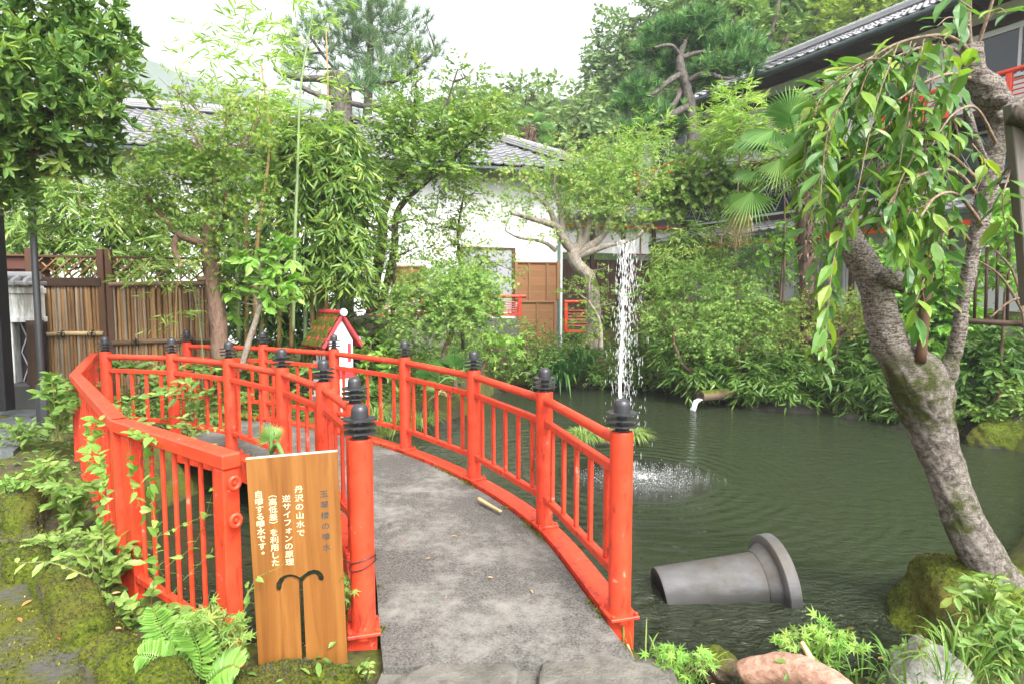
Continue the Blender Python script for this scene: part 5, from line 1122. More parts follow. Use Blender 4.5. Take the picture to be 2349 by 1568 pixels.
# --- pollarded pine trunk
pp = [C(832, 195, 11.6, 40, 32), C(790, 215, 11.4, 30, 20, None, .6), C(700, 205, 11.5, 55, 24, None, .35), C(655, 175, 11.6, 30, 20, None, .5), C(880, 235, 11.6, 50, 32, None, .5), C(850, 270, 11.6, 40, 20, None, .5), C(940, 235, 11.6, 25, 14, None, .4)]
tree('pollarded_pine', 'pine with thick sawn off trunk and bare crooked branches above the bamboo', 'pine', [[(792, 800, 11.6, 20), (790, 430, 11.6, 20), (786, 280, 11.6, 22), (780, 215, 11.6, 26), (775, 172, 11.6, 27)], [(800, 200, 11.5, 6), (740, 182, 11.4, 8), (690, 180, 11.4, 7), (650, 170, 11.5, 5), (628, 158, 11.5, 3)], [(780, 230, 11.5, 8), (740, 222, 11.4, 6), (690, 200, 11.4, 5)], [(790, 235, 11.6, 7), (850, 245, 11.7, 6), (905, 240, 11.7, 5), (945, 232, 11.7, 4)], [(785, 262, 11.6, 6), (840, 280, 11.5, 5), (900, 292, 11.5, 4)], [(788, 330, 11.4, 6), (830, 345, 11.3, 5), (842, 360, 11.3, 4)]], pp, B_PINE, G_PINE, 6, 70, .17, None, needle=True, limb=(.02, .008), per=22, wd=1.0)
# --- big feathery pine behind the roof
fp = [C(860, 40, 24, 95, 70), C(800, 110, 24, 80, 60), C(900, 140, 24, 80, 60), C(720, 90, 24, 60, 55, None, .8), C(690, 150, 24, 40, 50, None, .6), C(960, 130, 24, 45, 50, None, .7), C(840, -30, 24, 90, 70), C(930, 60, 24, 40, 60, None, .6), C(1000, 118, 24, 18, 30, None, .6), C(760, 30, 24, 40, 50, None, .5), C(850, 190, 24, 90, 35), C(980, 60, 24, 15, 30, None, .35), C(660, 110, 24, 22, 60, None, .3)]
tree('pine_tree', 'tall feathery pale pine standing behind the centre hall roof', 'pine', [[(845, 560, 24, 12), (842, 300, 24, 11), (850, 100, 24, 7), (845, -60, 24, 4)], [(842, 200, 24, 5), (920, 180, 24, 4), (1000, 120, 24, 2)], [(842, 220, 24, 5), (760, 150, 24, 3), (700, 70, 24, 2)]], fp, B_DARK, G_PINEBACKLIT, 7, 11, .42, None, needle=True, limb=(.05, .015), per=34, wd=1.5)
# --- cherry sapling with two trunks
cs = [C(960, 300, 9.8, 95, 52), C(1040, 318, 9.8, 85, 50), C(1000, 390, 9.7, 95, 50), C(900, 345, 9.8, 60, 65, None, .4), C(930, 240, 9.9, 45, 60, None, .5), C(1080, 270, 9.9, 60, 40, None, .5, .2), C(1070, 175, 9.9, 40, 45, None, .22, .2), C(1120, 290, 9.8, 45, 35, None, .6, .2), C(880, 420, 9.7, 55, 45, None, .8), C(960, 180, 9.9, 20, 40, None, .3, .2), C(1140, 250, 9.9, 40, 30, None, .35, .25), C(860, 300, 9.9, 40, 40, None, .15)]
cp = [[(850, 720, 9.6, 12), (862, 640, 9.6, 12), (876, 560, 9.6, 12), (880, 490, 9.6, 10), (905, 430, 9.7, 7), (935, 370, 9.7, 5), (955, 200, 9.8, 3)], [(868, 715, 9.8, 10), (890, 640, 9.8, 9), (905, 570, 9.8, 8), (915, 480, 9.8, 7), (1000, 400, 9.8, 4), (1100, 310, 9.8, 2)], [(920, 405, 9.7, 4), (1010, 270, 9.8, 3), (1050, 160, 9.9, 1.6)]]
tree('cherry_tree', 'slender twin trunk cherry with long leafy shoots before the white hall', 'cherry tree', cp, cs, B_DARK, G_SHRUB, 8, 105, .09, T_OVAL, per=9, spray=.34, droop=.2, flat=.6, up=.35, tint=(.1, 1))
# maple sprays round the cherry's trunk
m1 = [C(890, 520, 9.3, 55, 60), C(920, 590, 9.3, 50, 45), C(850, 560, 9.4, 35, 40, None, .7), C(960, 500, 9.4, 55, 50, None, .7), C(950, 570, 9.3, 40, 40, None, .7)]
tree('maple_tree', 'dark leaved young maple tucked against the cherry trunks', 'maple', [[(900, 760, 9.4, 5), (905, 620, 9.4, 4), (900, 500, 9.4, 3)]], m1, B_DARK, G_MAPLE, 9, 100, .072, T_MAPLE, per=6, spray=.2, droop=.3, flat=.75, gap=.3)
m2 = [C(1050, 480, 10.4, 55, 55, None, .6, .1), C(1055, 560, 10.3, 60, 55, None, .7, .1), C(1010, 520, 10.4, 45, 60, None, .5, .15), C(1090, 440, 10.5, 40, 45, None, .4, .2), C(1040, 620, 10.2, 60, 35), C(1150, 610, 10.6, 55, 26, None, .6), C(1110, 590, 10.5, 40, 30, None, .7)]
tree('maple_tree', 'thin airy maple with open crown before the blank white wall', 'maple', [[(1062, 800, 10.4, 4), (1058, 640, 10.4, 3.5), (1050, 540, 10.4, 3), (1065, 440, 10.4, 2)], [(1060, 700, 10.4, 4), (1080, 640, 10.4, 3), (1110, 595, 10.4, 2.2)]], m2, B_DARK, G_MAPLE, 10, 135, .078, T_MAPLE, per=6, spray=.22, droop=.3, flat=.75, gap=.45, tint=(.2, 1))
m3 = [C(1000, 665, 9.4, 95, 52), C(1075, 660, 9.3, 75, 48), C(955, 720, 9.3, 70, 45), C(1050, 722, 9.2, 70, 45), C(1105, 700, 9.3, 45, 40), C(920, 670, 9.5, 45, 35, None, .7), C(1100, 640, 9.5, 40, 30, None, .6, .2)]
tree('maple_tree', 'low rounded bright maple in the middle of the bank above the bridge rail', 'maple', [[(1010, 850, 9.3, 8), (1022, 800, 9.3, 7), (1036, 760, 9.3, 6), (1030, 700, 9.3, 4)]], m3, B_BROWN, G_MAPLEL, 11, 220, .085, T_MAPLE, per=6, spray=.2, droop=.3, flat=.75, gap=.2, tint=(0, .75))
tree('fatsia_plant', 'pale yellow green fatsia with drooping hand shaped leaves on a bent stem', 'plant', [[(1085, 905, 9.6, 6), (1105, 850, 9.5, 6), (1122, 800, 9.4, 5), (1120, 770, 9.4, 4)]], [C(1132, 772, 9.4, 46, 36), C(1150, 800, 9.3, 30, 24), C(1110, 690, 9.4, 38, 26, None, .8)], B_BROWN, G_BRIGHT, 12, 26, .17, T_MAPLE, per=5, spray=.10, droop=.5, flat=.6, limb=(.008, .004), tint=(.3, 1))
tree('hydrangea', 'pale leafy hydrangea mound right of the little shrine house', 'shrub', [[(850, 880, 9.4, 4), (850, 830, 9.4, 3), (850, 790, 9.4, 2)]], [C(845, 800, 9.4, 48, 36), C(890, 820, 9.3, 32, 30), C(830, 850, 9.4, 40, 30, None, .8, -.2), C(900, 760, 9.6, 35, 50, None, .7)], B_BROWN, G_BRIGHT, 13, 70, .11, T_BIG, per=6, spray=.10, droop=.3, flat=.6, tint=(.1, 1), limb=(.008, .004))
# --- central maple
cm = [C(1215, 435, 12.6, 60, 42, None, .7), C(1280, 400, 12.6, 75, 42), C(1345, 430, 12.5, 90, 60), C(1420, 420, 12.6, 70, 60), C(1445, 500, 12.5, 60, 36), C(1170, 500, 12.6, 55, 26, None, .55), C(1400, 350, 12.7, 55, 45), C(1490, 400, 12.8, 45, 50, None, .7), C(1300, 345, 12.8, 60, 34, None, .6, .1), C(1380, 480, 12.4, 60, 36), C(1250, 540, 12.4, 40, 18, None, .5), C(1500, 340, 12.9, 40, 46, None, .6), C(1190, 385, 12.8, 45, 35, None, .5, .15), C(1330, 500, 12.6, 40, 26, None, .5), C(1260, 470, 12.5, 50, 24, None, .6)]
cw = [[(1360, 800, 12.6, 17), (1362, 700, 12.6, 16), (1352, 640, 12.6, 15), (1322, 605, 12.6, 15), (1318, 580, 12.6, 16), (1345, 540, 12.6, 9), (1350, 480, 12.6, 6)], [(1316, 580, 12.6, 12), (1290, 545, 12.5, 10), (1275, 520, 12.5, 9), (1230, 505, 12.4, 6), (1195, 495, 12.4, 5), (1170, 490, 12.4, 3)], [(1276, 522, 12.5, 8), (1260, 480, 12.5, 6), (1225, 440, 12.5, 5), (1205, 410, 12.5, 4)], [(1290, 548, 12.5, 8), (1286, 480, 12.5, 6), (1270, 430, 12.5, 4)],
      [(1322, 585, 12.6, 11), (1380, 545, 12.5, 8), (1400, 500, 12.5, 7), (1440, 480, 12.5, 5), (1480, 430, 12.5, 3)], [(1326, 582, 12.6, 9), (1330, 530, 12.6, 7), (1312, 490, 12.6, 5)], [(1325, 590, 12.6, 9), (1390, 565, 12.4, 6), (1450, 550, 12.4, 4), (1475, 530, 12.4, 3)], [(1275, 575, 12.5, 5), (1245, 555, 12.4, 4), (1190, 545, 12.4, 3), (1160, 530, 12.4, 2)], [(1370, 545, 12.6, 6), (1368, 500, 12.6, 6), (1390, 460, 12.6, 4)]]
tree('maple_tree', 'central Japanese maple with pale twisting limbs and yellow green crown', 'maple', cw, cm, B_GREY, G_MAPLEL, 14, 88, .09, T_MAPLE, per=6, spray=.24, droop=.3, flat=.75, gap=.2, limb=(.02, .006))
tree('maple_tree', 'sparse green maple sprays against the dark walkway left of the jet', 'maple', [[(1378, 800, 12.2, 6), (1376, 740, 12.2, 4), (1350, 690, 12.2, 3)]], [C(1325, 665, 12.2, 45, 30, None, .6), C(1355, 730, 12.2, 50, 50, None, .6), C(1395, 690, 12.3, 30, 60, None, .6), C(1360, 620, 12.3, 40, 24, None, .5)], B_GREY, G_MAPLE, 15, 75, .08, T_MAPLE, per=6, spray=.22, droop=.3, flat=.75, gap=.4, tint=(.2, 1))
# --- shrubs under the boards
tree('azalea_shrub', 'rounded azalea with small leaves below the cedar boards', 'shrub', [[(1210, 870, 13.2, 4), (1210, 800, 13.2, 3)]], [C(1195, 770, 13.4, 66, 40), C(1235, 815, 13.1, 52, 46), C(1160, 830, 13.2, 56, 44), C(1120, 790, 13.3, 40, 40), C(1290, 790, 13.6, 50, 30), C(1210, 850, 12.9, 60, 26)], B_BROWN, G_SHRUB, 16, 62, .075, T_OVAL, per=7, spray=.16, droop=.2, flat=.5, limb=(.012, .005), up=.4)
shrub('azalea_hedge', 'low leafy shrubs hiding the grey foundation left of the azalea', [C(900, 775, 12.3, 60, 34), C(960, 800, 12.1, 60, 36), C(1030, 800, 12.2, 60, 40), C(1085, 770, 12.6, 50, 36), C(860, 800, 11.8, 40, 30)], 17, G_SHRUB, 60, .085, T_OVAL, per=7, spray=.18, droop=.25, flat=.5, up=.3, tint=(.1, 1))
# --- iris clump
def strap(name, label, u, v, D, n, L, wd, seed, mat, spread=.6, bend=(.3, .8), cat='plant', grp=None, rad=.15, zoff=-.03, base=None, tint=(0, 1)):
    rg = np.random.default_rng(seed); p = at(u, v, D) if base is None else np.asarray(base, float); T = thing(name, label, cat, tuple(p), grp)
    ang = rg.random(n) * 6.283; r = rad * np.sqrt(rg.random(n)); b = np.stack([p[0] + r * np.cos(ang), p[1] + r * np.sin(ang), np.full(n, p[2] + zoff)], -1)
    d = np.stack([np.cos(ang) * spread * rg.random(n), np.sin(ang) * spread * rg.random(n), np.ones(n)], -1)
    m = MB(); m.blades(b, d, L * rg.uniform(.55, 1.1, n), wd * rg.uniform(.7, 1.2, n), rg.uniform(*bend, n), np.clip(rg.normal(.45, .2, n), 0, 1) * (tint[1] - tint[0]) + tint[0], 6, .25); m.build('leaves', mat, T); return T
strap('iris_clump', 'clump of long arching iris leaves at the waterline below the central maple', 1285, 868, 13.6, 240, 1.35, .05, 40, G_IRIS, 1.1, (.35, .95), 'iris', None, .45)
strap('iris_clump', 'smaller iris clump right under the cedar boards', 1340, 830, 13.7, 90, .9, .045, 41, G_IRIS, .9, (.3, .8), 'iris', None, .25)
# islet with grass in the pond
pi = gz(1395, 1020, WZ); isl = thing('grass_islet', 'small grassy islet in the pond just behind the near right bridge post', 'islet', tuple(pi)); rg = np.random.default_rng(42)
m = MB(); m.rock(pi + [0, .18, .02], (.42, .26, .10), 5, .15, 4); m.build('stone', DARKR, isl, smooth=True)
n = 1500; ang = rg.random(n) * 6.283; kk = rg.integers(0, 3, n); cc = np.array([[-.33, .1], [.36, .12], [.0, .2]])[kk]; r = .16 * np.sqrt(rg.random(n)); b = np.stack([pi[0] + cc[:, 0] + r * np.cos(ang), pi[1] + cc[:, 1] + r * np.sin(ang), np.full(n, WZ + .09)], -1)
m = MB(); m.blades(b, np.stack([np.cos(ang) * rg.random(n), np.sin(ang) * rg.random(n), np.ones(n)], -1), rg.uniform(.18, .36, n) * np.array([1, .95, .75])[kk], .009, rg.uniform(.5, 1.1, n), rg.uniform(.3, 1, n)); m.build('grass', G_GRASS, isl)
# --- right bank
MK = dict(per=6, spray=.22, droop=.3, flat=.75, gap=.18)
shrub('maple_tree', 'pale green maple mound directly right of the fountain jet', [C(1580, 690, 11.9, 80, 52), C(1545, 640, 12.2, 60, 45), C(1620, 640, 12.2, 75, 50), C(1520, 730, 11.9, 55, 40), C(1500, 670, 12.3, 40, 50, None, .8)], 50, G_MAPLEL, 78, .09, T_MAPLE, cat='maple', tint=(0, .8), **MK)
shrub('maple_tree', 'broad pale maple mound in the middle of the right bank', [C(1700, 700, 11.5, 95, 52), C(1640, 755, 11.3, 85, 46), C(1760, 735, 11.3, 75, 42), C(1690, 650, 11.8, 60, 40), C(1600, 780, 11.4, 60, 36), C(1700, 790, 11.1, 80, 32, None, .8, -.2)], 51, G_MAPLEL, 78, .09, T_MAPLE, cat='maple', tint=(0, .8), **MK)
shrub('maple_tree', 'low maple mound left of the leaning cherry trunk with reddish tips', [C(1930, 700, 10.6, 70, 34), C(1860, 720, 10.6, 70, 34), C(1970, 730, 10.5, 50, 36), C(1840, 770, 10.4, 60, 30, None, .7)], 52, leafmat('tinged_maple_leaf', [(.10, .18, .03), (.15, .24, .045), (.22, .27, .06), (.34, .24, .10)], .45, .5, .3), 80, .08, T_MAPLE, cat='maple', **MK)
tree('gnarled_maple', 'small gnarled pruned maple with forked bare trunk over the water', 'maple', [[(1910, 975, 11.5, 16), (1907, 935, 11.5, 15), (1898, 880, 11.5, 13), (1885, 850, 11.5, 12), (1868, 830, 11.5, 12), (1872, 795, 11.5, 11), (1880, 780, 11.5, 11), (1920, 765, 11.5, 8), (1945, 745, 11.5, 5), (1955, 690, 11.5, 2)], [(1876, 785, 11.5, 9), (1840, 775, 11.4, 8), (1815, 755, 11.4, 5), (1790, 745, 11.4, 3)]], [C(1955, 690, 11.5, 40, 22, None, .5), C(1800, 745, 11.4, 50, 18, None, .5), C(1830, 700, 11.6, 36, 20, None, .5)], B_BROWN, G_MAPLEL, 53, 75, .08, T_MAPLE, limb=(.012, .004), **MK)
stick('leaning_trunk', [at(1600, 860, 11.6), at(1565, 835, 11.6), at(1548, 790, 11.6), at(1545, 750, 11.7)], .05, B_BROWN, 'bare curving maple trunk under the mound right of the jet', 'trunk')
SB = dict(per=8, spray=.20, droop=.55, flat=.4, up=.4)
sasa = [([C(1600, 850, 11.7, 75, 45), C(1560, 800, 12, 60, 40)], 'sasa bamboo grass left of the leaning trunk by the spouting pipe'), ([C(1720, 860, 11.3, 75, 52), C(1780, 880, 11.1, 55, 40)], 'sasa bamboo grass directly above the spouting pipe'),
        ([C(1830, 870, 10.9, 60, 60), C(1800, 830, 11.1, 60, 40)], 'sasa bamboo grass left of the gnarled maple trunk'), ([C(1960, 890, 10.5, 60, 55), C(1950, 820, 10.8, 60, 50)], 'sasa bamboo grass right of the gnarled maple trunk'), ([C(2060, 930, 9.9, 70, 50), C(2040, 860, 10.2, 70, 50), C(2020, 790, 10.6, 60, 50)], 'sasa bamboo grass behind the leaning cherry trunk')]
for k, (cl, lab) in enumerate(sasa): shrub('sasa_clump', lab, cl, 60 + k, G_SASA, 80, .19, T_BAM, cat='bamboo grass', wid=1.25, **SB)
shrub('ivy_mound', 'dark ivy covered bank behind the falling jet', [C(1430, 845, 13.4, 75, 42), C(1380, 860, 13.4, 45, 30), C(1500, 850, 13.1, 55, 42), C(1470, 790, 13.4, 50, 40)], 70, G_SHRUB, 80, .075, T_TINY, per=6, spray=.14, droop=.5, flat=.3, tint=(0, .75))
shrub('bamboo_shrub', 'bright leaved dwarf bamboo right of the jet below the canopy', [C(1570, 555, 13.4, 55, 45), C(1530, 585, 13.3, 45, 35), C(1600, 600, 13.1, 60, 36)], 71, G_BAM, 70, .17, T_BAM, cat='bamboo', per=8, spray=.2, droop=.7, flat=.4, tint=(.35, 1), wid=1.3)
shrub('nandina', 'feathery nandina with dull red flower sprays beside the fan palm', [C(1660, 570, 12.9, 50, 48), C(1620, 520, 13.2, 45, 36), C(1690, 510, 13.1, 45, 36), C(1650, 620, 12.6, 60, 36)], 72, G_SHRUB, 70, .075, T_OVAL, per=9, spray=.24, droop=.2, flat=.5, wid=.6)
shrub('nandina_flower', 'dull red flower sprays standing over the nandina', [C(1655, 545, 12.5, 24, 16), C(1690, 500, 12.7, 26, 12), C(1630, 545, 12.6, 16, 12)], 73, G_RED, 55, .03, T_TINY, cat='flower', per=12, spray=.18, droop=.1, flat=.4)
shrub('climber', 'round leaved climber over the lattice windows above the jet', [C(1560, 430, 13.8, 70, 45), C(1640, 420, 13.6, 70, 55), C(1590, 365, 14, 55, 34, None, .8), C(1700, 430, 13.4, 40, 50, None, .7), C(1530, 470, 13.8, 50, 36, None, .7)], 74, G_SHRUB, 75, .11, T_HEART, per=6, spray=.2, droop=.4, flat=.5, tint=(.4, 1), cat='climber')
shrub('dark_shrub', 'dark dense shrub under the fan palm fronds', [C(1770, 580, 12.6, 75, 52), C(1720, 620, 12.4, 60, 40), C(1830, 560, 12.4, 60, 50), C(1790, 640, 12.2, 60, 26, None, .7), C(1870, 480, 12.4, 45, 60, None, .7)], 75, G_SASA, 70, .12, T_BAM, per=8, spray=.18, droop=.5, flat=.4, tint=(0, .7))
shrub('vine', 'hanging heart leaved vine below the fan palm', [C(1800, 560, 11.6, 12, 70, .1, .9), C(1845, 600, 11.4, 12, 60, .1, .9), C(1752, 560, 11.6, 10, 60, .1, .7)], 76, G_BRIGHT, 60, .10, T_HEART, cat='vine', per=4, spray=.12, droop=.7, flat=.3, tint=(.1, .7))
shrub('bamboo_shrub', 'bright bamboo tips rising before the far end of the inn wing roof', [C(1470, 330, 14, 45, 60, None, .4), C(1510, 300, 14, 36, 40, None, .25), C(1430, 360, 14, 40, 40, None, .5)], 77, G_BAML, 60, .2, T_BAM, cat='bamboo', per=7, spray=.25, droop=.3, flat=.4, up=.6)
shrub('bamboo_shrub', 'yellow green bamboo tips between pine trunk and fan palm', [C(1700, 280, 12.5, 65, 60), C(1680, 220, 13, 45, 34, None, .6), C(1640, 310, 13.2, 50, 65, None, .9), C(1860, 250, 12.3, 55, 45, None, .8), C(1800, 350, 12.4, 50, 45, None, .8), C(1890, 340, 12.2, 50, 50, None, .8), C(1725, 345, 12.8, 40, 50, None, .6)], 78, G_BAML, 62, .2, T_BAM, cat='bamboo', per=7, spray=.25, droop=.35, flat=.4, up=.5)
shrub('pine_shrub', 'grey green round pruned shrub beside the palm crown', [C(1800, 410, 11.6, 60, 36), C(1850, 400, 11.6, 40, 30)], 79, leafmat('grey_green_leaf', [(.06, .08, .035), (.09, .12, .05), (.14, .17, .08), (.2, .2, .12)], .2), 60, .05, T_TINY, per=9, spray=.16, droop=.2, flat=.4)
# --- garden pine
gp_ = [C(1530, 78, 15.5, 46, 26), C(1600, 62, 15.4, 62, 28), C(1668, 105, 15.4, 60, 34), C(1700, 150, 15.2, 38, 30), C(1640, 160, 15.2, 60, 26), C(1488, 122, 15.6, 38, 26), C(1462, 205, 15.0, 38, 24), C(1440, 242, 15.0, 30, 22), C(1540, 160, 15.9, 44, 26), C(1575, 105, 15.9, 50, 26), C(1495, 262, 15.2, 42, 20), C(1555, 262, 15.8, 44, 30), C(1530, 300, 15.8, 60, 24), C(1470, 300, 15.0, 34, 14, None, .7), C(1430, 300, 15.0, 24, 12, None, .7), C(1610, 195, 15.6, 40, 20, None, .7), C(1740, 120, 15.2, 26, 26, None, .7)]
gpw = [[(1600, 420, 15.3, 14), (1592, 350, 15.3, 12), (1588, 290, 15.3, 11), (1583, 240, 15.3, 11), (1572, 190, 15.3, 12), (1562, 160, 15.3, 11), (1560, 130, 15.3, 8), (1572, 95, 15.3, 5)], [(1582, 242, 15.3, 9), (1545, 262, 15.2, 8), (1510, 285, 15.1, 7), (1470, 300, 15.0, 5), (1432, 305, 15.0, 3)], [(1562, 170, 15.3, 7), (1530, 190, 15.1, 6), (1500, 215, 15.0, 4), (1455, 230, 15, 3)], [(1568, 195, 15.3, 6), (1610, 170, 15.1, 6), (1660, 180, 15, 4)], [(1565, 200, 15.4, 6), (1545, 240, 15.2, 5), (1500, 262, 15.1, 3)], [(1560, 130, 15.3, 5), (1540, 105, 15.1, 4), (1500, 110, 15.1, 3)], [(1560, 135, 15.3, 6), (1610, 120, 15.2, 4), (1660, 130, 15.1, 3)], [(1596, 400, 15.3, 6), (1635, 360, 15.2, 5), (1650, 320, 15.2, 4), (1640, 290, 15.2, 3)]]
tree('garden_pine', 'cloud pruned garden pine with crooked trunk before the inn wing', 'pine', gpw, gp_, B_PINE, G_PINE, 80, 80, .25, None, needle=True, limb=(.03, .01), per=34, wd=2.0)
# --- fan palms
def fan(m, hub, ax, nr, R_, rg, n=34, spread=2.5, droop=.25, a=.5, cut=.8):
    """palmate leaf: pleated segments round a hub; ax = leaf axis, nr = upper side"""
    ax = nz(ax); nr = nz(nr - ax * np.dot(nr, ax)); sd = np.cross(nr, ax)
    for k in range(n):
        t = (k / (n - 1) - .5) * spread; dt = spread / (n - 1) / 2; L = R_ * (1 - .22 * abs(t) / (spread / 2)) * rg.uniform(.92, 1.05)
        def P(an, r, h=0.0): q = hub + (ax * math.cos(an) + sd * math.sin(an)) * r + nr * h; q[2] -= droop * R_ * (r / R_) ** 3; return q
        f = .018 * R_ / .5; w_ = dt * cut
        V = [hub, P(t - dt, R_ * .45, -f), P(t, R_ * .5, f), P(t + dt, R_ * .45, -f), P(t - dt * .36, L * .72, -f * .4), P(t, L * .74, f * .3), P(t + dt * .36, L * .72, -f * .4), P(t + rg.normal(0, .02), L, 0)]
        m.add(np.array(V), [np.array([[0, 1, 2], [0, 2, 3], [4, 7, 5], [5, 7, 6]]), np.array([[1, 4, 5, 2], [2, 5, 6, 3]])], np.clip(a + rg.normal(0, .08), 0, 1))
FIBRE = leafmat('palm_fibre', [(.05, .035, .025), (.10, .07, .05), (.17, .12, .085), (.26, .2, .15)], .1, .8, .1)
def palm(name, label, trunk, fronds, seed, mat=None, cat='palm', trunkm=None):
    """fronds: (hub u,v,D, axis du,dv px, toward viewer -1..1, radius px, tint, dry)"""
    rg = np.random.default_rng(seed); p0 = pt(trunk[0]); T = thing(name, label, cat, root_at(p0)); m = MB(); S_, r = wood(m, trunk, 12, .2, 8, 16); m.build('trunk', trunkm or bark('palm_fibre_bark', (.035, .025, .018), (.16, .11, .075), 40, (1, 1, .2), 1.0), T, smooth=True); crown = S_[-1]
    if r[0] > .08:
        n = 420; k = rg.integers(0, len(S_), n); an = rg.random(n) * 6.283; o_ = np.stack([np.cos(an), np.sin(an), 0 * an], -1); mf = MB(); mf.blades(S_[k] + o_ * r[k][:, None] * .95, o_ * .55 + [0, 0, .9], rg.uniform(.10, .26, n), .035, rg.uniform(.2, 1.3, n), rg.random(n), 3); mf.build('fibre', FIBRE, T)
    for (u, v, D, du, dv, tw, rp, tint, dry) in fronds:
        hub = at(u, v, D); ax = nz(np.array([du, tw * 60, -dv], float)); view = nz(np.array([0, 0, EYE]) - hub); nr = nz(np.array([0, 0, 1.]) * .9 + view * .55)
        if abs(np.dot(nr, ax)) > .9: nr = view
        m = MB(); fan(m, hub, ax, nr, px(rp, D), rg, 24, 2.7 if not dry else 1.3, .22 if not dry else .5, .45 + tint); fo = m.build('frond', G_DRY if dry == 2 else G_PALM, T)
        m = MB(); m.tube(cr([crown, (crown + hub) / 2 + [0, 0, .06], hub], 5), .011, 6, False); m.build('stalk', G_PALM, fo, smooth=True)
palm('fan_palm', 'fan palm with broad pleated fronds and shaggy trunk left of the weeping cherry', [(1852, 760, 10.9, 16), (1850, 620, 10.9, 16), (1845, 500, 10.9, 17), (1830, 380, 10.9, 18)],
     [(1812, 265, 10.3, 10, -90, .3, 100, .1, 0), (1790, 365, 10.2, 0, 95, -.9, 86, .3, 0), (1775, 300, 10.3, -80, 30, -.3, 95, .05, 0), (1740, 330, 10.6, -80, 20, -.4, 70, -.1, 0), (1725, 440, 10.2, -35, 85, -.4, 90, .25, 0), (1712, 470, 10.5, -25, 90, .1, 75, .3, 2), (1735, 395, 10.5, -75, 25, -.3, 62, 0, 0), (1860, 280, 11.0, 70, -40, .4, 85, 0, 0), (1860, 350, 10.6, 60, 60, -.4, 75, 0, 0), (1820, 285, 10.8, -40, -50, .2, 75, -.1, 0), (1800, 310, 10.5, 40, 40, -.7, 75, .05, 0)], 90)
palm('fan_palm', 'small far fan palm with brown skirt behind the hall ridge', [(1215, 520, 20, 16), (1215, 360, 20, 20), (1212, 295, 20, 16)], [(1205, 265, 20, -10, -60, .2, 38, .2, 0), (1240, 285, 20, 50, 10, -.2, 42, .1, 0), (1180, 285, 20, -50, 10, -.2, 40, .1, 0), (1245, 305, 20, 40, 40, -.2, 38, .2, 0), (1185, 310, 20, -30, 45, -.4, 36, .1, 0), (1225, 275, 20, 30, -40, .2, 36, .1, 0), (1205, 320, 20, 5, 50, -.5, 36, .2, 2), (1225, 325, 20, 20, 45, -.4, 34, .2, 2)], 91)
palm('fan_palm', 'dwarf fan palm with dark fronds behind the bridge rail under the low maple', [(1045, 900, 9.0, 6), (1045, 870, 9.0, 6)], [(1040, 840, 9.0, 10, -60, .1, 55, -.2, 0), (1065, 850, 9.0, 50, -30, -.1, 55, -.2, 0), (1020, 850, 9.0, -40, -40, .1, 52, -.1, 0), (990, 860, 9.1, -40, -50, .2, 60, -.2, 0), (1005, 880, 8.9, -60, 0, -.2, 45, .1, 0)], 92)
palm('palm_sprout', 'light green palm leaf sprouting above the notice board', [(624, 1150, 2.9, 3), (624, 1060, 2.9, 3), (622, 1035, 2.9, 3)], [(624, 1008, 2.9, -22, -44, -.1, 58, .4, 0), (626, 1004, 2.9, 30, -30, .1, 42, .4, 0), (655, 1062, 2.75, 5, -40, -.2, 45, .1, 0)], 93, trunkm=G_PALM)

# ------------------------------------------------------------------ weeping cherry on the right
B_CHER = NT('cherry_bark'); g = B_CHER.geo(); n1 = B_CHER.noise(B_CHER.geo((.6, .6, 3.2)), 34, 6, .75, .7); n2 = B_CHER.noise(g, 4.5, 5, .65); n3 = B_CHER.noise(g, 70, 4, .75); n4 = B_CHER.noise(g, 2.6, 3)
c = B_CHER.mix(B_CHER.ramp(n1, [(.40, 0.0), (.53, 1.0)]), (.10, .068, .052), (.52, .46, .41))
c = B_CHER.mix(B_CHER.ramp(n3, [(.46, 0.0), (.62, .85)]), c, (.065, .044, .034))
sz2 = B_CHER.n('ShaderNodeSeparateXYZ'); B_CHER.l(g, sz2.inputs[0])
old = B_CHER.n('ShaderNodeMapRange'); B_CHER.l(B_CHER.math('ADD', sz2.outputs[2], B_CHER.math('MULTIPLY', n2, .5)), old.inputs[0])
old.inputs[1].default_value = 1.30; old.inputs[2].default_value = 1.60; old.inputs[3].default_value = .8; old.inputs[4].default_value = 0
n5 = B_CHER.noise(g, 26, 7, .8, .5); rough_c = B_CHER.mix(B_CHER.ramp(n5, [(.40, 0.0), (.60, 1.0)]), (.07, .052, .04), (.46, .41, .36)); c = B_CHER.mix(old.outputs[0], c, rough_c)
mk = B_CHER.math('ADD', B_CHER.math('MULTIPLY', n2, .6), B_CHER.math('MULTIPLY', n4, .55))
mr = B_CHER.math('MULTIPLY', B_CHER.ramp(mk, [(.58, 0.0), (.66, 1.0)]), B_CHER.ramp(old.outputs[0], [(0, .15), (.5, .95)]))
c = B_CHER.mix(mr, c, B_CHER.mix(n3, (.03, .045, .008), (.12, .14, .02)))
B_CHER.princ(c, .85, B_CHER.bump(B_CHER.math('ADD', B_CHER.math('MULTIPLY', n1, .6), B_CHER.math('MULTIPLY', n5, 1.0)), 1.0, .05), .2); B_CHER = B_CHER.m
rg = np.random.default_rng(100)
wc = thing('weeping_cherry', 'leaning weeping cherry with mossy forked trunk at the right bank', 'cherry tree', root_at(at(2330, 1420, 3.55)))
m = MB()
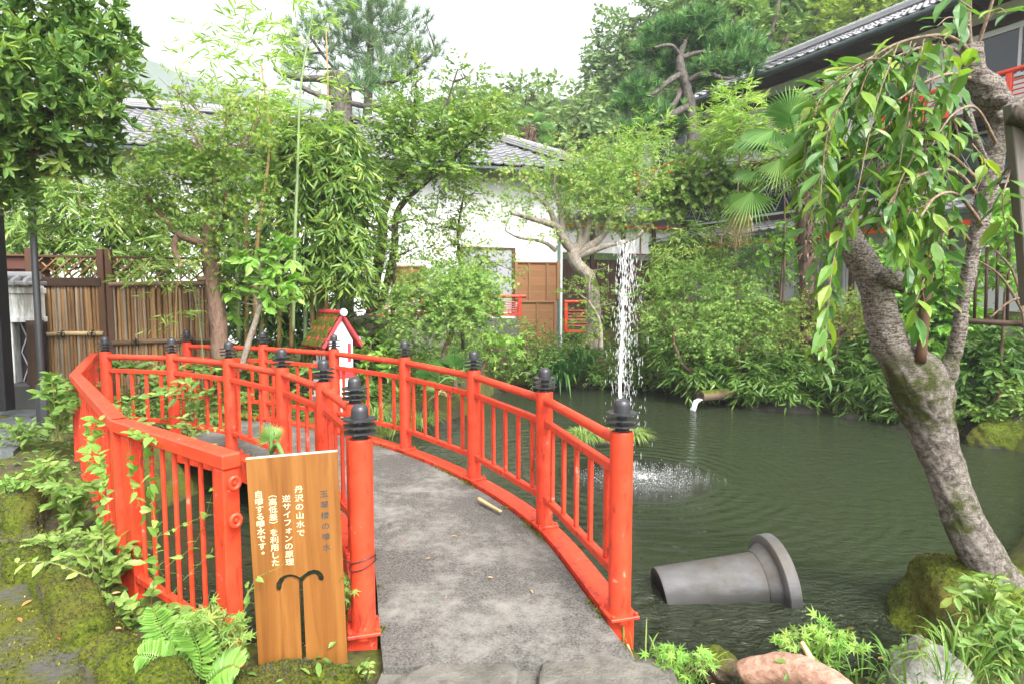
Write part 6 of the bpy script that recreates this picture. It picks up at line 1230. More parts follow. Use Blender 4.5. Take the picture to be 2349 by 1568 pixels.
t1, _ = wood(m, [(2400, 1540, 3.5, 74), (2338, 1415, 3.55, 60), (2264, 1298, 3.6, 47), (2204, 1180, 3.65, 43), (2164, 1060, 3.7, 43), (2134, 970, 3.72, 50), (2116, 905, 3.74, 66), (2098, 866, 3.75, 66), (2068, 828, 3.76, 46), (2040, 788, 3.77, 37), (2028, 735, 3.78, 34), (2006, 655, 3.8, 32), (1972, 595, 3.82, 31), (1944, 545, 3.85, 28), (1922, 490, 3.85, 24), (1912, 440, 3.85, 21)], 56, .11, 26, 7, .022)
t2, _ = wood(m, [(2118, 910, 3.74, 46), (2160, 868, 3.70, 30), (2184, 820, 3.66, 18), (2200, 760, 3.62, 15), (2210, 690, 3.6, 14), (2228, 600, 3.58, 15), (2250, 500, 3.56, 18), (2272, 400, 3.54, 23), (2288, 320, 3.52, 18), (2296, 262, 3.5, 24), (2264, 212, 3.48, 32), (2234, 165, 3.46, 23), (2230, 104, 3.46, 21)], 36, .12, 22, 11, .03)
wood(m, [(2280, 270, 3.5, 26), (2330, 245, 3.45, 22), (2400, 250, 3.35, 20)], 12, .15)
wood(m, [(2262, 380, 3.53, 10), (2240, 330, 3.4, 9), (2222, 270, 3.35, 9), (2215, 220, 3.3, 8)], 9, .1)
wood(m, [(2085, 650, 3.76, 20), (2040, 640, 3.72, 22), (2030, 632, 3.68, 16)], 10, .2)
wood(m, [(2270, 220, 3.46, 12), (2296, 232, 3.40, 14), (2300, 224, 3.36, 9)], 9, .2)
m.build('trunk', B_CHER, wc, smooth=True)
# arching branches and hanging twigs with leaves in two ranks
arch = [[(2232, 130, 3.46, 10), (2190, 90, 3.3, 7), (2140, 82, 3.2, 6), (2060, 100, 3.1, 5), (1985, 140, 3.05, 4)], [(2235, 150, 3.46, 8), (2180, 110, 3.5, 6), (2110, 110, 3.5, 5), (2020, 150, 3.5, 4), (1940, 210, 3.5, 3)], [(2225, 180, 3.45, 8), (2180, 170, 3.2, 6), (2120, 190, 3.0, 5), (2060, 230, 2.95, 4)],
        [(2262, 480, 3.55, 9), (2200, 400, 3.3, 7), (2130, 395, 3.1, 6), (2060, 440, 3.0, 5), (2010, 520, 2.95, 4)], [(2250, 420, 3.55, 8), (2170, 350, 3.4, 6), (2100, 350, 3.3, 5), (2000, 400, 3.3, 4), (1930, 480, 3.3, 3)], [(2255, 520, 3.55, 8), (2200, 450, 3.2, 6), (2150, 450, 3.0, 5), (2110, 500, 2.9, 4)], [(2285, 330, 3.5, 7), (2240, 250, 3.2, 5), (2190, 260, 3.0, 4), (2150, 310, 2.95, 3)], [(2225, 110, 3.45, 9), (2222, 40, 3.4, 8), (2228, -40, 3.35, 7)], [(2240, 110, 3.45, 7), (2262, 50, 3.4, 6), (2290, -40, 3.35, 5)], [(2290, 420, 3.5, 7), (2320, 380, 3.3, 5), (2345, 420, 3.2, 4)], [(2230, 560, 3.58, 7), (2190, 520, 3.5, 5), (2150, 560, 3.4, 4), (2120, 640, 3.35, 3)]]
tw = MB(); lv = MB(); tips = []
for a_ in arch: S_, _ = wood(tw, [(*q[:3], q[3] * .62) for q in a_], 7, .06, 8); tips.append(S_)
def twig(P0, P1, P2, leafn, size, seed_v=0.0):
    S_ = cr([P0, P1, P2], 14); tw.tube(S_, np.linspace(.0045, .0018, len(S_)), 5, False)
    idx = np.linspace(.06, 1, leafn) * (len(S_) - 1)
    P = np.stack([np.interp(idx, np.arange(len(S_)), S_[:, k]) for k in range(3)], -1); T = nz(np.gradient(P, axis=0)); n = len(P)
    ref = nz(rg.normal(size=3) * [1, 1, .2]); sd = nz(np.cross(T, ref)); sg = np.where(np.arange(n) % 2, 1., -1.)[:, None]
    d = nz(T * .45 + sd * sg * .85 + np.array([0, 0, -.3]) + rg.normal(0, .22, (n, 3))); nr = nz(np.cross(d, np.cross([0, 0, 1.], d)) + np.array([0, -.5, .5]) + rg.normal(0, .35, (n, 3)))
    for k in range(n): tw.tube([P[k], P[k] + d[k] * .012], .0015, 4, False)
    lv.leaves(P + d * .012, d, nr, size * rg.uniform(.75, 1.15, n) * np.where(idx > len(S_) * .93, .6, 1), T_BIG, np.clip(rg.normal(.45 + seed_v, .22, n), 0, 1), rg.uniform(.62, .88, n))
hang = [((1985, 140), (1900, 210), (1870, 330)), ((2000, 135), (1930, 230), (1880, 420)), ((2040, 110), (1960, 250), (1900, 470)), ((2060, 100), (2010, 240), (1965, 450)), ((2090, 95), (2050, 230), (2010, 430)), ((2120, 90), (2090, 220), (2060, 400)), ((2060, 230), (2020, 330), (2010, 470)), ((2100, 200), (2080, 320), (2080, 430)), ((2140, 180), (2120, 280), (2130, 400)), ((1950, 200), (1900, 300), (1880, 470)), ((1940, 215), (1880, 360), (1850, 560)), ((2020, 150), (1970, 280), (1940, 430)),
        ((1990, 430), (1920, 560), (1890, 800)), ((1940, 480), (1900, 640), (1880, 860)), ((2090, 420), (2080, 540), (2090, 640)), ((2120, 410), (2130, 520), (2130, 600)), ((2150, 450), (2160, 560), (2170, 690)), ((2110, 500), (2110, 600), (2120, 690)), ((2180, 270), (2150, 400), (2140, 520)), ((2150, 310), (2100, 420), (2060, 560)), ((2120, 640), (2100, 700), (2110, 760)), ((1960, 330), (1900, 450), (1870, 640)), ((2190, 260), (2200, 340), (2190, 430)), ((2070, 110), (2080, 200), (2110, 300)), ((2160, 95), (2170, 170), (2160, 260)), ((2100, 350), (2060, 430), (2040, 520)), ((2160, 350), (2180, 430), (2190, 520)), ((2345, 420), (2330, 500), (2340, 600)), ((2320, 385), (2300, 460), (2310, 540)), ((2225, 60), (2180, 40), (2150, 60)), ((2262, 50), (2290, 20), (2310, 30)), ((2228, 20), (2200, 0), (2180, -20)), ((1930, 240), (1870, 300), (1830, 400)), ((2040, 300), (1980, 400), (1950, 470)), ((2085, 430), (2050, 520), (2060, 590)), ((2140, 455), (2110, 540), (2150, 620)), ((2230, 330), (2260, 380), (2230, 460)), ((2240, 140), (2200, 170), (2170, 230)), ((1990, 140), (1900, 180), (1840, 300)), ((1980, 150), (1880, 230), (1850, 380)), ((1960, 180), (1870, 260), (1830, 440)), ((2010, 130), (1930, 170), (1860, 240)), ((2050, 110), (1990, 170), (1950, 300)), ((1930, 240), (1860, 360), (1850, 480)), ((2100, 100), (2060, 170), (2040, 300)), ((2130, 190), (2090, 260), (2100, 360)), ((2200, 170), (2180, 240), (2200, 320))]
for k, (a_, b_, c_) in enumerate(hang):
    D = rg.uniform(2.95, 3.6); q = [at(*a_, D), at(*b_, D - .05), at(*c_, D - rg.uniform(0, .15))]; L = sum(np.linalg.norm(q[i + 1] - q[i]) for i in (0, 1))
    twig(*q, max(6, int(L / .040)), .15, .12 if a_[0] < 2000 else 0)
for k in range(30):
    S_ = tips[k % 11]
    if k % 11 in (7, 8): continue
    a_ = S_[int(rg.uniform(.3, 1) * (len(S_) - 1))]; L = rg.uniform(.22, .55); dr = nz(rg.normal(size=3) * [1, .5, 0]); b_ = a_ + dr * L * .35 + [0, 0, -.1 * L]; c_ = b_ + dr * L * .15 + [0, 0, -L * .8]
    u_ = CX + F * c_[0] / c_[1]
    if u_ > 2165: continue
    if 1905 < u_ < 2110 and c_[2] < 1.95: c_[2] = 1.95
    twig(a_, b_, c_, max(5, int(L * 1.1 / .042)), .145, .08)
to = tw.build('branches', bark('cherry_twig', (.16, .10, .07), (.36, .27, .20), 40), wc, smooth=True); lv.build('crown', G_CHER, wc)
# props
def stake(pts, r, mat, lab):
    m = MB(); P = cr([pt(q) for q in pts], 5); m.tube(P, r, 10, True, .05, 6); tag(m.build('wooden_stake', mat, smooth=True), lab, 'stake')
stake([(2112, 830, 3.62), (2122, 700, 3.62), (2132, 570, 3.62), (2140, 480, 3.62)], .030, BROWNW, 'brown wooden stake standing in the fork of the weeping cherry')
m = MB(); q0, q1 = at(2322, 240, 3.0), at(2362, 700, 3.0); m.bar(q0, q1, .055, .055); tag(m.build('wooden_stake', GRAYW), 'squared grey prop leaning at the right edge of the picture', 'stake')
m = MB(); q0, q1 = at(2318, 262, 2.98), at(2420, 300, 2.9); m.tube(cr([q0, (q0 + q1) / 2 + [0, 0, .01], q1], 5), .045, 12, True, .15, 9); tag(m.build('prop_log', B_DARK, smooth=True), 'dark cut log end resting on the grey prop at the right edge', 'log')
m = MB(); q0, q1 = at(1906, 430, 3.95), at(1913, 505, 3.95); m.tube(cr([q0, (q0 + q1) / 2, q1], 5), .048, 10, True, .06, 9); tag(m.build('wooden_stake', GRAYW, smooth=True), 'weathered grey stake end at the cut top of the left cherry limb', 'stake')
# shrubs behind and right of the cherry
shrub('broadleaf_shrub', 'light green broad leaved shrub behind the cherry fork', [C(2110, 700, 10.4, 80, 85), C(2070, 790, 10.3, 60, 60), C(2160, 640, 10.4, 80, 70), C(2150, 780, 10.2, 60, 60), C(2080, 600, 10.6, 70, 60, None, .8), C(2190, 720, 10.2, 50, 70)], 110, G_BRIGHT, 45, .17, T_BIG, per=6, spray=.16, droop=.3, flat=.55, tint=(0, .75))
shrub('broadleaf_shrub', 'loose light shrub with bare twigs at the right edge', [C(2310, 560, 8.6, 60, 70, None, .7), C(2260, 620, 8.8, 50, 50, None, .6), C(2340, 480, 8.4, 50, 60, None, .6), C(2330, 640, 8.5, 40, 40, None, .4)], 111, G_BRIGHT, 50, .15, T_BIG, per=6, spray=.18, droop=.3, flat=.5, tint=(0, .8))
shrub('fern_bank', 'dark shaded fern and fir sprays on the right bank behind the trunk', [C(2290, 850, 8.8, 75, 60), C(2230, 890, 9.0, 60, 50), C(2330, 800, 8.8, 50, 50), C(2260, 800, 9.0, 50, 40)], 112, G_SASA, 60, .17, T_OVAL, per=8, spray=.2, droop=.4, flat=.5, tint=(0, .65), wid=.7)
shrub('ground_shrub', 'low bright green leaves at the far right waterline by the mossy rock', [C(2260, 940, 8.7, 60, 36), C(2330, 900, 8.4, 45, 40), C(2220, 965, 9.1, 40, 24), C(2340, 950, 8.4, 40, 30)], 113, G_SHRUB, 75, .11, T_OVAL, per=6, spray=.14, droop=.3, flat=.6, tint=(.2, 1))
for k, pth in enumerate(([(2360, 820, 8.2), (2330, 640, 8.2), (2270, 560, 8.2)], [(2370, 760, 8.2), (2300, 640, 8.2), (2230, 590, 8.2)], [(2380, 680, 8.1), (2320, 690, 8.1), (2270, 730, 8.1)])):
    stick('bare_branch', [at(*q) for q in pth], .02, B_BROWN, ('steep bare branch at the right edge behind the cherry', 'slanting bare branch at the right edge behind the cherry', 'low cut bare branch at the right edge behind the cherry')[k], 'branch')
m = MB()
for k in range(4): m.tube([at(2235 + 25 * k, 745, 8.4), at(2240 + 25 * k, 560, 8.4)], .02, 6)
m.tube([at(2200, 735, 8.3), at(2380, 745, 8.3)], .04, 8); tag(m.build('bamboo_rail', DARKW, smooth=True), 'dark pole fence against the white wall at the far right', 'fence')
# --- near right: grasses and leaves
def grass(label, u, v, D, n, L, seed, wd=.012, spread=.5, bend=(.3, .9), rad=.12, mat=None, z=None):
    p = at(u, v, D); 
    if z is not None: p[2] = z
    return strap('grass_tuft', label, 0, 0, 0, n, L, wd, seed, mat or G_GRASS, spread, bend, 'grass', 'grass tufts on the near bank', rad, -.02, p)
GR = [(1475, 1530, 2.85, 26, .34, 'beside the base plate of the near right post'), (1560, 1560, 2.75, 22, .30, 'left of the pink log'), (1985, 1560, 2.75, 16, .42, 'with two tall blades right of the pink log'), (2230, 1520, 2.8, 70, .36, 'at the right of the grey rock'), (2320, 1500, 2.9, 70, .34, 'at the bottom right corner'), (2090, 1560, 2.65, 40, .30, 'in front of the grey rock'), (2290, 1440, 3.2, 60, .3, 'under the leaning cherry trunk'), (2180, 1540, 2.55, 34, .42, 'arching over the grey rock')]
for k, (u, v, D, n, L, lab) in enumerate(GR): grass('green grass tuft ' + lab, u, v, D, n, L, 130 + k, .010 if n < 40 else .012, .7)
GL = [(340, 1440, 3.15, 60, .30, 'by the barrier bars below the heart vine'), (300, 1340, 3.5, 40, .26, 'behind the kerb at the barrier bend'), (450, 1440, 3.1, 50, .34, 'at the pond edge inside the barrier')]
for k, (u, v, D, n, L, lab) in enumerate(GL): grass('green grass tuft ' + lab, u, v, D, n, L, 140 + k, .011, .9)
for k, (u, v, D, lab) in enumerate(((860, 960, 8.6, 'behind the bridge below the shrine'), (920, 980, 8.8, 'right below the shrine bank'), (820, 900, 9.0, 'at the foot of the shrine house'), (960, 965, 9.2, 'left of the dead fronds'))): grass('long pale grass tuft ' + lab, u, v, D, 130, .55, 150 + k, .012, .9, (.5, 1.1), .25)
strap('dead_fronds', 'bunch of dry cream coloured leaves behind the bridge rail', 1030, 905, 9.0, 26, .42, .03, 160, G_DRY, 1.2, (.6, 1.2), 'dry leaves', None, .05)
def plant(name, label, stems, seed, mat, size, tm, cat='plant', per=.035, wid=1.0, flat=.6, tint=(0, 1), r=.004, grp=None):
    """stems: list of polylines of (u,v,D); leaves alternate along each"""
    rg = np.random.default_rng(seed); P0 = pt(stems[0][0]); T = thing(name, label, cat, tuple(P0), grp); ms = MB(); ml_ = MB()
    for q in stems:
        S_ = cr([pt(x) for x in q], 10); ms.tube(S_, np.linspace(r, r * .4, len(S_)), 5, False); L = np.linalg.norm(np.diff(S_, axis=0), axis=1).sum(); n = max(3, int(L / per)); idx = np.linspace(.12, 1, n) * (len(S_) - 1)
        P = np.stack([np.interp(idx, np.arange(len(S_)), S_[:, k]) for k in range(3)], -1); Td = nz(np.gradient(P, axis=0)); sd = nz(np.cross(Td, [0, 0, 1.]) + rg.normal(0, .3, (n, 3))); sg = np.where(np.arange(n) % 2, 1., -1.)[:, None]
        d = nz(Td * .5 + sd * sg + rg.normal(0, .3, (n, 3)) + [0, 0, -.1]); nr = nz(np.array([0, -.45, .8]) * flat + rg.normal(0, .3, (n, 3)))
        ml_.leaves(P, d, nr, size * rg.uniform(.6, 1.15, n), tm, np.clip(rg.normal(.5, .2, n), 0, 1) * (tint[1] - tint[0]) + tint[0], wid)
    ms.build('stem', leafmat_stem, T, smooth=True); ml_.build('leaves', mat, T); return T
leafmat_stem = plain('green_stem', (.16, .17, .06), .5, .3, 20)
def arcs(u, v, D, n, du, dv, seed, dD=.12):
    rg = np.random.default_rng(seed); out = []
    for k in range(n):
        a_ = rg.uniform(-1, 1); h = rg.uniform(.5, 1.0); x = a_ * du; out.append([(u + rg.normal(0, du * .12), v, D), (u + x * .55, v - dv * h * .75, D + rg.normal(0, dD * .5)), (u + x * 1.1, v - dv * h * (1 - .3 * abs(a_)), D + rg.normal(0, dD))])
    return out
W_ = [('weed', 'pale leafy weeds against the barrier at the bend', arcs(235, 1400, 3.25, 16, 110, 200, 1), G_SHRUB, .085, T_OVAL, (.4, 1)), ('weed', 'broad heart shaped weeds at the kerb below the bend', arcs(320, 1470, 3.0, 12, 110, 130, 2), G_SHRUB, .055, T_HEART, (.3, 1)), ('weed', 'small leaved weeds between kerb and far barrier', arcs(170, 1230, 4.0, 16, 70, 160, 3), G_SHRUB, .09, T_OVAL, (.3, .9)), ('weed', 'leafy weeds around the lamp post foot', arcs(130, 1010, 5.2, 16, 60, 170, 4), G_SHRUB, .11, T_OVAL, (.2, .8)), ('weed', 'low leaves beside the slate path', arcs(50, 1020, 5.4, 14, 70, 60, 5), G_SHRUB, .10, T_OVAL, (.2, .8)),
      ('maple_seedling', 'bushy maple seedling in front of the barrier end post', arcs(490, 1530, 2.45, 22, 70, 150, 6), G_SHRUB, .075, T_MAPLE, (.35, 1)), ('weed', 'yellowish sprig leaning over the long mossy kerb stone', [[(200, 1320, 3.0), (120, 1290, 2.95), (40, 1290, 2.9)]], G_BRIGHT, .07, T_OVAL, (.4, 1)), ('weed', 'leafy stems growing inside the barrier near the bridge', arcs(290, 1010, 4.9, 9, 70, 100, 7), G_SHRUB, .07, T_OVAL, (.3, 1)), ('weed', 'leafy stems behind the barrier rail under the bridge edge', arcs(440, 1010, 4.3, 8, 80, 60, 8), G_SHRUB, .06, T_OVAL, (.4, 1)),
      ('weed', 'green sprigs between notice board and bridge post', arcs(785, 1470, 2.85, 14, 24, 190, 9), G_SHRUB, .06, T_MAPLE, (.3, 1)), ('weed', 'leafy weed in front of the pink log', arcs(1560, 1575, 2.65, 14, 80, 110, 10), G_BRIGHT, .075, T_MAPLE, (.1, .8)), ('weed', 'pale maple leaved weed above the pink log', arcs(1880, 1540, 2.95, 16, 90, 130, 11), G_BRIGHT, .08, T_MAPLE, (.2, .9)), ('weed', 'round leaved sapling under the cherry trunk', arcs(2260, 1450, 3.0, 12, 70, 150, 12), G_SHRUB, .085, T_OVAL, (.3, 1)), ('weed', 'dark leafy weeds at the bottom right corner', arcs(2310, 1560, 2.7, 20, 90, 160, 13), G_SASA, .07, T_OVAL, (.1, .9)), ('weed', 'tangle of small leaves between grey and mossy rocks', arcs(2080, 1530, 3.0, 12, 60, 60, 14), G_SHRUB, .05, T_OVAL, (.2, .9)),
      ('weed', 'ferny weeds at the water edge left of the bridge feet', arcs(460, 950, 6.0, 16, 120, 90, 15), G_SASA, .12, T_OVAL, (.2, 1)), ('weed', 'leafy weeds in front of the darker bamboo screen', arcs(360, 900, 7.4, 16, 120, 90, 16), G_SASA, .13, T_OVAL, (.2, 1)), ('weed', 'low leaves under the aucuba by the far rail', arcs(620, 900, 8.2, 18, 130, 100, 17), G_SHRUB, .14, T_OVAL, (.1, .9))]
W_ += [('weed', 'leafy weeds along the kerb midway to the lamp post', arcs(120, 1150, 4.3, 16, 60, 110, 18), G_SHRUB, .075, T_OVAL, (.3, 1)), ('fern', 'ferny fronds between kerb and barrier at the bend', arcs(255, 1310, 3.5, 14, 90, 120, 19), G_SHRUB, .07, T_BAM, (.3, 1)), ('weed', 'small leaved weeds in the gap of the mossy kerb', arcs(130, 1280, 3.55, 16, 80, 80, 20), G_SHRUB, .05, T_OVAL, (.4, 1)),
       ('weed', 'tiny weeds on the moss at the left edge', arcs(25, 1130, 4.3, 10, 50, 40, 21), G_BRIGHT, .05, T_OVAL, (0, .6)), ('weed', 'dark ivy leaves below the barrier bars', arcs(400, 1500, 2.85, 16, 110, 90, 22), G_SASA, .06, T_HEART, (.2, 1)), ('weed', 'sprouting leaves at the moss slab end by the post', arcs(840, 1560, 2.5, 8, 30, 50, 23), G_SHRUB, .03, T_OVAL, (.3, 1))]
for k, (nm, lab, st, mat, size, tm, tint) in enumerate(W_): plant(nm, lab, st, 200 + k, mat, size, tm, nm.replace('_', ' '), .018 if nm == 'fern' else .035 if size < .1 else .05, 1.9 if nm == 'fern' else 1.0, .6, tint)
ft_ = thing('fern', 'bright broad fern fronds at the bottom edge in front of the barrier bars', 'fern', tuple(at(440, 1560, 2.5)))
for q in ([(450, 1575, 2.45), (410, 1500, 2.42), (370, 1440, 2.40), (350, 1395, 2.38)], [(445, 1575, 2.43), (400, 1530, 2.38), (350, 1505, 2.35), (318, 1500, 2.33)], [(455, 1575, 2.42), (460, 1510, 2.38), (440, 1450, 2.36), (420, 1420, 2.35)], [(460, 1580, 2.40), (500, 1540, 2.36), (530, 1525, 2.33), (550, 1530, 2.3)]):
    S_ = cr([pt(x) for x in q], 8); n = len(S_); rg = np.random.default_rng(int(q[1][0])); mf = MB(); mf.tube(S_, np.linspace(.0028, .001, n), 5, False)
    T = nz(np.gradient(S_, axis=0)); toc = nz(np.array([0, -.7, .7])); sd = nz(np.cross(T, toc)); k = np.arange(3, n)
    for sg in (1, -1): mf.leaves(S_[k], nz(sd[k] * sg + T[k] * .45 + rg.normal(0, .06, (len(k), 3))), np.tile(toc, (len(k), 1)) + rg.normal(0, .12, (len(k), 3)), .075 * np.sin(np.linspace(.5, 2.9, len(k))) + .012, T_OVAL, np.clip(rg.normal(.4, .12, len(k)), 0, 1), .62)
    mf.build('frond', G_BRIGHT, ft_)
V1 = [[(250, 1180, 3.3), (240, 1080, 3.36), (215, 1000, 3.5), (230, 960, 3.5)], [(240, 1100, 3.3), (200, 1040, 3.7), (210, 960, 3.9)], [(225, 1230, 3.3), (235, 1130, 3.3), (230, 1040, 3.4)], [(280, 990, 3.2), (330, 1000, 3.0), (400, 1020, 2.95), (470, 1030, 2.8)], [(345, 1400, 3.0), (360, 1250, 3.02), (345, 1120, 3.05), (340, 1010, 3.1)], [(300, 1010, 3.15), (300, 1100, 3.15), (330, 1180, 3.1)]]
plant('vine', 'heart leaved vine climbing the barrier rail at its bend', V1, 230, G_BRIGHT, .062, T_HEART, 'vine', .033, .9, .35, (.0, .8), .0025)
plant('vine', 'thin vine with scattered heart leaves across the barrier bars', [[(360, 1230, 2.95), (450, 1190, 2.8), (530, 1170, 2.62)], [(420, 1330, 2.8), (470, 1280, 2.75), (500, 1250, 2.66)], [(380, 1300, 2.9), (450, 1240, 2.8), (490, 1120, 2.7)]], 231, G_BRIGHT, .05, T_HEART, 'vine', .07, .8, .35, (.2, .9), .002)
plant('vine', 'vine with light heart leaves creeping on the left of the notice board', [[(560, 1400, 2.5), (585, 1330, 2.53), (640, 1300, 2.56)], [(545, 1480, 2.45), (560, 1400, 2.47), (570, 1340, 2.5)]], 232, G_BRIGHT, .048, T_HEART, 'vine', .045, .85, .35, (.1, .8), .002)
# --- trees beyond
def far_tree(name, label, D, clumps, seed, mat, trunk, dens=7, size=.30, **kw):
    return tree(name, label, 'tree', trunk, clumps, B_DARK, mat, seed, dens, size, T_TINY, 'trees beyond the buildings', limb=(.06, .02), per=9, spray=.7, droop=.2, flat=.6, gap=.25, **kw)
far_tree('forest_tree', 'rounded pale tree behind the hall ridge, left of the far palm', 24, [C(1090, 230, 24, 60, 36), C(1040, 270, 24, 50, 40), C(1130, 270, 24, 60, 40), C(1180, 210, 26, 60, 30, None, .8), C(1230, 205, 26, 50, 26, None, .8), C(1150, 320, 24, 60, 40)], 300, G_BACKHAZE, [[(1100, 600, 24, 8), (1100, 300, 24, 6)]], tint=(.3, 1))
far_tree('forest_tree', 'broad tree with slanting dark trunk right of the far palm', 23, [C(1310, 250, 23, 65, 40), C(1280, 300, 23, 60, 40), C(1350, 290, 23, 50, 40), C(1255, 270, 24, 45, 40), C(1380, 330, 23, 50, 45), C(1320, 340, 23, 60, 40), C(1200, 340, 24, 60, 50)], 301, G_BACKHAZE, [[(1230, 440, 22.5, 10), (1290, 350, 22.5, 7), (1345, 300, 22.5, 4)]], tint=(.25, 1))
far_tree('forest_tree', 'tall spreading tree reaching above the pine on its left', 30, [C(1430, 80, 30, 60, 50), C(1390, 120, 30, 50, 45), C(1480, 50, 30, 50, 45), C(1400, 190, 30, 60, 50), C(1460, 150, 30, 60, 50), C(1370, 160, 30, 26, 30), C(1430, 240, 30, 60, 40), C(1500, -10, 30, 60, 40, None, .6)], 302, G_BACKHAZE, [[(1450, 420, 30, 9), (1440, 200, 30, 7), (1440, 80, 30, 4)]], tint=(.15, .9))
for k, (u, v, D, w_, h, lab) in enumerate(((1640, 20, 27, 100, 70, 'dark tall tree above the garden pine crown'), (1760, 60, 26, 90, 90, 'dark tree with bare limbs above the inn roof'), (1860, 40, 28, 80, 80, 'dark tree behind the inn roof, left of the yellow bamboo'), (1700, 150, 24, 80, 60, 'dark lower tree between pine and inn roof'))):
    cl = [C(u + a_ * w_, v + b_ * h, D + c_, w_ * .62, h * .6) for a_, b_, c_ in ((-.5, -.3, 0), (.5, -.4, 1), (0, .2, -1), (.6, .5, 0), (-.6, .6, 1), (0, -.9, 0))]
    far_tree('forest_tree', lab, D, cl, 310 + k, G_EVER, [[(u, v + 330, D, 9), (u - 12, v + 120, D - 1.5, 8), (u + 20, v - 20, D - 1.5, 5), (u + 30, v - 90, D, 3)], [(u - 8, v + 140, D - 1.5, 6), (u - 40, v + 30, D - 1.5, 4), (u - 70, v - 60, D, 3)], [(u - 4, v + 120, D - 1.5, 6), (u + 50, v + 20, D - 2, 4)]], tint=(.15, 1))
far_tree('bamboo_grove', 'yellow green feathery bamboo on the slope above the inn roof', 26, [C(1960, 50, 24, 80, 60), C(2040, 20, 24, 80, 60), C(1920, 90, 24, 50, 50), C(2100, -20, 24, 80, 50), C(1990, 110, 23, 60, 40), C(2010, -40, 25, 90, 60)], 320, G_BACKY, [[(1980, 420, 24, 4), (1975, 120, 24, 3), (1960, 20, 24, 2)]], dens=9, size=.28)
far_tree('forest_tree', 'pale tree mass behind the left end of the hall roof', 30, [C(330, 220, 34, 60, 24), C(400, 235, 34, 60, 24), C(480, 240, 34, 60, 22), C(560, 250, 34, 60, 26), C(260, 230, 34, 50, 30), C(640, 250, 34, 50, 24)], 321, G_BACKHAZE, [[(420, 420, 34, 6), (420, 240, 34, 4)]], tint=(.3, 1))
rgf = np.random.default_rng(9); m = MB()
cl = [C(rgf.uniform(1000, 2250), 0, 1, 1, 1) for _ in range(0)]
for k in range(30):
    u = rgf.uniform(1020, 2000); D = rgf.uniform(33, 44); v = np.interp(u, [1020, 1300, 1400, 1500, 1650, 2000], [270, 255, 215, 110, 60, 20]) + rgf.uniform(0, 140); cl.append(C(u, v, D, 60, 46))
foliage(m, rgf, cl, 2.2, .55, T_TINY, per=9, spray=1.2, droop=.2, flat=.6, tint=(.15, .9)); stuff(m.build('forest', G_BACK), 'far wooded slope behind both buildings', 'forest')
# ground cover and moss bits on the banks
rgc = np.random.default_rng(77); n = 26000; x = rgc.uniform(-5.2, 9, n * 3); y = rgc.uniform(2.3, 16, n * 3); d = sdist(x, y)
ok = (d > .12) & (d < 2.6) & ~((x > -6.6) & (x < -1.35) & (y < 4.6) & (y < 2.9 - .8 * (x + 1.35))) & (wob(np.stack([x, y, 0 * x], -1), 1.3, 3) > -.35) & ~((x > -.75) & (x < .75) & (y < 3.0))
x, y = x[ok][:n], y[ok][:n]; n = len(x); z = HT(x, y); P = np.stack([x, y, z + rgc.exponential(.05, n) * np.where(y > 6, 1.6, .7)], -1)
m = MB(); m.leaves(P, nz(rgc.normal(size=(n, 3)) * [1, 1, .4]), nz(rgc.normal(0, .35, (n, 3)) + [0, -.2, 1]), rgc.uniform(.035, .085, n) * np.where(y > 6, 1.5, .8), T_OVAL, np.clip(rgc.normal(.45, .2, n), 0, 1), .9)
stuff(m.build('ground_cover', G_SHRUB), 'small green leaves covering the banks', 'ground cover')
n = 60000; x, y = rgc.uniform(-5.5, -1.36, n), rgc.uniform(2.2, 4.85, n); k = (y < 2.9 - .92 * (x + 2.05) + .1) & (x < -1.4) & (wob(np.stack([x, y, 0 * x], -1), 2.2, 5) + .4 * wob(np.stack([x, y, 0 * x], -1), 7, 2) > -.25); x, y = x[k], y[k]; n = len(x)
m = MB(); m.leaves(np.stack([x, y, np.full(n, .028)], -1), nz(rgc.normal(0, .6, (n, 3)) + [0, 0, .7]), rgc.normal(size=(n, 3)), rgc.uniform(.006, .018, n), T_TINY, rgc.random(n), 1.1)
stuff(m.build('moss', leafmat('moss_pile', [(.03, .042, .006), (.06, .07, .01), (.11, .115, .014), (.16, .15, .02)], .1, .8, .1)), 'green moss growing over the left pavement', 'moss')
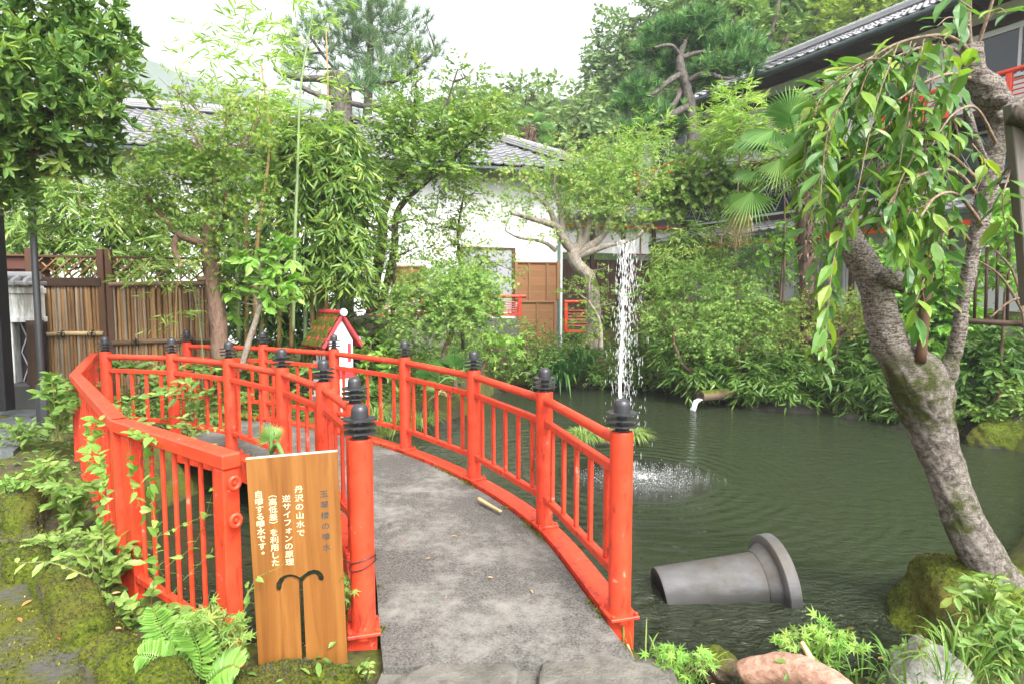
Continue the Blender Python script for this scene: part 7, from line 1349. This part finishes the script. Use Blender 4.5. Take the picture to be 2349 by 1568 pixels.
n = 420; P = np.stack([rgc.uniform(-5, 3, n), rgc.uniform(2.3, 5, n), np.zeros(n)], -1); dd = sdist(P[:, 0], P[:, 1]); P = P[dd > .1]; n = len(P); P[:, 2] = np.maximum(HT(P[:, 0], P[:, 1]), np.where((P[:, 0] < -1.35), .032, -.2)) + .006
P = P[(np.abs(P[:, 0]) > .8)]; n = len(P)
m = MB(); m.leaves(P, nz(rgc.normal(size=(n, 3)) * [1, 1, .15]), nz(rgc.normal(0, .2, (n, 3)) + [0, 0, 1]), rgc.uniform(.02, .06, n), T_OVAL, rgc.random(n), .8); n = 22; ss = rgc.uniform(2, 45, n); o_, i_ = lerpline(Oc, ss), lerpline(Ic, ss); kx = rgc.uniform(.12, .88, n)[:, None]; m.leaves(i_ * (1 - kx) + o_ * kx + [0, 0, .004], nz(rgc.normal(size=(n, 3)) * [1, 1, .1]), nz(rgc.normal(0, .2, (n, 3)) + [0, 0, 1]), rgc.uniform(.015, .05, n), T_OVAL, rgc.random(n), .7)
mm = MB()
for L_, sg in ((Oc, 1), (Ic, -1)):
    n = 2600; ss = rgc.uniform(0, 58, n); ss = ss[wob(np.stack([ss * .31, ss * 0, ss * 0 + sg], -1), 1, 2) > .05]; n = len(ss); q = lerpline(L_, ss); ac = nz(lerpline(Oc, ss) - lerpline(Ic, ss)); mm.leaves(q - ac * sg * (.075 + rgc.exponential(.012, n))[:, None] + [0, 0, -.016], nz(rgc.normal(0, .6, (n, 3)) + [0, 0, .8]), rgc.normal(size=(n, 3)), rgc.uniform(.006, .02, n), T_TINY, rgc.random(n), 1.1)
stuff(mm.build('edge_moss', bpy.data.materials['moss_pile']), 'thin moss growing along both edges of the bridge deck', 'moss')
stuff(m.build('leaf_litter', FLEAF), 'dry fallen leaves scattered on the near banks', 'litter')

# ------------------------------------------------------------------ air
t = NT('haze_air'); pv = t.n('ShaderNodeVolumePrincipled'); pv.inputs['Color'].default_value = (.86, .93, 1, 1); pv.inputs['Density'].default_value = .0015; pv.inputs['Anisotropy'].default_value = .2
t.l(pv.outputs[0], t.out.inputs['Volume']); m = MB(); m.box((0, 420, 70), (1500, 1000, 160)); stuff(m.build('haze', t.m))
